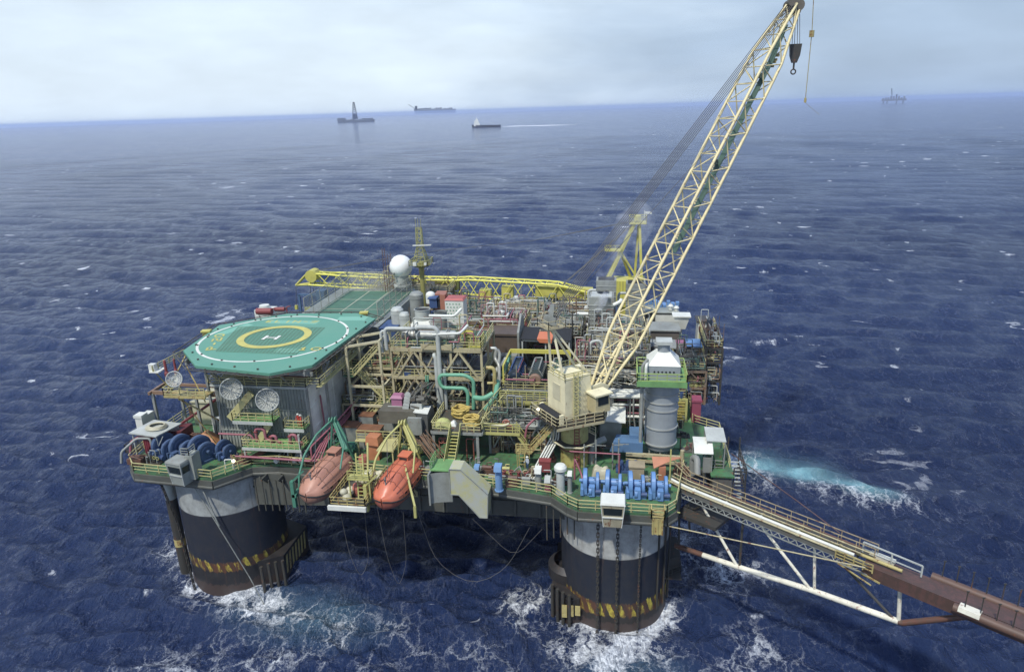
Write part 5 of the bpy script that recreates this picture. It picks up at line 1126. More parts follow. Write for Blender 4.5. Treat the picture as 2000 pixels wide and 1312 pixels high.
b=MB().pipe([(SX-2.5,SY-2.2,DZ),(SX-2.5,SY-2.2,30.9),(SX-1.9,SY-1.6,31.4)],.2,10); b.build('side_pipe',GRY,t)
b=MB().pipe([(SX-2.1,SY-2.6,28.9),(SX-2.1,SY-2.6,31),(SX-1.9,SY-1.5,31)],.17,10); b.build('white_elbow',WHT,t)
b=MB().bar((SX-4.2,SY-2.6,19.4),(SX+2.4,SY-3.0,19.4),.4); b.bar((SX-4.2,SY-2.6,18.6),(SX+2.4,SY-3.0,18.6),.3); b.tube((SX+2.5,SY-3.0,DZ),(SX+2.5,SY-3,20.4),.25); solo('foot_beam',b,BEAM,'cream horizontal beam before the legs of the grey stack','beam')
# blue duct, grey hut with white roof and fan left of the stack
b=MB().hexa([(26.2,1.4,19.6),(30.2,1.4,19.6),(30.2,3.6,19.6),(26.6,3.6,19.6),(26.6,1.4,20.9),(30.2,1.4,20.9),(30.2,3.6,20.9),(27.0,3.6,20.9)]); b.box(28.6,30.2,2.6,5.2,20,21.3); solo('air_duct',b,paint('duct_blue',(.08,.20,.42),rust=.15,dirt=.35),'blue boxy air duct left of the grey stack','duct')
t=thing('equipment_hut',(26.2,6,DZ),'grey hut with sloping white roof between crane pedestal and stack','hut'); MB().box(24.9,27.6,5,8,DZ,22.2).build('wall',GRY,t); MB().extr([(24.6,4.5,22.2),(28.1,4.5,22.0),(28.1,8.3,22.6),(24.6,8.3,22.8)],(0,0,.15)).build('roof',WHT,t)
b=MB().pipe([(24.0,1.2,DZ),(24.0,1.2,20.6),(25.6,2.2,20.9)],.42,12); solo('air_duct',b,GRY,'grey bent duct beside the crane pedestal','duct')
b=MB()
for x in (27.6,28.5,29.4): b.tube((x,-.8,DZ+.6),(x,.8,DZ+.6),.34,14)
b.box(27,30,-1,1,DZ,DZ+.25); solo('motor_skid',b,BLUD,'row of small blue motors before the blue duct','machinery')
b=MB().pipe([(22.2,-3.0,DZ),(22.2,-3.0,20.8),(23.0,-3.6,19.2),(23.3,-4.4,18.4)],.11,8); b.pipe([(21.5,-1.5,20.9),(27.5,-1.3,20.7)],.09,6); b.pipe([(27.4,-1.3,20.7),(27.4,-1.3,DZ)],.1,6); solo('pipe',b,PNK,'pink bent pipe standing right of the crane pedestal','pipe')
for k,x in enumerate((23.2,24.6,26.6,27.3)):
    b=MB().tube((x,-.9+.3*k,DZ),(x,-.9+.3*k,21.6+.5*(k%2)),.09); b.bar((x,-.9+.3*k,21.4),(x+1.2,-.9+.3*k,21.4),.07); solo('pipe_stand',b,GRY,('thin grey pipe stand nearest the crane pedestal','thin grey pipe stand second from the crane pedestal','thin grey pipe stand third from the crane pedestal','thin grey pipe stand farthest from the crane pedestal')[k],'pipe')

# ================================================================== REAR CRANE (bright yellow)
YB=paint('bright_yellow',(.86,.80,.03),rust=.08,dirt=.2); YB2=paint('dull_yellow',(.60,.55,.05),rust=.2,dirt=.35)
RC=Vector((29.2,48,0))
t=thing('rear_crane',(RC.x,RC.y,DZ),'bright yellow crane at the back with its boom laid flat to the left','crane')
MB().lathe((RC.x,RC.y,0),[(2.1,DZ),(2.1,25),(2.4,25.4),(2.4,26)],28).build('pedestal',YB2,t)
MB().box(RC.x-3.4,RC.x+2.2,RC.y-1.8,RC.y+2.4,26,30.2).build('house',YB2,t)
b=MB()
for i in range(9): b.box(RC.x-3.2+.6*i,RC.x-3.1+.6*i,RC.y-1.88,RC.y-1.8,26.1,30.1)
b.build('cladding_rib',YB,t)
top=Vector((29.8,49,40.2))
b=MB(); b.bar((24.7,47.4,30.0),top+Vector((-.5,-.5,0)),.75,.5); b.bar((24.7,50.4,30.0),top+Vector((-.5,.5,0)),.6,.5); b.bar((30.8,47.6,30.0),top+Vector((.4,-.4,0)),.45,.5); b.bar((29.6,50.4,30.0),top+Vector((.3,.4,0)),.4,.4)
b.bar((27.0,48.2,35.2),(30.3,48.3,29.8),.3); b.bar((27,48.2,35),(28.9,49.8,30),.4); b.build('a_frame',YB2,t)
b=MB().box(28.4,31.4,47.8,50.2,40.1,40.35); b.rail([(28.4,47.8,40.35),(31.4,47.8,40.35),(31.4,50.2,40.35),(28.4,50.2,40.35)],1.1,1.0,.05,1,True); b.cyl((29.8,49,40.3),.6,0,1.2,12); b.box(24.2,27,47,49,35.4,35.55); b.rail([(24.2,47,35.5),(27,47,35.5)],1,1); b.build('head_platform',YB2,t)
b=MB().extr([(31.0,49,42.2),(32.2,49,42.1),(32.3,49,41.7),(31,49,41.8)],(0,.05,0)); b.tube((31,49,41),(31,49,42.4),.05); b.build('flag',WHT,t)
# flat boom
BA=Yp(1158,575,50); BB=Yp(605,543,50); nb=26
def bs(i):
    u=i/nb; c_=BA.lerp(BB,u); hh=1.15*(1.0 if .12<u<.93 else (.25+.75*u/.12 if u<=.12 else 1-.0*(u-.93))); ww=1.3*(1 if u<.9 else .7)
    hh=hh*(1.55 if u<.45 else 1.0+.35*(1-min(1,(u-.45)/.2)))
    return [c_+Vector((0,-ww,-hh)),c_+Vector((0,-ww,hh)),c_+Vector((0,ww,hh)),c_+Vector((0,ww,-hh))]
SS=[bs(i) for i in range(nb+1)]
b=MB()
for k in range(4):
    b.pipe([q[k] for q in SS],.19 if k in(0,1) else .16,8,0)
b.build('boom_chord',YB,t)
b=MB()
for i in range(nb):
    for k in range(4):
        k2=(k+1)%4
        if i%2==0:b.tube(SS[i][k],SS[i+1][k2],.09,6,caps=False)
        else:b.tube(SS[i][k2],SS[i+1][k],.09,6,caps=False)
    b.tube(SS[i][1],SS[i][2],.08,5,caps=False)
b.build('boom_lacing',YB,t)
b=MB()
for i0,i1,z0,z1 in ((0,3,-1.2,1.2),(3,5,-.9,1.2),(7,8,-1.5,.7),(9,10,-1.6,-.2),(12,14,-.6,1.1),(15,16,-.6,.7)):
    a=BA.lerp(BB,i0/nb);c_=BA.lerp(BB,i1/nb); b.hexa([a+Vector((0,-.8,z0)),a+Vector((0,.8,z0)),c_+Vector((0,.8,z0)),c_+Vector((0,-.8,z0)),a+Vector((0,-.8,z1)),a+Vector((0,.8,z1)),c_+Vector((0,.8,z1)),c_+Vector((0,-.8,z1))])
b.build('boom_panel',YB2,t)
b=MB(); 
for y in (-1,1):
    a=SS[nb][1 if y<0 else 2]; c_=SS[nb][0 if y<0 else 3]; e=Yp(578,557,50+y); b.tube(a,e,.2,8); b.tube(c_,e,.18,8)
b.lathe(BB+Vector((.8,-1.2,.6)),[(0,0),(1.2,0),(1.2,2.4),(0,2.4)],18,'Y'); b.build('boom_head',YB2,t)
h1=Yp(603,602,50);h2=Yp(579,600,50)
b=MB(); b.tube(BB+Vector((.4,0,0)),h1,.05,5); b.tube(BB+Vector((1.2,0,0)),h1+Vector((.4,0,0)),.05,5); b.tube(Yp(578,557,50),h2,.05,5); b.build('hoist_wire',WIRE,t)
b=MB(); b.cbox(h1+Vector((0,0,-.6)),1.5,.7,1.6); b.cbox(h2,.5,.5,.8); b.build('hook_block',YB2,t)
b=MB()
for k in range(6):
    yy=-.8+.32*k; b.tube(Vector(top)+Vector((0,yy,.5)),BA.lerp(BB,.10)+Vector((0,yy,1.6)),.05,5,caps=False)
m1=Yp(830,492,49);
for yy in (-.5,.5): b.pipe([Vector(top)+Vector((0,yy,.4)),Yp(1040,470,49.5),m1,BB+Vector((.8,yy,1.4))],.045,5,0)
b.build('pendant_wire',WIRE,t)
# ================================================================== PROCESS AREA
def fix_stair(b,a,c,w_,n=None,rails=True,side=None):
    """open stair from a (low) to c (high)"""
    a=Vector(a);c=Vector(c);d=c-a;hz=Vector((d.x,d.y,0)).normalized();s=Vector((-hz.y,hz.x,0))*w_/2
    for q in (s,-s):
        b.bar(a+q,c+q,.08,.28)
        if rails:
            b.bar(a+q+Vector((0,0,1)),c+q+Vector((0,0,1)),.08); b.bar(a+q+Vector((0,0,.55)),c+q+Vector((0,0,.55)),.06)
            k=max(1,int(d.length/1.3))
            for i in range(k+1): p=a.lerp(c,i/k)+q; b.bar(p,p+Vector((0,0,1)),.06)
    k=max(3,int(abs(d.z)/.27))
    for i in range(k): p=a.lerp(c,(i+.5)/k); b.bar(p-s,p+s,.24,.05)
    return b
VESM=[GRYL,GRY,DGRY,paint('teal_vessel',(.05,.17,.15),rust=.2,dirt=.4),BEAM,WHT,paint('navy_vessel',(.03,.05,.09),rust=.3,dirt=.4)]
def module(nm,lb,x0,x1,y0,y1,levels,seed,frame=BEAM,floor=GRATE,bays=None,dens=1.0,braces=True,rail=True,z0=DZ,pr=(.045,.11),group='process modules on the deck',vessels=True,cat='process module'):
    rg=random.Random(seed); t=thing(nm,((x0+x1)/2,(y0+y1)/2,z0),lb,cat,group)
    nx=max(1,round((x1-x0)/4.5)); ny=max(1,round((y1-y0)/5)); xs=[x0+(x1-x0)*i/nx for i in range(nx+1)]; ys=[y0+(y1-y0)*i/ny for i in range(ny+1)]
    b=MB(); top=levels[-1]
    for x in xs:
        for y in ys: b.bar((x,y,z0),(x,y,top),.30)
    for z in levels:
        for y in ys: b.bar((x0,y,z-.1),(x1,y,z-.1),.22,.34)
        for x in xs: b.bar((x,y0,z-.14),(x,y1,z-.14),.2,.3)
    if braces:
        zl=[z0]+list(levels)
        for k in range(len(zl)-1):
            for i in range(nx):
                if rg.random()<.6:
                    xm=(xs[i]+xs[i+1])/2; b.bar((xs[i],y0,zl[k]),(xm,y0,zl[k+1]-.2),.18); b.bar((xs[i+1],y0,zl[k]),(xm,y0,zl[k+1]-.2),.18)
    b.build('frame',frame,t)
    for k,z in enumerate(levels):
        fl=MB().box(x0+.1,x1-.1,y0+.1,y1-.1,z,z+.06); fl.build('floor',floor if k==len(levels)-1 or floor is GRATE else GRATE,t)
    if rail:
        b=MB()
        for z in levels: b.rail([(x0,y1,z+.06),(x0,y0,z+.06),(x1,y0,z+.06),(x1,y1,z+.06)],1.1,1.5,.045)
        b.build('railing',RAIL,t)
    zs=[z0]+[l for l in levels]
    for k,z in enumerate(zs):
        hmax=(zs[k+1]-z-.5) if k+1<len(zs) else 2.6
        if vessels:
            for i in range(int(rg.randint(1,3)*dens)):
                r=min(rg.uniform(.35,.8),hmax*.4); L_=rg.uniform(2,min(6,max(2.2,(x1-x0)*.6))); x=rg.uniform(x0+L_/2,max(x0+L_/2,x1-L_/2)); y=rg.uniform(y0+.8,y1-.8)
                b=MB()
                if rg.random()<.6:
                    b.lathe((x-L_/2,y,z+r+.35),[(0,-.15),(r*.7,-.08),(r,.12),(r,L_*.3),(r*1.08,L_*.3),(r*1.08,L_*.34),(r,L_*.34),(r,L_-.1),(r*.7,L_+.1),(0,L_+.15)],16,'X'); b.box(x-L_*.3,x-L_*.2,y-r*.8,y+r*.8,z,z+.5);b.box(x+L_*.2,x+L_*.3,y-r*.8,y+r*.8,z,z+.5)
                else:
                    h=min(hmax,rg.uniform(1.5,3.2)); b.lathe((x,y,z+.1),[(0,0),(r,.05),(r,h*.5),(r*1.06,h*.5),(r*1.06,h*.54),(r,h*.54),(r,h*.85),(r*.6,h*.98),(0,h)],16)
                b.build('vessel',rg.choice(VESM),t)
        # pipe runs, grouped by paint
        for g_ in range(int(3*dens)+1):
            b=MB(); mm=rg.choice(PIPEM)
            for i in range(int(3+3*dens)):
                r=rg.uniform(*pr); ax=rg.random(); h=z+rg.uniform(.3,max(.5,hmax)); h2=z+rg.uniform(.2,max(.5,hmax))
                xa,xb=sorted((rg.uniform(x0,x1),rg.uniform(x0,x1))); ya,yb=rg.uniform(y0-.2,y1),rg.uniform(y0-.2,y1)
                if ax<.45: P=[(xa,ya,z),(xa,ya,h),(xb,ya,h),(xb,ya,h2),(xb,yb,h2)]
                elif ax<.7: P=[(xa,y0-.2,h),(xb,y0-.2,h),(xb,y0-.2,h2),(xb,yb,h2)]
                elif ax<.88: P=[(xa,ya,h),(xa,yb,h),(xa,yb,z)]
                else: P=[(xa,ya,z),(xa,ya,min(z+hmax+1.2,h+2.2)),(xa+1.1,ya,min(z+hmax+1.2,h+2.2)),(xa+1.1,ya,z+.4)]
                b.pipe(P,r,6)
            b.build('piping',mm,t)
        b=MB()
        for i in range(int(14*dens)):
            x=rg.uniform(x0,x1);y=y0+(y1-y0)*rg.random()**1.6; b.bar((x,y,z),(x,y,z+rg.uniform(1.2,hmax+ (1.2 if k+1>=len(zs) else .3))),.07)
            xa=rg.uniform(x0,x1-1.5); zz=z+rg.uniform(.6,hmax); b.bar((xa,y,zz),(min(x1,xa+rg.uniform(1,4)),y,zz),.07)
        b.build('line_work',rg.choice([DGRY,RSTP,BEAM,GRY]),t)
        b=MB()
        for i in range(int(9*dens)):
            x=rg.uniform(x0,x1);y=rg.uniform(y0,y1) if rg.random()<.5 else y0+.3; s=rg.uniform(.15,.45); b.cbox((x,y,z+s*.8+.1),s*2,s*1.4,s*1.6,rg.random())
            b.tube((x+.5,y,z+.1),(x+.5,y,z+rg.uniform(.6,1.6)),.05,5); b.torus((x+.5,y,z+.9),.2,.03,8,4)
        b.build('fittings',rg.choice([GRY,BRN,DGRY,RSTP,RED,YEL,BLUD,GRYL]),t)
    return t
# --- main exchanger module (three levels)
M1=(-3.2,9.2,8,17)
t=module('exchanger_module','cream three-storey frame with large silver exchangers, behind the lifeboats',*M1,[22,26,30],11,BEAM,GRN,dens=.9,vessels=False,rail=True)
b=MB()
for z in (26,22.0):
    for xm in (.0,6.2): b.bar((xm-2.6,7.85,z),(xm,7.85,z+3.8),.26); b.bar((xm+2.6,7.85,z),(xm,7.85,z+3.8),.26)
b.bar((-3.2,7.9,30),(9.2,7.9,30),.3,.5); b.bar((-3.2,7.9,26),(9.2,7.9,26),.28,.42); b.build('truss',BEAM,t)
def exch(x0,x1,y,z,r,m,lb):
    t=thing('heat_exchanger',((x0+x1)/2,y,z-r),lb,'heat exchanger','horizontal exchangers on the cream module'); L_=x1-x0
    MB().lathe((x0,y,z),[(0,-.1),(r*.8,0),(r,.15),(r,L_-.15),(r*.8,L_),(0,L_+.1)],24,'X').build('shell',m,t)
    b=MB()
    for u in (.12,.16,.84,.88): b.lathe((x0+L_*u,y,z),[(r,-.06),(r*1.22,-.06),(r*1.22,.06),(r,.06)],24,'X')
    b.build('flange',GRY,t); b=MB()
    for u in (.28,.72): b.box(x0+L_*u-.15,x0+L_*u+.15,y-r*.7,y+r*.7,z-r-.6,z-r*.5)
    b.build('saddle',GRY,t)
    b=MB(); 
    for u in (.3,.7): b.tube((x0+L_*u,y,z+r*.8),(x0+L_*u,y,z+r+.5),.16,8)
    b.build('nozzle',m,t)
exch(-1.8,5.6,9.4,31.6,.66,ALU,'silver horizontal exchanger on the top level of the cream module')
exch(.0,6.2,9.6,27.7,.68,ALU,'silver horizontal exchanger on the middle level of the cream module')
exch(-.4,6.4,9.6,23.9,.68,GRYL,'grey horizontal exchanger on the lowest level of the cream module')
b=MB(); b.pipe([(-3.6,7.6,30.0),(-3.6,7.6,33.0),(.2,7.6,33.0),(.2,9.4,32.4)],.26,10); b.pipe([(-4.2,7.6,29.6),(-4.2,7.6,32.6),(-1,8.4,32.6)],.2,10); b.pipe([(.8,7.4,33.1),(1.0,7.4,33.3),(3.6,7.4,33.3),(3.6,7.4,20.2)],.30,12); b.pipe([(3.1,7.5,20.2),(3.1,7.5,29.0),(2.9,7.5,29.4),(2.9,8.6,29.4)],.28,10); b.pipe([(4.2,7.4,20.2),(4.2,7.4,27.5)],.22,10)
solo('duct_pipe',b,GRYL,'tall grey pipes rising at the middle front of the cream module','pipe')
b=MB(); b.pipe([(3.0,7.2,32.4),(6.6,7.6,32.5),(7.2,9.5,33.0)],.18,10); b.pipe([(1.0,13,33.2),(4.6,13,33.2),(5.4,14,34.0)],.2,10); solo('pipe',b,WHT,'white elbowed pipes above the top exchanger','pipe')
G_=paint('pipe_green_b',(.12,.42,.28),rust=.2,dirt=.3)
pts=[Yp(px,py,6.6) for px,py in ((925,798),(925,742),(908,732),(862,732),(857,738),(862,757),(908,758),(914,768),(914,790))]
b=MB().pipe(pts,.25,12,.7); b.pipe([Yp(948,800,5.5),Yp(968,772,5.8),Yp(972,745,9)],.34,12); b.pipe([Yp(926,776,6.2),Yp(945,779,5.5),Yp(963,768,6)],.34,12)
b.pipe([Yp(832,785,7.2),Yp(832,733,7.2)],.12,8);b.pipe([Yp(836,785,7.2),Yp(836,733,7.2)],.12,8)
b.pipe([Yp(980,735,12),Yp(988,715,13),Yp(995,695,15)],.3,10)
solo('green_pipe',b,G_,'thick mint-green looped pipe on the right front of the cream module','pipe')
b=MB(); b.pipe([Yp(950,718,8),Yp(962,718,8),Yp(966,724,8),Yp(966,772,8)],.26,10); b.pipe([Yp(952,748,8),Yp(970,748,8)],.2,8); solo('cream_pipe',b,YOLD,'yellowish bent pipe right of the cream module','pipe')
b=MB(); b.pipe([Yp(958,680,12),Yp(970,680,12),Yp(966,700,12),Yp(975,712,11),Yp(976,760,10)],.24,10); b.pipe([Yp(972,683,12),Yp(976,690,12),Yp(972,735,11),Yp(980,760,10)],.22,10); b.pipe([Yp(988,700,13),Yp(960,735,10)],.3,10); solo('silver_pipe',b,ALU,'bundle of silver bent pipes between the cream module and the dark engines','pipe')
t=thing('yellow_valve_skid',(8,10.5,30),'bright yellow valve skid at the right end of the top exchanger','machinery')
b=MB(); b.lathe((6.9,10,30.2),[(.9,0),(.9,.1),(.4,.1),(.4,1.6),(.9,1.6),(.9,1.7)],16); b.box(6.3,9.0,9.0,11.2,30.1,30.3); b.build('frame',paint('skid_yellow',(.62,.54,.03),rust=.1,dirt=.25),t)
b=MB(); b.torus((7.6,9.4,31.2),.55,.16,18,8,'Y'); b.rail([(6.3,9,30.3),(9,9,30.3),(9,11.2,30.3)],1.3,.7,.06); b.build('wheel',YEL,t)
b=MB(); b.box(1.0,5.6,7.55,7.75,29.6-.2,31.0); solo('guard_panel',MB().box(1.2,5.4,7.5,7.62,30.15,30.75).bar((1.3,7.5,30.1),(1.3,7.5,31.0),.2).bar((5.3,7.5,30.1),(5.3,7.5,31.0),.2).extr([(1.3,7.45,30.1),(2.2,7.45,30.9),(1.3,7.45,30.9)],(0,.1,0)).extr([(5.3,7.45,30.1),(4.4,7.45,30.9),(5.3,7.45,30.9)],(0,.1,0)),BEAM,'cream bracket beam at the top front of the cream module','beam')
# stair tower left of the module
t=thing('stair_tower',(-6.8,8.6,19),'cream frame stair tower with zigzag flights left of the exchanger module','stair tower')
b=MB()
for x,y in ((-8.9,6.6),(-8.9,11),(-4.2,6.6),(-4.2,11)): b.bar((x,y,19.4),(x,y,30.6 if x<-5 else 31.6),.28)
for z in (22.2,25.0,30.6):
    for (p,q) in (((-8.9,6.6),(-4.2,6.6)),((-8.9,11),(-4.2,11)),((-8.9,6.6),(-8.9,11)),((-4.2,6.6),(-4.2,11))): b.bar((*p,z+(.9 if z>30 and p[0]>-5 and q[0]>-5 else 0)),(*q,z+(.9 if z>30 and q[0]>-5 else 0)),.24,.3)
b.build('frame',paint('stair_cream',(.60,.54,.34),rust=.4,dirt=.35),t)
b=MB(); fix_stair(b,(-8.3,7.2,26.4),(-4.6,7.2,30.3),.9); fix_stair(b,(-4.6,8.6,22.3),(-8.3,8.6,26.2),.9); fix_stair(b,(-8.3,7.2,19.0),(-4.8,7.2,22.2),.9); b.build('flight',RAIL,t)
b=MB(); b.box(-9.8,-8.2,6.6,10,26.3,26.4); b.box(-5,-3.4,6.6,10,22.2,22.3); b.build('landing',GRN,t); b=MB(); b.rail([(-9.8,6.7,26.4),(-8.3,6.7,26.4)],1.1,.8); b.rail([(-9.8,6.7,26.4),(-9.8,10,26.4)],1.1,.8); b.rail([(-5,6.7,22.3),(-3.5,6.7,22.3)],1.1,.8); b.build('railing',RAIL,t)
t=module('side_platform','green-floored two-level side platform between accommodation wall and stair tower',-12.6,-4.4,12.2,17,[21.6,25.6],23,BEAM,GRN,dens=.5)
t=module('pump_gallery','low railed pump gallery in front of the stair tower',-11.4,-4.6,9.2,12.0,[21.2],27,BEAM,GRN,dens=.5,vessels=False)
b=MB().lathe((-10.4,10.4,21.4),[(0,0),(.62,0),(.62,2.2),(.5,2.35),(0,2.4)],24); b.bar((-10.4,10.4,23.7),(-10.4,10.4,24.6),.1); solo('storage_tank',b,paint('tank_blue_grey',(.36,.42,.50),rust=.05,dirt=.3),'small upright pale blue-grey tank beside the accommodation wall','tank')
# grey intake tower with machinery and magenta cabinet
t=thing('intake_duct',(.8,3,DZ),'big dark-grey box duct standing behind the orange lifeboat','duct')
MB().box(.2,3.2,1.6,4.6,DZ,23.6).build('shaft',paint('duct_dark',(.12,.125,.13),rust=.25,dirt=.6),t)
b=MB().hexa([(-3.2,1.4,22.2),(.4,1.4,22.2),(.4,4,22.2),(-3.2,4,22.2),(-3.2,1.4,23.9),(.6,1.4,23.9),(.6,4,23.9),(-3.2,4,23.9)]); b.lathe((.9,1.3,23.0),[(0,0),(1.0,0),(1.0,2.6),(0,2.6)],14,'Y'); b.build('intake_box',paint('duct_olive',(.14,.13,.105),rust=.35,dirt=.6),t)
b=MB().box(.8,2.6,.8,1.3,21,23.3); b.build('side_plate',GRY,t)
rg=random.Random(9)
t=thing('engine_skid',(.8,4.6,23.8),'dark crowded engine machinery on top of the grey box duct','machinery')
b=MB()
for i in range(26):
    x=rg.uniform(-.6,3.0);y=rg.uniform(2.4,6.6);s=rg.uniform(.25,.6);z=23.8+rg.uniform(0,1.6); b.cbox((x,y,z),s*1.6,s*1.4,s*1.2,rg.random()*2) if i%2 else b.tube((x-s,y,z),(x+s,y+rg.uniform(-.4,.4),z+rg.uniform(-.4,.4)),s*.5,10)
for i in range(8): b.pipe([(rg.uniform(-.5,3),rg.uniform(2.4,6),23.8),(rg.uniform(-.5,3),rg.uniform(2.4,6),25.6),(rg.uniform(-.5,3),6.6,25.9)],.12,6)
b.build('block',paint('engine_dark',(.12,.115,.10),rust=.4,dirt=.5),t)
b=MB()
for i in range(5): 
    z=24+.45*i; b.lathe((.2+.1*i,2.2,z),[(0,0),(.42,.05),(.42,.22),(0,.26)],12,'Y')
b.cbox((1.6,2.8,24.2),1.5,1.1,.8); b.build('fan',GRYL,t)
MB().extr([(1.4,1.5,23.75),(3.3,1.5,23.6),(3.3,3.2,23.95),(1.6,3.2,24.0)],(0,0,.1)).build('lid',WHT,t)
t=thing('magenta_cabinet',(-.9,3.6,23),'magenta pink cabinet beside the dark engine machinery','cabinet')
MB().box(-1.9,-.5,3.0,4.2,22.6,25.0).build('body',MAG,t); MB().hexa([(-2.05,2.85,25.0),(-.35,2.85,25.0),(-.35,4.35,25.0),(-2.05,4.35,25.0),(-1.8,3.1,25.35),(-.6,3.1,25.35),(-.6,4.1,25.35),(-1.8,4.1,25.35)]).build('roof',MAG,t); MB().bar((-2.4,2.9,23.9),(.4,2.9,23.9),.12).pipe([(-3,3,23.2),(-2.4,3,23.6),(-2,3,23.6)],.12,6).build('bar',GRYL,t)
for k,(x,y,s,lb) in enumerate(((-8.6,4.6,1.3,'rust-topped grey box nearest the accommodation wall'),(-5.2,3.0,1.5,'rust-topped grey box behind the green davit'),(-3.6,5.6,1.1,'rust-topped box beneath the stair tower'),(-6.6,6.0,1.0,'small rusty box at the foot of the stair tower'))):
    b=MB().box(x-s,x+s,y-s*.7,y+s*.7,DZ,DZ+2.2+.3*k); t=thing('vent_box',(x,y,DZ),lb,'box','rust-topped boxes behind the davits'); b.build('body',GRY,t); MB().box(x-s*1.05,x+s*1.05,y-s*.74,y+s*.74,DZ+2.2+.3*k,DZ+2.35+.3*k).build('lid',paint('rusty_lid',(.28,.11,.05),rust=.4,dirt=.5),t)
b=MB(); pz=Vector((-.1,-2.2,20.5))
for i in range(16):
    a=Vector((3.0+rg.uniform(-.6,.6),-1.5+rg.uniform(-1,1),22.6-rg.random())); c_=a+Vector((rg.uniform(2.2,3.4),rg.uniform(-1.6,-.4),rg.uniform(-3.4,-2.4))); b.bar(a,c_,.07)
solo('pipe_stack',b,WOOD,'heap of slanting brown scaffold tubes right of the orange lifeboat','scaffold tubes')
# --- hose platform, steep yellow stair, walkway
t=thing('hose_platform',(7,2.5,DZ),'raised platform with yellow railing carrying coiled yellow hoses','platform')
MB().box(4.2,10.6,-.4,6,22.2,22.35).build('floor',GRATE,t)
b=MB(); 
for p,q in (((4.2,-.4),(10.6,-.4)),((4.2,-.4),(4.2,6)),((10.6,-.4),(10.6,6))): b.bar((*p,22.1),(*q,22.1),.25,.35)
b.build('edge_beam',GRY,t)
for x,y in ((4.4,-.2),(10.0,-.2),(4.4,5.6),(10.4,5.6),(8.9,3)): MB().bar((x,y,DZ),(x,y,22),.34).build('post',GRY,t)
b=MB().rail([(6.6,-.35,22.35),(4.25,-.35,22.35),(4.25,5.9,22.35)],1.1,1.0,.05); b.rail([(7.9,-.35,22.35),(10.5,-.35,22.35),(10.5,5.9,22.35)],1.1,1.0,.05); b.build('railing',RAIL,t)
b=MB(); fix_stair(b,(7.3,-5.2,18.6),(7.3,-.4,22.4),1.2,rails=False); 
for s in (-.65,.65): b.extr([(7.3+s,-5.2,18.6),(7.3+s,-.4,22.4),(7.3+s,-.4,23.5),(7.3+s,-5.2,19.7)],(.06,0,0))
solo('steep_stair',b,YEL,'steep yellow stair from the front landing up to the hose platform','stair')
def coil(c,r,m,lb,seed,z=0):
    rg=random.Random(seed); b=MB(); P=[]
    for i in range(90):
        a=i*.45; rr=r*(.55+.45*rg.random()); P.append((c[0]+rr*math.cos(a)+rg.uniform(-.1,.1),c[1]+rr*math.sin(a)*.8,c[2]+.15+.010*i*r+rg.uniform(-.06,.10)))
    b.pipe(P,.13,6,.25); return solo('hose_coil',b,m,lb,'hose','tangled hoses on the hose platform')
coil((7.0,3.6,22.4),1.35,ROPE,'larger tangle of yellow hose at the back of the hose platform',1); coil((9.0,1.4,22.4),1.15,ROPE,'tangle of yellow hose at the front right of the hose platform',2)
b=MB(); 
g=[]
for i in range(13):
    row=[]
    for j in range(13):
        u,v=i/6-1,j/6-1; h=max(0,1-u*u-v*v)**.5; row.append((5.4+u*1.1,1.0+v*.9,22.4+h*1.0+rg.uniform(-.07,.07)))
    g.append(row)
b.grid(g); solo('net_pile',b,paint('net_yellow_green',(.50,.52,.14),rust=0,dirt=.6,scale=3),'yellow-green heap of netting on the left of the hose platform','net')
tarp((6.5,1.3,22.36),1.1,.9,.7,WHT,'small white crumpled sheet beside the yellow-green netting',5)
for px_,lb in ((.4,'red frame of pipes under the hose platform'),):
    b=MB(); 
    for x in (4.9,8.4,9.3): b.pipe([(x,.4,DZ),(x,.4,21),(x+.9,.4,21)],.09,6)
    for x in (5.2,5.6): b.torus((x,.3,20.6),.32,.07,14,5,'Y')
    solo('red_piping',b,paint('pipe_red_brown',(.34,.09,.06),rust=.2,dirt=.4),lb,'pipe')
b=MB(); fix_stair(b,(10.0,1.6,22.4),(12.4,6.6,24.4),1.2); b.build; solo('yellow_stair',b,RAIL,'yellow-railed stair climbing from the hose platform to the middle walkway','stair')
t=thing('middle_walkway',(15.5,6,22),'long yellow-railed walkway below the dark engines','walkway')
MB().box(12,19.8,5.2,7.0,24.3,24.4).build('floor',GRATE,t); b=MB().rail([(12,5.25,24.4),(19.8,5.25,24.4)],1.2,.9,.05,3); b.rail([(12,5.2,23.1),(19.8,5.2,23.1)],1.0,1.4,.04); b.bar((11.9,5.2,24.1),(19.9,5.2,24.1),.2,.4); b.build('railing',YEL,t)
b=MB()
for x in (12.2,16,19.6): b.bar((x,5.4,DZ),(x,5.4,24.2),.26)
b.build('post',BEAM,t)
# front walkway with yellow stairs in the middle
t=thing('lower_walkway',(13,1,20),'yellow-railed lower walkway and stair flights in front of the crane','walkway')
MB().box(10.6,15.2,.6,2.0,21.9,22.0).build('floor',GRATE,t); b=MB().rail([(10.6,.65,22),(15.2,.65,22)],1.1,1.0,.05); b.bar((10.6,.6,21.8),(15.2,.6,21.8),.2,.35); fix_stair(b,(16.0,1.2,19.9),(14.6,1.2,22.0),1.0); b.build('railing',YEL,t)
b=MB(); fix_stair(b,(16.6,-.3,20.0),(19.4,-.3,23.4),1.0); b.rail([(14.9,-.8,20.0),(16.6,-.8,20.0)],1.2,.6,.06,3); b.box(14.9,16.7,-.8,.5,19.9,20.0); b.ladder((15.6,-.85,DZ),(15.6,-.85,19.9),.7,(1,0,0),.4,.05)
for x in (15,16.5): b.bar((x,-.8,DZ),(x,-.8,20),.1)
b.build('stair_flight',YOLD,t)
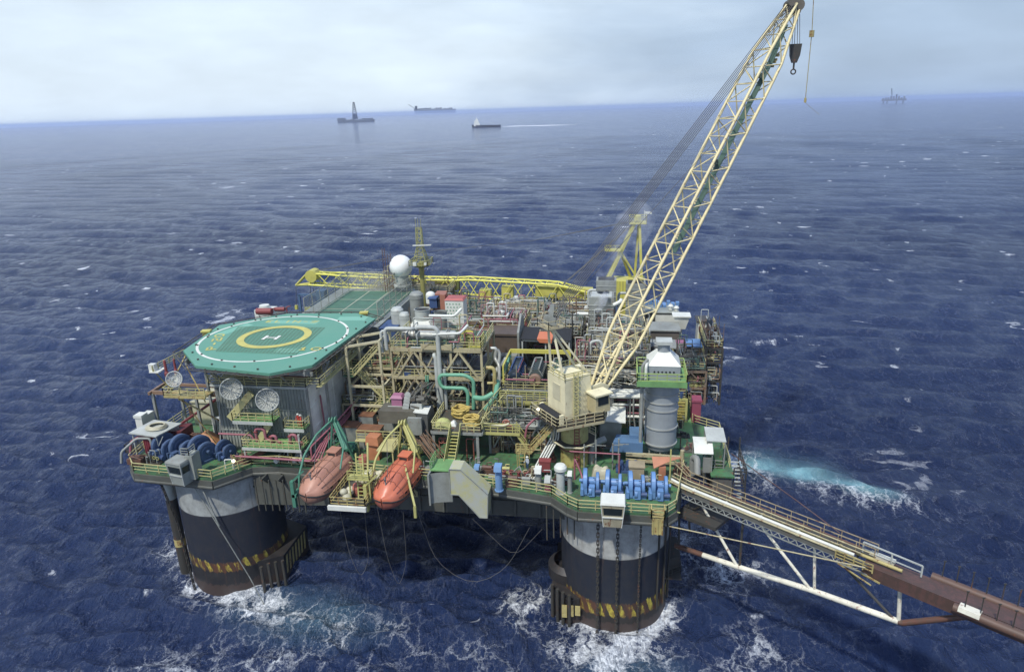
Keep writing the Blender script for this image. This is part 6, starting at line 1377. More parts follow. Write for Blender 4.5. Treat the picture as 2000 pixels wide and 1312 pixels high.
b=MB(); b.pipe([(10.5,1.0,22.9),(13.2,.6,22.9),(13.9,.6,23.2)],.17,8); solo('cream_pipe',b,paint('pipe_cream',(.62,.58,.38),rust=.15,dirt=.3),'short cream pipe above the lower walkway','pipe')
b=MB(); b.pipe([(15.6,1.2,20.2),(16.0,1.2,22.6),(17.0,1.6,23.6),(19.4,1.6,23.7)],.14,8); solo('pink_arch_pipe',b,PNK,'pink arched pipe behind the front stair flights','pipe')
b=MB()
for i in range(4): b.pipe([(17.6-.32*i,-4.2,18.3),(17.9-.3*i,-3.4,18.5),(19.9-.28*i,.8,21.2+.1*i),(20.0-.28*i,2.0,22.6)],.1,8)
solo('white_pipe_bundle',b,WHT,'bundle of white pipes slanting up to the crane pedestal from the left','pipe')
b=MB()
for i in range(16): b.bar((14+rg.uniform(0,3.4),2.8+rg.uniform(0,1.2),22.3+rg.uniform(0,1.2)),(14+rg.uniform(0,3.4),2.8+rg.uniform(0,1.2),22.3+rg.uniform(0,1.4)),.08)
b.box(13.6,18,2.4,4.4,22.0,22.1); solo('scaffold_heap',b,GRYL,'heap of pale grey scaffold tubes left of the crane house','scaffold tubes')
t=module('valve_module','dark open valve module under the walkway left of the crane pedestal',11.0,19.0,2.6,5.0,[21.9],31,GRY,GRATE,dens=1.3,rail=False)
b=MB()
for i,(x,z) in enumerate(((13.4,23.0),(13.9,22.3))): b.torus((x,1.2,z),.38,.12,16,6,'Y'); b.tube((x,1.0,z),(x,1.9,z),.2,10)
solo('red_valve',b,paint('valve_red',(.38,.12,.08),rust=.3,dirt=.4),'two rusty red handwheel valves beside the lower walkway stair','valve')
# --- dark engines under yellow beam
M=module('engine_deck','raised engine deck with yellow beam behind the middle walkway',11.6,20.4,9.0,17.6,[24.2],37,GRY,GRATE,dens=.6,vessels=False)
for k,(x,m_,lb,s) in enumerate(((13.2,NAVY,'dark navy engine at the left of the engine deck',1.0),(16.0,paint('engine_grey_green',(.03,.05,.05),rust=.3,dirt=.4),'grey engine with round rusty end at the middle of the engine deck',.95),(18.7,paint('engine_green',(.02,.09,.07),rust=.2,dirt=.3),'dark green engine at the right of the engine deck',.85))):
    t=thing('gas_engine',(x,12.5,24.3),lb,'engine','engines on the engine deck')
    b=MB().hexa([(x-1.15*s,10.2,24.4),(x+1.15*s,10.2,24.4),(x+1.15*s,15,24.4),(x-1.15*s,15,24.4),(x-1.05*s,10.3,25.6),(x+1.05*s,10.3,25.6),(x+1.05*s,15,25.6),(x-1.05*s,15,25.6)]); b.hexa([(x-1.0*s,10.3,25.6),(x+1.0*s,10.3,25.6),(x+1.0*s,15,25.6),(x-1.0*s,15,25.6),(x-.45*s,10.6,26.6),(x+.45*s,10.6,26.6),(x+.45*s,14.8,26.6),(x-.45*s,14.8,26.6)]); b.build('block',m_,t)
    b=MB()
    for i in range(6): b.bar((x-1.0*s,10.6+.75*i,25.7),(x-.4*s,10.6+.75*i,26.7),.16); b.bar((x+1.0*s,10.6+.75*i,25.7),(x+.4*s,10.6+.75*i,26.7),.16)
    b.pipe([(x-.5,10.4,26.8),(x-.5,14.6,26.8),(x+.5,14.8,26.8),(x+.5,10.4,26.8)],.12,6); b.build('manifold',BLUD if k==0 else GRY,t)
    b=MB().lathe((x,9.7,25.3),[(0,0),(.78*s,0),(.9*s,.2),(.9*s,.6),(0,.6)],20,'Y'); b.build('end_cover',(NAVY,paint('rusty_cover',(.28,.16,.11),rust=.3,dirt=.4),paint('engine_green2',(.03,.13,.09),rust=.1,dirt=.3))[k],t)
b=MB().bar((11.8,15.6,27.4),(20.4,15.6,27.4),.3,.55); b.bar((11.8,9.4,27.4),(11.8,15.6,27.4),.2,.3); b.bar((11.8,15.6,24.3),(11.8,15.6,27.4),.25); b.bar((20.3,15.6,24.3),(20.3,15.6,27.4),.25); b.bar((11.8,9.4,24.3),(11.8,9.4,27.4),.2); solo('crane_beam',b,paint('beam_yellow',(.62,.55,.03),rust=.15,dirt=.2),'bright yellow overhead beam behind the dark engines','beam')
t=thing('shelter',(17,19.5,24),'open grey-framed shelter with dark roof and orange tarpaulin','shelter')
b=MB()
for x in (13.2,16.6,20):
    for y in (18,21.4): b.bar((x,y,24),(x,y,28.2),.2)
b.bar((13.2,18,28.2),(20,18,28.2),.2,.25); b.bar((13.2,18,26.3),(20,18,26.3),.14);b.build('frame',GRYL,t)
MB().extr([(13.0,17.7,28.4),(20.2,17.7,28.3),(20.2,21.8,28.9),(13.0,21.8,29.0)],(0,0,.1)).build('roof',BLK,t)
b=MB().extr([(15.4,17.6,28.5),(17.6,17.6,28.45),(17.6,20,28.8),(15.5,20,28.85)],(0,0,.12)); b.extr([(15.8,17.62,28.0),(17.5,17.62,27.95),(17.6,17.6,28.5),(15.4,17.6,28.5)],(0,.04,0)); b.build('orange_sheet',paint('orange_sheet',(.70,.17,.05),rust=0,dirt=.2),t)
t=thing('blast_panel',(12.6,21,24),'tall tilted grey panel left of the open shelter','panel')
MB().extr([(12.4,18.4,24.0),(12.4,24.0,24.0),(12.4,24.0,29.5),(12.4,21.6,31.2),(12.4,18.4,29.2)],(.3,0,0)).build('plate',GRY,t)
b=MB()
for y in (19.5,21,22.5): b.bar((12.75,y,24),(12.75,y,29.3),.1)
b.build('stiffener',GRYL,t)
b=MB().box(7.4,12.2,20,24,24.3,28.2); b.box(7.2,12.3,19.8,24.2,28.2,28.5); solo('container_cabin',b,paint('brown_cabin',(.13,.09,.07),rust=.3,dirt=.6),'dark brown cabin between the cream module and the grey panel','cabin')
b=MB().box(7.4,12.2,18.4,19.8,24.2,25.6); solo('low_tank',b,GRY,'low grey trough before the dark brown cabin','tank')
# silver exhausts, white tower
t=thing('exhaust_hood',(-2.0,19.5,28),'large grey exhaust hood with round open outlet on top of the module','exhaust hood')
b=MB().hexa([(-4.8,17.4,28.6),(.6,17.4,28.6),(.6,22,28.6),(-4.8,22,28.6),(-3.2,18.6,30.6),(-.8,18.6,30.6),(-.8,21,30.6),(-3.2,21,30.6)]); b.box(-4.6,.4,17.6,21.8,26.0,28.6); b.build('hood',WHT,t)
b=MB().lathe((-2.0,19.8,0),[(1.15,30.4),(1.15,32.2),(1.25,32.2)],28); b.lathe((-2.0,19.8,0),[(1.1,31),(1.1,32.25)],28); b.build('outlet',GRYL,t); MB().lathe((-2,19.8,32.0),[(0,0),(1.1,0)],24).build('opening',BLK,t)
t=thing('exhaust_pipe',(1.0,18.8,27),'grey round exhaust outlet just left of the white tower','exhaust pipe')
MB().lathe((1.1,18.6,0),[(.95,27),(.95,32.2),(1.0,32.2)],26).lathe((1.1,18.6,0),[(.88,31),(.88,32.2)],24).build('pipe',GRY,t); MB().lathe((1.1,18.6,31.9),[(0,0),(.88,0)],20).build('opening',BLK,t)
for k,(x,y,r,z1,lb) in enumerate(((-6.2,20.6,.95,32.2,'pale grey silencer drum behind the helideck corner'),(-4.9,20.0,.8,31.6,'second pale grey silencer drum left of the exhaust hood'),(-4.7,26.0,1.1,33.2,'tall grey exhaust cylinder behind the silencer drums'))):
    b=MB().lathe((x,y,0),[(0,26),(r,26),(r,z1-1.0),(r*1.05,z1-1.0),(r*1.05,z1-.9),(r,z1-.9),(r,z1-.4),(r*.7,z1-.05),(0,z1)],24); solo('silencer',b,(GRYL,GRYL,GRY)[k],lb,'silencer','silencers behind the helideck')
t=thing('white_tower',(3.0,23,24),'tall white box tower with red roof and rows of small green marks','tower')
MB().box(1.2,4.0,21,23.4,24,33.2).build('wall',WHT,t); MB().hexa([(1.1,20.9,33.2),(4.1,20.9,33.2),(4.1,23.5,33.2),(1.1,23.5,33.2),(1.3,21.2,33.45),(3.9,21.2,33.45),(3.9,23.3,33.45),(1.3,23.3,33.45)]).build('roof',paint('roof_red',(.50,.09,.08),rust=.1,dirt=.35),t)
b=MB()
for i in range(5):
    for j in range(5): b.box(1.4+.48*i+.12*(j%2),1.58+.48*i+.12*(j%2),20.95,20.98,30.6+.5*j,30.75+.5*j)
for z,x0_,x1_ in ((30.0,2.3,2.5),(29.2,1.5,3.6),(28.5,2.2,3.0),(28.9,2.0,3.0),(27.8,1.6,3.2)): b.box(x0_,x1_,20.95,20.98,z,z+.12)
b.build('green_marks',paint('mark_green',(.10,.35,.20),rust=0,dirt=.2),t)
b=MB().box(-1.2,.4,24,26,29,33.4).box(.2,1.0,22,23.4,31,33.8); solo('air_intake',b,paint('intake_orange',(.42,.14,.08),rust=.25,dirt=.3),'reddish intake box behind the grey exhausts','box')
for k,(x,m_,lb) in enumerate(((-1.0,BLUD,'dark blue fan housing between the grey exhausts'),(.4,BLK,'black cowl with white cap beside the white tower'))):
    b=MB().box(x-.6,x+.6,22.4,23.6,31.6,33.0).box(x-.8,x+.8,22.2,23.8,33.0,33.2); solo('cowl',b,m_,lb,'cowl')
b=MB().sphere((-1.8,24,33.2),.75,16,8,.8,0,PI/2); b.lathe((-1.8,24,32),[(.75,0),(.75,1.2)],16); solo('dome_cover',b,WHT,'small white dome cover behind the exhaust hood','dome')
t=module('exhaust_module','grey-green equipment block carrying the exhaust hoods',-8,5.2,17.6,28,[22,26],41,BEAM,GRN,dens=.7)
b=MB().box(-8.2,-5.8,17.8,22,27.6,29.6); b.box(-8.3,-5.7,17.7,22.1,29.6,29.7); solo('blue_container',b,BLUD,'dark blue container under the right rim of the helideck','container')
# --- rooftop sports court with fence, radome, mast
t=thing('roof_block',(-17,33,DZ),'grey rear accommodation block carrying the netted green court','building')
MB().box(-25,-9.4,20.5,44,DZ,29.0).build('wall',WALL,t)
b=MB(); CT=(-22.5,-10.4,23.5,42); b.box(*CT,29.0,29.12); t2=thing('sports_court',(-17,33,29),'green fenced sports court with pale lines on the roof behind the helideck','sports court'); b.build('surface',paint('court_green',(.06,.19,.12),rust=0,dirt=.4),t2)
b=MB()
for x in (-22.2,-18.4,-14.6,-10.8): b.box(x-.07,x+.07,23.8,41.7,29.126,29.132)
for y in (23.8,29.6,35.6,41.6): b.box(-22.2,-10.8,y-.07,y+.07,29.134,29.14)
b.build('court_lines',paint('line_cream',(.58,.55,.42),rust=0,dirt=.3),t2)
b=MB()
x0,x1,y0,y1=CT
for x in np.arange(x0,x1+.1,3.02): b.tube((x,y1,29),(x,y1,32.6),.07,6); 
for y in np.arange(y0,y1+.1,3.08): b.tube((x0,y,29),(x0,y,32.6),.07,6); b.tube((x1,y,29),(x1,y,32.0),.07,6)
for z in (30.8,32.6): b.tube((x0,y0,z),(x0,y1,z),.05,5);b.tube((x0,y1,z),(x1,y1,z),.05,5);b.tube((x1,y0,min(z,32)),(x1,y1,min(z,32)),.05,5)
for i in range(7): b.bar((x0+1.9*i,y0+8,32.6),(x0+1.9*i,y1,32.8),.05)
b.build('fence_post',NETM,t2)
NETT,_t,_p,_o=_new('fence_netting'); _n=_t.nodes.new;_tr=_n('ShaderNodeBsdfTransparent');_m=_n('ShaderNodeMixShader');_m.inputs[0].default_value=.22;_t.links.new(_tr.outputs[0],_m.inputs[1]);_t.links.new(_p.outputs[0],_m.inputs[2]);_t.links.new(_m.outputs[0],_o.inputs[0]);_p.inputs['Base Color'].default_value=(.45,.44,.36,1);_p.inputs['Roughness'].default_value=.8
b=MB(); b.box(x0-.02,x0+.02,y0,y1,29.1,32.6);b.box(x0,x1,y1-.02,y1+.02,29.1,32.6);b.box(x1-.02,x1+.02,y0,y1,29.1,32.0); b.build('netting',NETT,t2)
t=module('mast_base_module','weathered rusty lattice platform under the white radome',-19,-4,43,52,[25.5,28.6],53,paint('pale_rust_frame',(.36,.29,.20),rust=.6,dirt=.4),GRATE,dens=.9)
q=Yp(783,520,42); t=thing('radome',(q.x,q.y,q.z-3.6),'large white spherical radome behind the green court','radome'); MB().sphere(q,2.05,32,20).build('sphere',RADO,t); b=MB().lathe((q.x,q.y,q.z-3.2),[(1.1,0),(1.3,1.6)],20);b.cyl((q.x,q.y,q.z-3.6),1.6,0,.3,20);b.build('skirt',GRYL,t); MB().cyl((q.x-.9,q.y-1.75,q.z-1.0),.22,-.2,.2,10).build('hatch',GRY,t)
mb_=Yp(828,590,40); mt_=Yp(818,445,40)
t=thing('lattice_mast',(mb_.x,40,26),'olive-yellow lattice radio mast with radar bar right of the radome','mast')
X0=mb_.x; MZ=mt_.z; b=MB(); b.tube((X0,40,24),(X0,40,mt_.z-6.0),.45,12); b.lathe((X0,40,MZ-6.6),[(.4,-.5),(1.6,0),(1.7,.15),(.4,.3)],12); b.build('pole',paint('mast_olive',(.34,.31,.06),rust=.35,dirt=.5),t)
b=MB(); w2=.42
for z0_,z1_,wa,wb in ((MZ-6.4,MZ-3.4,1.2,.5),(MZ-3.4,MZ,.5,.42)):
    n_=4
    for sx,sy in ((-1,-1),(1,-1),(1,1),(-1,1)): b.bar((X0+sx*wa,40+sy*wa,z0_),(X0+sx*wb,40+sy*wb,z1_),.1)
    for i in range(n_):
        za,zb=z0_+(z1_-z0_)*i/n_,z0_+(z1_-z0_)*(i+1)/n_; a_=wa+(wb-wa)*i/n_; c_=wa+(wb-wa)*(i+1)/n_
        for (p,q) in (((-1,-1),(1,-1)),((1,-1),(1,1)),((1,1),(-1,1)),((-1,1),(-1,-1))): b.bar((X0+p[0]*a_,40+p[1]*a_,za),(X0+q[0]*c_,40+q[1]*c_,zb),.07); b.bar((X0+p[0]*c_,40+p[1]*c_,zb),(X0+q[0]*c_,40+q[1]*c_,zb),.07)
b.rail([(X0-1.7,38.3,MZ-6.5),(X0+1.7,38.3,MZ-6.5),(X0+1.7,41.7,MZ-6.5),(X0-1.7,41.7,MZ-6.5)],1.0,1,.05,2,True)
for dx in (-.5,-.1,.4): b.tube((X0+dx,40,MZ),(X0+dx,40,MZ+1.6),.04,5)
b.build('lattice',paint('mast_yellow',(.42,.40,.10),rust=.3,dirt=.5),t)
b=MB(); b.bar((X0-1.1,39.4,MZ-3.0),(X0+2.2,39.4,MZ-2.9),.22,.16); b.cbox((X0-.6,38.2,MZ-6.0),.6,.5,.6); b.cbox((X0+1.3,38.2,MZ-6.0),.4,.4,.4); b.build('radar_bar',WHT,t)
q=Yp(752,485,41); b=MB()
for dx in (-.6,-.15,.9): b.tube((q.x+dx,41,29),(q.x+dx,41,q.z+(0 if dx<.5 else -.9)),.06,5)
for z in np.arange(30,q.z,.8): b.bar((q.x-.6,41,z),(q.x-.15,41,z+.4),.05); b.bar((q.x+.3,41,z-.8),(q.x+.9,41,z-.4),.06)
b.tube((q.x+.3,41,29),(q.x+.3,41,q.z-1),.05,5)
solo('antenna_mast',b,BRN,'thin rusty twin antenna mast left of the radome','antenna')
b=MB().bar((-31.5,40,28.8),(-31.5,40,24),.35).bar((-31.5,40,28.7),(-27.8,40,28.7),.35); b2=Yp(660,585,40); b.box(-27.9,-26.3,39.4,41.2,26,29.6); solo('blue_davit',b,paint('davit_blue',(.06,.14,.30),rust=.15,dirt=.3),'dark blue davit beam and column beside the green court','davit')
b=MB().box(-31.8,-29,24.5,27,24.0,30.2).cyl((-30.5,25.6,30.2),.8,0,.6,14); solo('white_locker',b,WHT,'white locker at the back left corner beyond the helideck','locker')
# ================================================================== REAR AND RIGHT PART OF THE DECK
RF=paint('brown_frame',(.26,.19,.14),rust=.6,dirt=.4); GF=paint('steel_frame',(.27,.28,.28),rust=.35,dirt=.4)
mods=[('separator_module','crowded pipe module behind the cream exchanger module',5.6,12.4,25,33,[22,25,27.4],61,BEAM,1.6),
('separator_module','rusty pipe module behind the open shelter',13.2,21.6,23.2,31,[22,25,27.2],62,RF,1.7),
('manifold_module','grey piping module behind the crane boom foot',22.4,31.4,19.4,26.6,[21.6,24.4,27.6],63,GF,1.6),
('manifold_module','grey manifold frame just right of the crane house',21.0,31.0,11.6,18.4,[21.5,24.3,26.6],64,GF,1.5),
('separator_module','far left pipe module below the flat yellow boom',-3.6,5.4,33,42,[21.6,24.4,26.2],65,RF,1.5),
('separator_module','far middle pipe module below the flat yellow boom',6.2,15.0,34.4,43,[21.6,24.2,26.0],66,GF,1.7),
('separator_module','far right pipe module below the root of the yellow boom',16,24.8,33,42,[21.6,24.2,26.0],67,BEAM,1.6),
('separator_module','rearmost pipe module behind the white tower',-3,7,44,53,[21,23.8],68,BEAM,1.3),
('separator_module','rearmost pipe module at the middle back edge',8,18,45,54,[21,23.6],69,RF,1.5),
('manifold_module','pipe module at the foot of the rear yellow crane',19,26,43.6,52,[21,23.6],70,GF,1.4)]
for nm,lb,a,b_,c,d,lv,sd_,fr,de in mods: module(nm,lb,a,b_,c,d,lv,sd_,fr,GRATE,dens=de*1.35,braces=sd_%2==0,pr=(.045,.13))
# white pipe rack behind pedestal
t=thing('pipe_rack',(27,9.4,DZ),'long rack of white and pink pipes between crane and grey stack','pipe rack')
b=MB()
for x in (22.6,26.4,30.0):
    for y in (8.2,10.8): b.bar((x,y,DZ),(x,y,24.6),.22)
    for z in (20.6,22.2,23.8): b.bar((x,8,z),(x,11,z),.2)
b.build('frame',GF,t)
b=MB()
for j,(y,z,r) in enumerate(((8.0,24.2,.26),(8.7,24.2,.2),(9.4,24.25,.24),(10.2,24.2,.18),(8.1,23.0,.15),(9.1,22.5,.16),(8.0,21.4,.2),(9,21.0,.14))): b.pipe([(20.8,y,z),(30.8,y,z)],r,10); 
b.pipe([(30.2,7.8,24.2),(30.2,7.8,25.2),(30.9,7.8,25.2)],.2,8); b.build('white_pipe',WHT,t)
b=MB()
for j,(y,z) in enumerate(((8.2,22.7),(8.6,22.4),(8.0,21.9))): b.pipe([(21,y,z),(30.4,y,z)],.1,8)
b.build('pink_pipe',PNK,t)
b=MB(); rg=random.Random(77)
for i in range(26): x=rg.uniform(21,30.6); b.pipe([(x,7.9,24.4),(x,7.9,rg.uniform(18.2,22)),(x+rg.uniform(-1,1),7.9,18.4)],rg.uniform(.05,.12),6)
b.build('drop_line',GF,t)
b=MB()
for i in range(34): b.bar((28.3+rg.uniform(-7,3.5),rg.uniform(9,13),25.2+rg.uniform(0,2.2)),(28.3+rg.uniform(-7,3.5),rg.uniform(9,13),25.2+rg.uniform(0,2.2)),.07)
solo('scaffold_tubes',b,PATCH,'jumble of pale and pinkish tubes behind the grey stack platform','scaffold tubes')
# vertical dark column with flange, arch pipe
b=MB().lathe((24.9,8.0,0),[(0,DZ),(.32,DZ),(.32,24.6),(.6,24.6),(.6,24.9),(.32,24.9),(.32,28.6),(0,28.6)],14); solo('standpipe',b,GF,'dark flanged standpipe between the crane and the grey stack','pipe')
b=MB(); b.pipe([Yp(1153,705,14),Yp(1153,668,14),Yp(1172,664,14),Yp(1178,680,14)],.22,10); solo('arch_pipe',b,GRYL,'tall grey arched pipe right of the crane house','pipe')
b=MB()
for i,(x,z) in enumerate(((17.8,28.6),(20.1,28.9),(21.8,28.2))): b.tube((x,22.8,24),(x,22.8,z+2.2),.09,6); b.bar((x-.6,22.8,z+1.8),(x+.6,22.8,z+1.8),.1)
solo('lamp_poles',b,DRK,'three dark thin poles behind the orange tarpaulin','pole')
# grey louvred towers by the rear crane, with steam
t=thing('heat_recovery_tower',(23.8,30,24),'grey louvred box tower with white side pipes in front of the rear crane','tower')
b=MB().box(22.3,26.1,28.4,32,24,31.9); b.build('casing',GRY,t); b=MB()
for i in range(9): b.box(22.25,26.15,28.3,28.4,24.6+.75*i,24.7+.75*i)
b.box(22.6,25.8,28.6,31.8,31.9,32.05); b.build('louvre',GRYL,t)
b=MB(); b.pipe([(22.2,28.6,29.2),(20.2,28.6,29.2),(20.0,28.6,28.2)],.28,10); b.pipe([(22.2,28.6,27.4),(20.2,28.6,27.4),(20.0,28.6,26.6)],.28,10); b.pipe([(26.1,28.2,30.8),(27.2,28.2,31.4),(27.2,29,31.4)],.3,10); b.build('side_pipe',WHT,t)
for k,(x0_,x1_,y0_,y1_,z1_,lb) in enumerate(((23.2,26.4,33.4,36,33.4,'taller grey casing directly behind the louvred tower'),(28.0,31.2,37,39.8,32.0,'dark-topped grey casing right of the rear crane house'))):
    t=thing('casing',((x0_+x1_)/2,y0_,24),lb,'casing'); MB().box(x0_,x1_,y0_,y1_,22,z1_).build('wall',GRY,t); MB().box(x0_+.3,x1_-.3,y0_+.3,y1_-.3,z1_,z1_+.1).build('opening',BLK,t); b=MB()
    for i in range(6): b.box(x0_-.04,x1_+.04,y0_-.08,y0_,z1_-1-.9*i,z1_-.9-.9*i)
    b.pipe([(x0_,y0_-.3,z1_-1.5),(x0_-1.2,y0_-.3,z1_-1.5),(x0_-1.2,y0_-.3,z1_-4)],.22,8); b.build('rib',GRYL,t)
# right-hand buildings and containers
def hut(nm,lb,x0,x1,y0,y1,z0,z1,wall,roof,cat='building',win=None,over=.25,grp=None):
    t=thing(nm,((x0+x1)/2,(y0+y1)/2,z0),lb,cat,grp); MB().box(x0,x1,y0,y1,z0,z1).build('wall',wall,t); MB().box(x0-over,x1+over,y0-over,y1+over,z1,z1+.18).build('roof',roof,t)
    if win:
        for (a,b_,c,d,mm) in win: MB().box(a,b_,y0-.06,y0,c,d).build('panel',mm,t)
    b=MB()
    for x in np.arange(x0+.6,x1,1.2): b.box(x-.04,x+.04,y0-.04,y0-.005,z0+.1,z1-.05)
    b.build('rib',wall,t); return t
DW=paint('dark_wall',(.13,.125,.12),rust=.3,dirt=.5)
hut('switch_room','dark flat-roofed building with white panel at the far right of the deck',30.2,37.0,42,48,22,25.6,DW,WALL,win=[(33.2,36.6,23.8,25.3,WHT)])
hut('workshop','wide dark brown building before the flat-roofed one at the right',28.4,36.6,33,37.4,21.6,25.2,paint('brown_wall',(.15,.13,.12),rust=.3,dirt=.5),GRY,win=[(28.8,30.4,23.2,25.0,WHT)])
hut('workshop','low dark building right behind the grey stack',27.6,35.6,26.8,30.4,20.8,24.4,DW,GRY)
b=MB().hexa([(36.6,38,24.0),(38.0,38,24.0),(38,39.4,24),(36.6,39.4,24),(36.0,37.6,26.2),(38.6,37.6,26.2),(38.6,39.8,26.2),(36.0,39.8,26.2)]); b.box(35.8,38.8,37.4,40,26.2,26.4); b.bar((37.3,38.7,18),(37.3,38.7,24),.4); solo('hopper',b,WHT,'white hopper at the right end of the brown building','hopper')
b=MB().box(36.2,37.6,30.4,31.8,22.4,24.0); b.box(36,37.8,30.2,32,24,24.1); b.bar((36.9,31,18),(36.9,31,22.4),.3); solo('pink_cabinet',b,MAG,'pink-red cabinet behind the grey stack, on the right side','cabinet')
b=MB()
for i in range(12): x=28.6+i*.78; b.box(x-.3,x+.3,46.2+rg.uniform(-1.5,1),47,25.8,26.1+rg.random()*.7)
for q in b.parts(): solo('small_crate',q,BLU,'small blue crate standing in a row on the roof of the far right building','crate','blue crates on the far right roof')
b=MB()
for (x,z) in ((35.8,26.3),(36.8,26.0)): b.lathe((x,43.2,z-.4),[(0,0),(.35,0),(.35,.6),(.5,.65),(.3,.95),(0,1)],12)
for q,lb in zip(b.parts(),('white mushroom vent at the inner corner of the far right roof','white mushroom vent at the outermost corner of the far right roof')): solo('roof_ventilator',q,WHT,lb,'vent')
rg=random.Random(21)
side=[('green_platform','green grated side walkway along the right edge',37.8,40.0,14.5,33.5,18.1,18.2)]
t=thing('side_walkway',(38.6,24,17),'green side walkway with yellow railing along the right edge of the deck','walkway')
MB().box(34.2,37.2,6,27,DZ,DZ+.12).build('floor',GRNB,t); MB().rail([(37.3,14,DZ+.1),(37.3,33,DZ+.1)],1.2,1.6).build('railing',RAIL,t)
module('side_scaffold','yellow-railed scaffold rack stacked with yellow planks right of the grey stack',34.4,36.4,14,18.4,[20.0,21.6],81,YEL,GRATE,dens=.6,vessels=False)
module('side_scaffold','rusty rack of gear beyond the grey stack on the right edge',35.2,39.6,20.5,29.5,[20.6,23.2],82,RF,GRATE,dens=1.2)
module('side_scaffold','dark overhanging rack at the right edge of the deck',39.8,42.2,24,36,[20.4,23.4,25.6],83,DRK,GRATE,dens=.7,z0=16.5)
module('side_scaffold','rack of small gear between the stack and the workshops',27.0,34.0,19.0,25.6,[21.0,23.8],84,GF,GRATE,dens=1.4)
b=MB()
for i in range(7): b.box(34.5,36.2,13.8,14.0,18.4+.42*i,18.62+.42*i)
solo('plank_rack',b,paint('plank_yellow',(.46,.36,.05),rust=.2,dirt=.4),'rack of horizontal yellow planks beside the green walkway','rack')
hut('store','white-fronted tall locker at the far right edge',39.6,41.4,34,37,21,26.5,WHT,DRK)
hut('store','brown and blue container on the right edge rack',37.6,39.4,27.2,30.4,22.6,24.6,paint('amber_box',(.36,.20,.05),rust=.2,dirt=.3),BLU)
b=MB().box(37.2,38.4,14.2,16.0,DZ,21.0); b.box(37.1,38.5,14.1,16.1,21.0,21.3); solo('crimson_cabinet',b,paint('crimson_b',(.36,.05,.12),rust=.1,dirt=.3),'crimson cabinet standing at the right railing before the racks','cabinet')
# canopy huts at the bridge landing
t=thing('landing_hut',(38.6,8.6,DZ),'open hut with flat pale roof at the right corner by the outside stair','hut')
C1=Zp(1396,850,21.8)
MB().extr([C1+Vector(v) for v in ((-1.1,-1.5,-.1),(1.15,-1.6,-.1),(1.15,1.5,.25),(-1.1,1.6,.25))],(0,0,.12)).build('roof',GRYL,t)
b=MB()
for x,y in ((-1,-1.4),(1.05,-1.5),(1.05,1.4),(-1,1.5)): b.bar((C1.x+x,C1.y+y,16),(C1.x+x,C1.y+y,21.7),.13)
b.rail([(C1.x-1,C1.y-1.4,18),(C1.x+1.05,C1.y-1.5,18),(C1.x+1.05,C1.y+1.4,18)],1.2,1.0); b.build('frame',GF,t); MB().box(C1.x-.9,C1.x+.9,C1.y-1.2,C1.y-1.1,18.1,20.6).build('curtain',GRN,t)
C2=Zp(1373,868,21.2)
t=thing('landing_hut',(C2.x,C2.y,DZ),'small open shelter with curled white roof just before the pale-roofed hut','hut')
g=[]
for i in range(9):
    u=i/8; g.append([(C2.x-1.1+2.2*j,C2.y-1.3+2.8*u,21.5-.8*(1-u)**3) for j in (0,.5,1)])
MB().grid(g).grid([[Vector(p)-Vector((0,0,.08)) for p in r] for r in g][::-1]).build('roof',WHT,t)
b=MB()
for x,y in ((-1,-1.1),(1,-1.1),(1,1.4),(-1,1.4)): b.bar((C2.x+x,C2.y+y,DZ),(C2.x+x,C2.y+y,20.8 if y<1 else 21.3),.12)
b.box(C2.x,C2.x+1,C2.y-1,C2.y-.9,18,20.0); b.build('frame',GF,t)
hut('landing_cabin','dark-walled cabin on the outer corner below the pale hut roof',38.4,40.6,-.6,4.6,14.4,18.0,DW,GRN)
t=thing('outside_stair',(41.2,2,12),'dark outside stair tower hanging at the right corner above the water','stair tower')
b=MB()
for x,y in ((40.8,-.4),(42.2,-.4),(40.8,5),(42.2,5)): b.bar((x,y,13.5),(x,y,20.5 if y>0 else 19.0),.14)
for z in (16.0,18.0): b.rail([(40.8,-.4,z),(42.2,-.4,z),(42.2,5,z)],1.1,1,.05)
b.build('frame',DRK,t); b=MB(); 
for i in range(12): b.box(40.9,42.1,-.3+.38*i,-.02+.38*i,13.9+.33*i,13.96+.33*i)
b.build('tread',GRYL,t)
b=MB().bar((34.6,-1.0,18),(34.9,-1.6,19.5),.3); 
b=MB().pipe([(36.0,-.4,18),(36.0,-.4,20.3),(36.4,-1.2,20.6),(36.4,-2.2,19.0)],.38,12); solo('gooseneck_pipe',b,GF,'thick grey gooseneck pipe at the start of the bridge','pipe')
b=MB().bar((34.0,-8.9,18),(33.7,-8.9,18.05),.1).bar((33.2,-3.2,18),(33.2,-3.2,22.6),.16); solo('yellow_post',b,YEL,'tall thin yellow post beside the right end of the winch row','post')
rg=random.Random(31)
GEAR=[(35.6,9.5,'dark skid with bent pipes under the pale hut roofs'),(34.9,12.4,'small pump set on the green deck right of the grey stack'),(36.2,5.6,'rusty fittings between the two white-roofed shelters'),(34.8,-.2,'tangle of fittings at the start of the bridge'),(30.8,-3.4,'small dark motor behind the right end of the blue winches'),(20.6,-3.9,'low fittings between the mushroom ventilator and the blue winches'),(24.2,3.6,'dark pump beside the grey hut'),(18.6,1.4,'small machinery at the left foot of the crane pedestal'),(13.2,-2.6,'low pipe fittings on the green deck behind the blue ventilator'),(10.6,-2.8,'small dark skid right of the yellow-stair landing'),(-11.0,-2.6,'dark fittings between the pump platform and the green davit'),(-14.4,-2.0,'small rusty machinery under the pump platform'),(-31.8,-4.2,'dark fittings at the foot of the left winches'),(-20.4,-3.0,'small rusty winding gear right of the left winches'),(16.8,-3.4,'small grey valve skid before the man in the pale shirt'),(4.6,-3.2,'dark machinery under the green landing')]
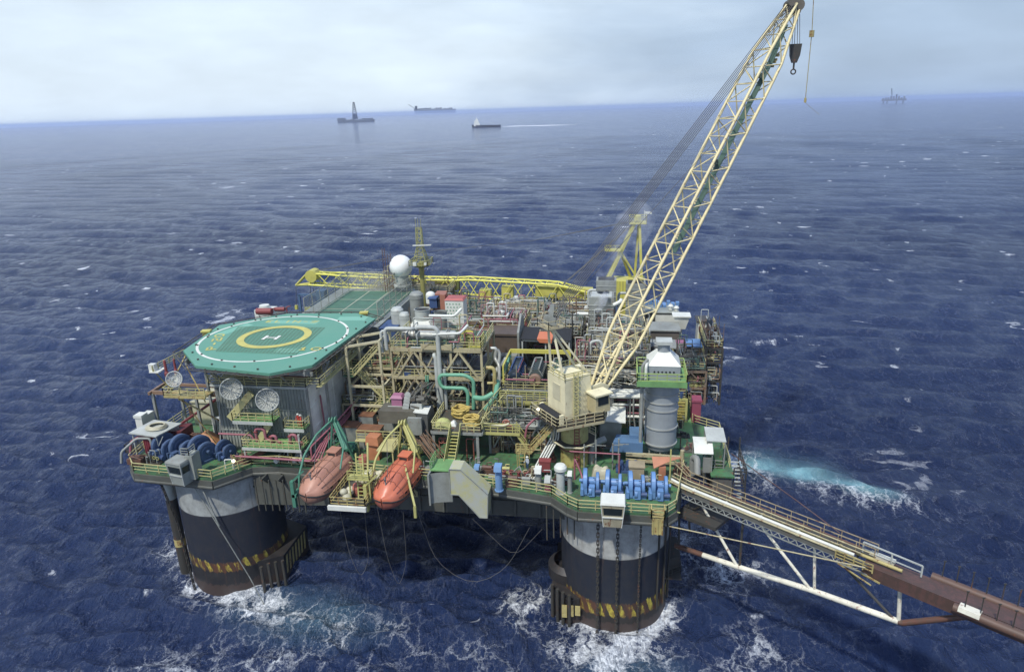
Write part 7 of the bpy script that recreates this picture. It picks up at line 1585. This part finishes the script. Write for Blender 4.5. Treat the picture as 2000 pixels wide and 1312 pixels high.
for x,y,lb in GEAR:
    t=thing('deck_gear',(x,y,DZ),lb,'machinery'); b=MB(); b.box(x-1,x+1,y-.6,y+.6,DZ,DZ+.2)
    for i in range(5): s_=rg.uniform(.15,.4); b.cbox((x+rg.uniform(-.8,.8),y+rg.uniform(-.5,.5),DZ+.3+s_),s_*1.6,s_*1.3,s_*1.7,rg.random())
    b.build('body',rg.choice([DGRY,DRK,BRN,GRY,RSTP]),t); b=MB()
    for i in range(6): a=Vector((x+rg.uniform(-1.2,1.2),y+rg.uniform(-.7,.7),DZ)); h=rg.uniform(.5,2.0); b.pipe([a,a+Vector((0,0,h)),a+Vector((rg.uniform(-1,1),rg.uniform(-.3,.3),h))],rg.uniform(.04,.09),6)
    b.build('piping',rg.choice([GRY,RSTP,PNK,BEAM,DGRY,GRYL]),t); b=MB()
    for i in range(2): b.torus((x+rg.uniform(-.8,.8),y-.6,DZ+rg.uniform(.6,1.2)),.2,.04,10,4,'Y')
    b.build('handwheel',rg.choice([RED,YEL,DRK]),t)
# mooring wire to the right
b=MB(); b.tube(Yp(1428,885,0),Yp(1560,980,-12),.05,5); b.tube(Yp(1560,980,-12),Yp(1640,1040,-14),.05,5); solo('mooring_wire',b,BRN,'thin wire running from the outside stair over the foamy water','wire')
q0=(32.8,-9.3,16.5); b=MB().tube(q0,Yp(1690,1108,-17),.07,6); solo('bridge_rope',b,BEAM,'thin pale rope from the right deck corner to the bridge','rope')

# ================================================================== BRIDGE
BS=Vector((35.0,-3.2,18.3)); e1=Zp(1890,1165,18.3); BD=(e1-BS); BLn2=BD.length; BD.normalize(); BP=Vector((-BD.y,BD.x,0))   # BP: towards the back-left
if BP.y<0: BP=-BP
def BR(s,w_,z): return BS+BD*s+BP*w_+Vector((0,0,z-18.3))
t=bridge=thing('pipe_bridge',(BS.x,BS.y,12),'long steel truss bridge with pipes running out to the lower right','bridge')
Lb=BLn2-7.8
b=MB()
for w_ in (-.9,.9): b.bar(BR(-1,w_,17.9),BR(Lb,w_,17.9),.3,.45)
k=int(Lb/1.4)
for i in range(k+1): b.bar(BR(i*Lb/k,-.9,17.8),BR(i*Lb/k,.9,17.8),.14,.2)
b.build('deck_girder',DGRY,t)
b=MB(); 
for i in range(int(Lb/.9)):
    s=i*.9; b.bar(BR(s,-1.0,17.6),BR(s+.45,-1.25,17.2),.07);b.bar(BR(s+.9,-1.0,17.6),BR(s+.45,-1.25,17.2),.07)
b.bar(BR(0,-1.25,17.2),BR(Lb,-1.25,17.2),.09); b.bar(BR(0,-1.0,17.65),BR(Lb,-1.0,17.65),.09); b.build('cable_tray',GRY,t)
MB().hexa([BR(-1,.2,18.15),BR(Lb,.2,18.15),BR(Lb,1.0,18.15),BR(-1,1.0,18.15),BR(-1,.2,18.2),BR(Lb,.2,18.2),BR(Lb,1.0,18.2),BR(-1,1.0,18.2)]).build('walkway_grating',GRATE,t)
for (w_,z,r,mm,e) in ((-1.06,18.30,.12,BEAM,Lb-2),(-.72,18.40,.17,WHT,Lb-1.5),(-.22,18.40,.17,YOLD,Lb+2.6),(.12,18.75,.07,BEAM,Lb),(-.55,18.75,.06,BEAM,Lb-1),(1.1,18.3,.09,BRN,Lb)):
    b=MB(); b.pipe([BR(-1.6,w_,z+.25),BR(.5,w_,z),BR(e,w_,z)],r,12); 
    for i in range(int(e/4)): b.tube(BR(4*i+1.5,w_,z),BR(4*i+1.72,w_,z),r*1.35,12)
    b.build('pipe',mm,t)
b=MB()
for w_ in (.15,1.05):
    n_=int(Lb/1.7)
    for i in range(n_+1): b.bar(BR(i*Lb/n_,w_,18.2),BR(i*Lb/n_,w_,19.35),.07)
    for z in (18.75,19.35): b.bar(BR(0,w_,z),BR(Lb,w_,z),.08 if z>19 else .06)
b.bar(BR(0,1.05,19.35),BR(-1.6,1.4,20.1),.1);b.bar(BR(0,.15,19.35),BR(-1.6,.3,20.1),.1); b.bar(BR(0,1.05,18.8),BR(-1.6,1.4,19.5),.1); b.build('railing',paint('bridge_rail',(.42,.32,.18),rust=.55,dirt=.4),t)
# lower chord in the vertical plane of the bridge
def BV(px,py,off=0): return Vp(px,py,BS+BP*off,BS+BD*5+BP*off)
n=[BV(1322,1066),BV(1440,1106),BV(1585,1152),BV(1755,1213),BV(1918,1200)]
segm=[PATCH,PATCH,PATCH,BRN]
b=MB(); b.pipe([n[0],n[1],n[2],n[3]],.30,14,.3); b.build('lower_chord',PATCH,t)
b=MB(); b.pipe([n[3]-BD*.1,n[3]+BD*.3,n[4]],.29,14,.2); b.tube(n[0]-BD*.2,n[0]+(n[1]-n[0])*.45,.315,14); b.build('chord_end',BRN,t)
def topn(px,py): return BV(px,py)
b=MB()
for (a,c_,r) in (((1372,988),n[1],.17),((1452,1005),n[1]+BD*.25,.13),((1482,1020),n[2]-BD*.1,.17),((1591,1068),n[2]+BD*.3,.15),((1640,1095),n[3]-BD*.4,.14),((1758,1145),n[3],.19)):
    b.tube(topn(*a),c_,r,10)
b.build('web_member',PATCH,t)
b=MB()
for (a,c_,r) in (((1452,1005),n[1]+BD*.25,.135),((1640,1095),n[3]-BD*.4,.145)): b.tube(topn(*a),c_,r,10)
b.build('dark_web_member',DRK,t)
b=MB(); 
for px,py,px2,py2 in ((1328,930,1326,1066),(1345,985,1347,1040),(1330,1010,1372,985),(1332,940,1420,990)): b.tube(BV(px,py),BV(px2,py2),.13,8)
b.hexa([BR(0,-2,15.0),BR(5,-1.6,15.0),BR(5,2.6,15.0),BR(0,3.4,15.0),BR(0,-2,15.4),BR(5,-1.6,15.4),BR(5,2.6,15.4),BR(0,3.4,15.4)])
b.build('support_bracket',DRK,t)
BRND=paint('dark_rust',(.095,.05,.042),rust=.75,dirt=.5,rustc=(.10,.052,.042))
# brown end landing
t=thing('bridge_landing',(*BR(Lb+4,0,17)[:2],17),'rust-brown box girder landing with posts at the far right end of the bridge','bridge landing')
b=MB(); b.hexa([BR(Lb-.6,-1.0,16.7),BR(Lb+16,-1.0,16.7),BR(Lb+16,1.1,16.7),BR(Lb-.6,1.1,16.7),BR(Lb-.6,-1.0,18.0),BR(Lb+16,-1.0,18.0),BR(Lb+16,1.1,18.0),BR(Lb-.6,1.1,18.0)]); b.build('girder',BRND,t)
b=MB(); b.rail([BR(Lb-1.2,.55,18.2),BR(Lb+4.0,.35,18.2)],1.15,2.2,.06,1); b.build('grey_railing',GRYL,t)
b=MB(); b.hexa([BR(Lb-.6,.65,18.0),BR(Lb+1.6,.65,18.0),BR(Lb+1.6,1.3,18.0),BR(Lb-.6,1.3,18.0),BR(Lb-.6,.65,18.35),BR(Lb+1.6,.65,18.35),BR(Lb+1.6,1.3,18.35),BR(Lb-.6,1.3,18.35)]); b.build('white_box',PATCH,t)
for w_ in (1.55,-1.7):
    b=MB(); 
    s0=Lb+4.6 if w_>0 else Lb+7.2
    b.pipe([BR(s0,w_,17.9),BR(s0+14,w_,17.9)],.42,14); b.build('round_beam',paint('rust_orange',(.14,.07,.05),rust=.3,dirt=.5),t)
    b=MB()
    for i in range(6): q=BR(s0+.8+i*1.15,w_,18.2); b.tube(q,q+Vector((0,0,1.75)),.055,6); b.bar(q+Vector((-.12,0,1.75)),q+Vector((.12,0,1.75)),.08)
    b.build('post',DRK,t)
MB().hexa([BR(Lb+7.6,-2.2,18.0),BR(Lb+9.2,-2.2,18.0),BR(Lb+9.2,-1.3,18.0),BR(Lb+7.6,-1.3,18.0),BR(Lb+7.6,-2.1,18.4),BR(Lb+9.2,-2.1,18.4),BR(Lb+9.2,-1.3,18.4),BR(Lb+7.6,-1.3,18.4)]).build('white_plate',PATCH,t)
b=MB(); b.bar(BR(Lb-2.4,-1.0,17.3),BR(Lb+1.2,-1.3,16.9),.14); b.bar(BR(Lb-2.6,-1.6,17.4),BR(Lb+.6,-1.7,16.6),.1); b.rail([BR(Lb-3,-1.3,17.6),BR(Lb+.4,-1.3,17.6)],.9,.9,.05); b.build('broken_step',YOLD,t)

# ================================================================== SHIPS FAR AWAY
SH=paint('ship_hull',(.055,.06,.075),rust=0,dirt=.2); SUP=paint('ship_white',(.85,.87,.90),rust=0,dirt=.2); SGR=paint('ship_grey',(.16,.17,.18),rust=.1,dirt=.3)
def placed(px,py): 
    p=Zp(px,py,0); vd=Vector((p.x-CAM.x,p.y-CAM.y,0)); D=vd.length; vd.normalize(); sx=Vector((-vd.y,vd.x,0)); 
    if sx.dot(rgt)<0: sx=-sx
    return p,sx,vd,D/FPX/math.cos(PITCH)*1.0
def shiphull(p,sx,vd,L_,B_,H_,bow=-1,rz=0):
    pr=[(-.5,.7 if bow>0 else .05),(-.42,.95 if bow>0 else .62),(-.3,1),(.3,1),(.42,.95 if bow<0 else .62),(.5,.7 if bow<0 else .05)]
    b=MB(); up=[p+sx*u*L_+vd*w_*B_/2+Vector((0,0,H_*(1.35 if u*bow>.4 else 1))) for u,w_ in pr]+[p+sx*u*L_-vd*w_*B_/2+Vector((0,0,H_*(1.35 if u*bow>.4 else 1))) for u,w_ in pr[::-1]]
    lo=[Vector((v.x,v.y,-2))*1 for v in up]; lo=[Vector((p.x+(v.x-p.x)*.96,p.y+(v.y-p.y)*.96,-2)) for v in up]; n_=len(up)
    return b._add(lo+up,[tuple(range(n_))[::-1],tuple(range(n_,2*n_))]+[(i,(i+1)%n_,n_+(i+1)%n_,n_+i) for i in range(n_)])
# supply vessel with wake
p,sx,vd,mpp=placed(950,249); L_=52*mpp
t=thing('supply_vessel',p,'small supply vessel with white bridge trailing a long white wake','ship')
shiphull(p,sx,vd,L_,18,7.5,-1).build('hull',SH,t)
def obox(c,sx,vd,a,b_,h0,h1): c=Vector(c); return MB().hexa([c+sx*i*a/2+vd*j*b_/2+Vector((0,0,h)) for h in (h0,h1) for i,j in ((-1,-1),(1,-1),(1,1),(-1,1))])
u=p-sx*L_*.32; b=obox(u,sx,vd,22,14,5,16); b2=obox(u-sx*1,sx,vd,16,12,16,24); b3=obox(u,sx,vd,9,9,24,30); 
for x in (b2,b3): b._add(x.v,x.f)
b.tube(u+Vector((0,0,30)),u+Vector((0,0,38)),.9,6); b.build('superstructure',SUP,t)
# drill ship
p,sx,vd,mpp=placed(696,239); L_=64*mpp; s=mpp
t=thing('drill_ship',p,'grey drill ship with tall dark derrick on the horizon','ship')
shiphull(p,sx,vd,L_,36,7*s*.55,-1).build('hull',SGR,t)
b=obox(p-sx*L_*.38,sx,vd,14*s,30,0,9*s*.6*1.4); x=obox(p+sx*L_*.33,sx,vd,16*s,28,0,3.8*s*1.6); b._add(x.v,x.f)
for k_ in range(7): x=obox(p+sx*L_*(-.22+.08*k_),sx,vd,3.5*s,20,0,(4.2+1.2*(k_%3))*s*.95); b._add(x.v,x.f)
b.build('superstructure',SGR,t)
b=MB(); c=p-sx*1.5*s; h0,h1=5*s,33*s
for i,j in ((-1,-1),(1,-1),(1,1),(-1,1)): b.bar(c+sx*i*4.2*s+vd*j*4*s+Vector((0,0,h0)),c+sx*i*.9*s+vd*j*s+Vector((0,0,h1)),1.0*s)
for k_ in range(8):
    f0,f1=k_/8,(k_+1)/8; w0=4.2*(1-f0)+.9*f0; w1=4.2*(1-f1)+.9*f1; z0_=h0+(h1-h0)*f0; z1_=h0+(h1-h0)*f1
    b.bar(c-sx*w0*s+Vector((0,0,z0_)),c+sx*w1*s+Vector((0,0,z1_)),.7*s); b.bar(c+sx*w0*s+Vector((0,0,z0_)),c-sx*w1*s+Vector((0,0,z1_)),.7*s)
b.box(c.x-2.6*s,c.x+2.6*s,c.y-2*s,c.y+2*s,h0,h0+9*s); b.build('derrick',SH,t)
# tanker-like production ship
p,sx,vd,mpp=placed(850,221.5); L_=74*mpp; s=mpp
t=thing('production_ship',p,'long low production tanker with flare boom near the horizon','ship')
shiphull(p,sx,vd,L_,50,6.2*s,-1).build('hull',SGR,t)
b=MB(); rg=random.Random(5)
for k_ in range(16): x=obox(p+sx*L_*(-.36+.05*k_),sx,vd,3.0*s,30,6*s,(7+2.6*rg.random())*s); b._add(x.v,x.f)
x=obox(p-sx*L_*.44,sx,vd,4*s,30,6*s,13*s); b._add(x.v,x.f); b.bar(p-sx*L_*.45+Vector((0,0,8*s)),p-sx*L_*.62+Vector((0,0,16*s)),.7*s); b.build('topsides',SH,t)
# distant platform
p,sx,vd,mpp=placed(1745,202); s=mpp
t=thing('distant_platform',p,'small distant oil platform on the right of the horizon','platform')
b=MB()
for i in (-14,-9,4,13):
    for j in (-30,30): b.tube(p+sx*i*s+vd*j+Vector((0,0,-3)),p+sx*i*s+vd*j+Vector((0,0,4*s)),1.1*s,8)
b.build('leg',SGR,t)
b=obox(p,sx,vd,34*s,60,3.6*s,6.6*s)
for k_ in range(9): x=obox(p+sx*(-15+3.6*k_)*s,sx,vd,2.6*s,30,6.6*s,(8+3*rg.random())*s); b._add(x.v,x.f)
b.build('topsides',SGR,t); b=MB(); b.bar(p-sx*3*s+Vector((0,0,8*s)),p-sx*5*s+Vector((0,0,22*s)),.9*s); b.tube(p+sx*3*s+Vector((0,0,7*s)),p+sx*3*s+Vector((0,0,13*s)),1.2*s,8); b.build('crane_boom',SH,t)
p,sx,vd,mpp=placed(1045,212.5); s=mpp
t=thing('distant_boat',p,'tiny pale boat on the horizon between tanker and crane','ship'); shiphull(p,sx,vd,12*s,20,1.6*s,-1).build('hull',SUP,t); x=obox(p-sx*3*s,sx,vd,3*s,14,1.4*s,5*s); x.build('superstructure',SUP,t)

# steam
def steam(nm,pts,lb,dens):
    b=MB()
    P=[Vector(p[0]) for p in pts]; R_=[p[1] for p in pts]; n_=18; rings=[]
    for p_,r in zip(P,R_): rings.append([p_+Vector((r*math.cos(2*PI*i/n_),r*math.sin(2*PI*i/n_),0)) for i in range(n_+1)])
    b.grid(rings); b._add(rings[0][:-1],[tuple(range(n_))[::-1]]); b._add(rings[-1][:-1],[tuple(range(n_))])
    o=b.build(nm,[],None,P[0]); import bmesh; bm=bmesh.new(); bm.from_mesh(o.data); bmesh.ops.remove_doubles(bm,verts=bm.verts,dist=.01); bmesh.ops.recalc_face_normals(bm,faces=bm.faces); bm.to_mesh(o.data); bm.free()
    tag(o,lb,'steam',None,'stuff')
    mt=bpy.data.materials.new(nm+'_vapour'); mt.use_nodes=True;t=mt.node_tree;t.nodes.clear(); n=t.nodes.new;l=t.links.new
    o_=n('ShaderNodeOutputMaterial');v=n('ShaderNodeVolumePrincipled');v.inputs['Color'].default_value=(.95,.97,1,1); l(v.outputs[0],o_.inputs['Volume'])
    tc=n('ShaderNodeTexCoord'); nz=n('ShaderNodeTexNoise'); nz.inputs['Scale'].default_value=.34; nz.inputs['Detail'].default_value=4; l(tc.outputs['Object'],nz.inputs[0]); mr=n('ShaderNodeMapRange'); mr.inputs[1].default_value=.45; mr.inputs[2].default_value=.75; mr.inputs[4].default_value=dens; l(nz.outputs[0],mr.inputs[0]); l(mr.outputs[0],v.inputs['Density']); o.data.materials.append(mt)
steam('steam_plume',[((24.4,31,32.2),1.0),((25.0,31.5,34.5),1.9),((26.5,33,37),2.6),((28.5,35,41),3.4),((29.6,36.6,43.5),3.2),((30,37,46),.06)],'faint white steam drifting up before the rear crane',.2)
steam('steam_puff',[((23.6,27.6,29.8),.5),((24.0,27.4,31.0),.95),((24.6,27.4,32.4),.8),((25.0,27.4,33.2),.3)],'small white puff of steam at the grey louvred tower',1.6)
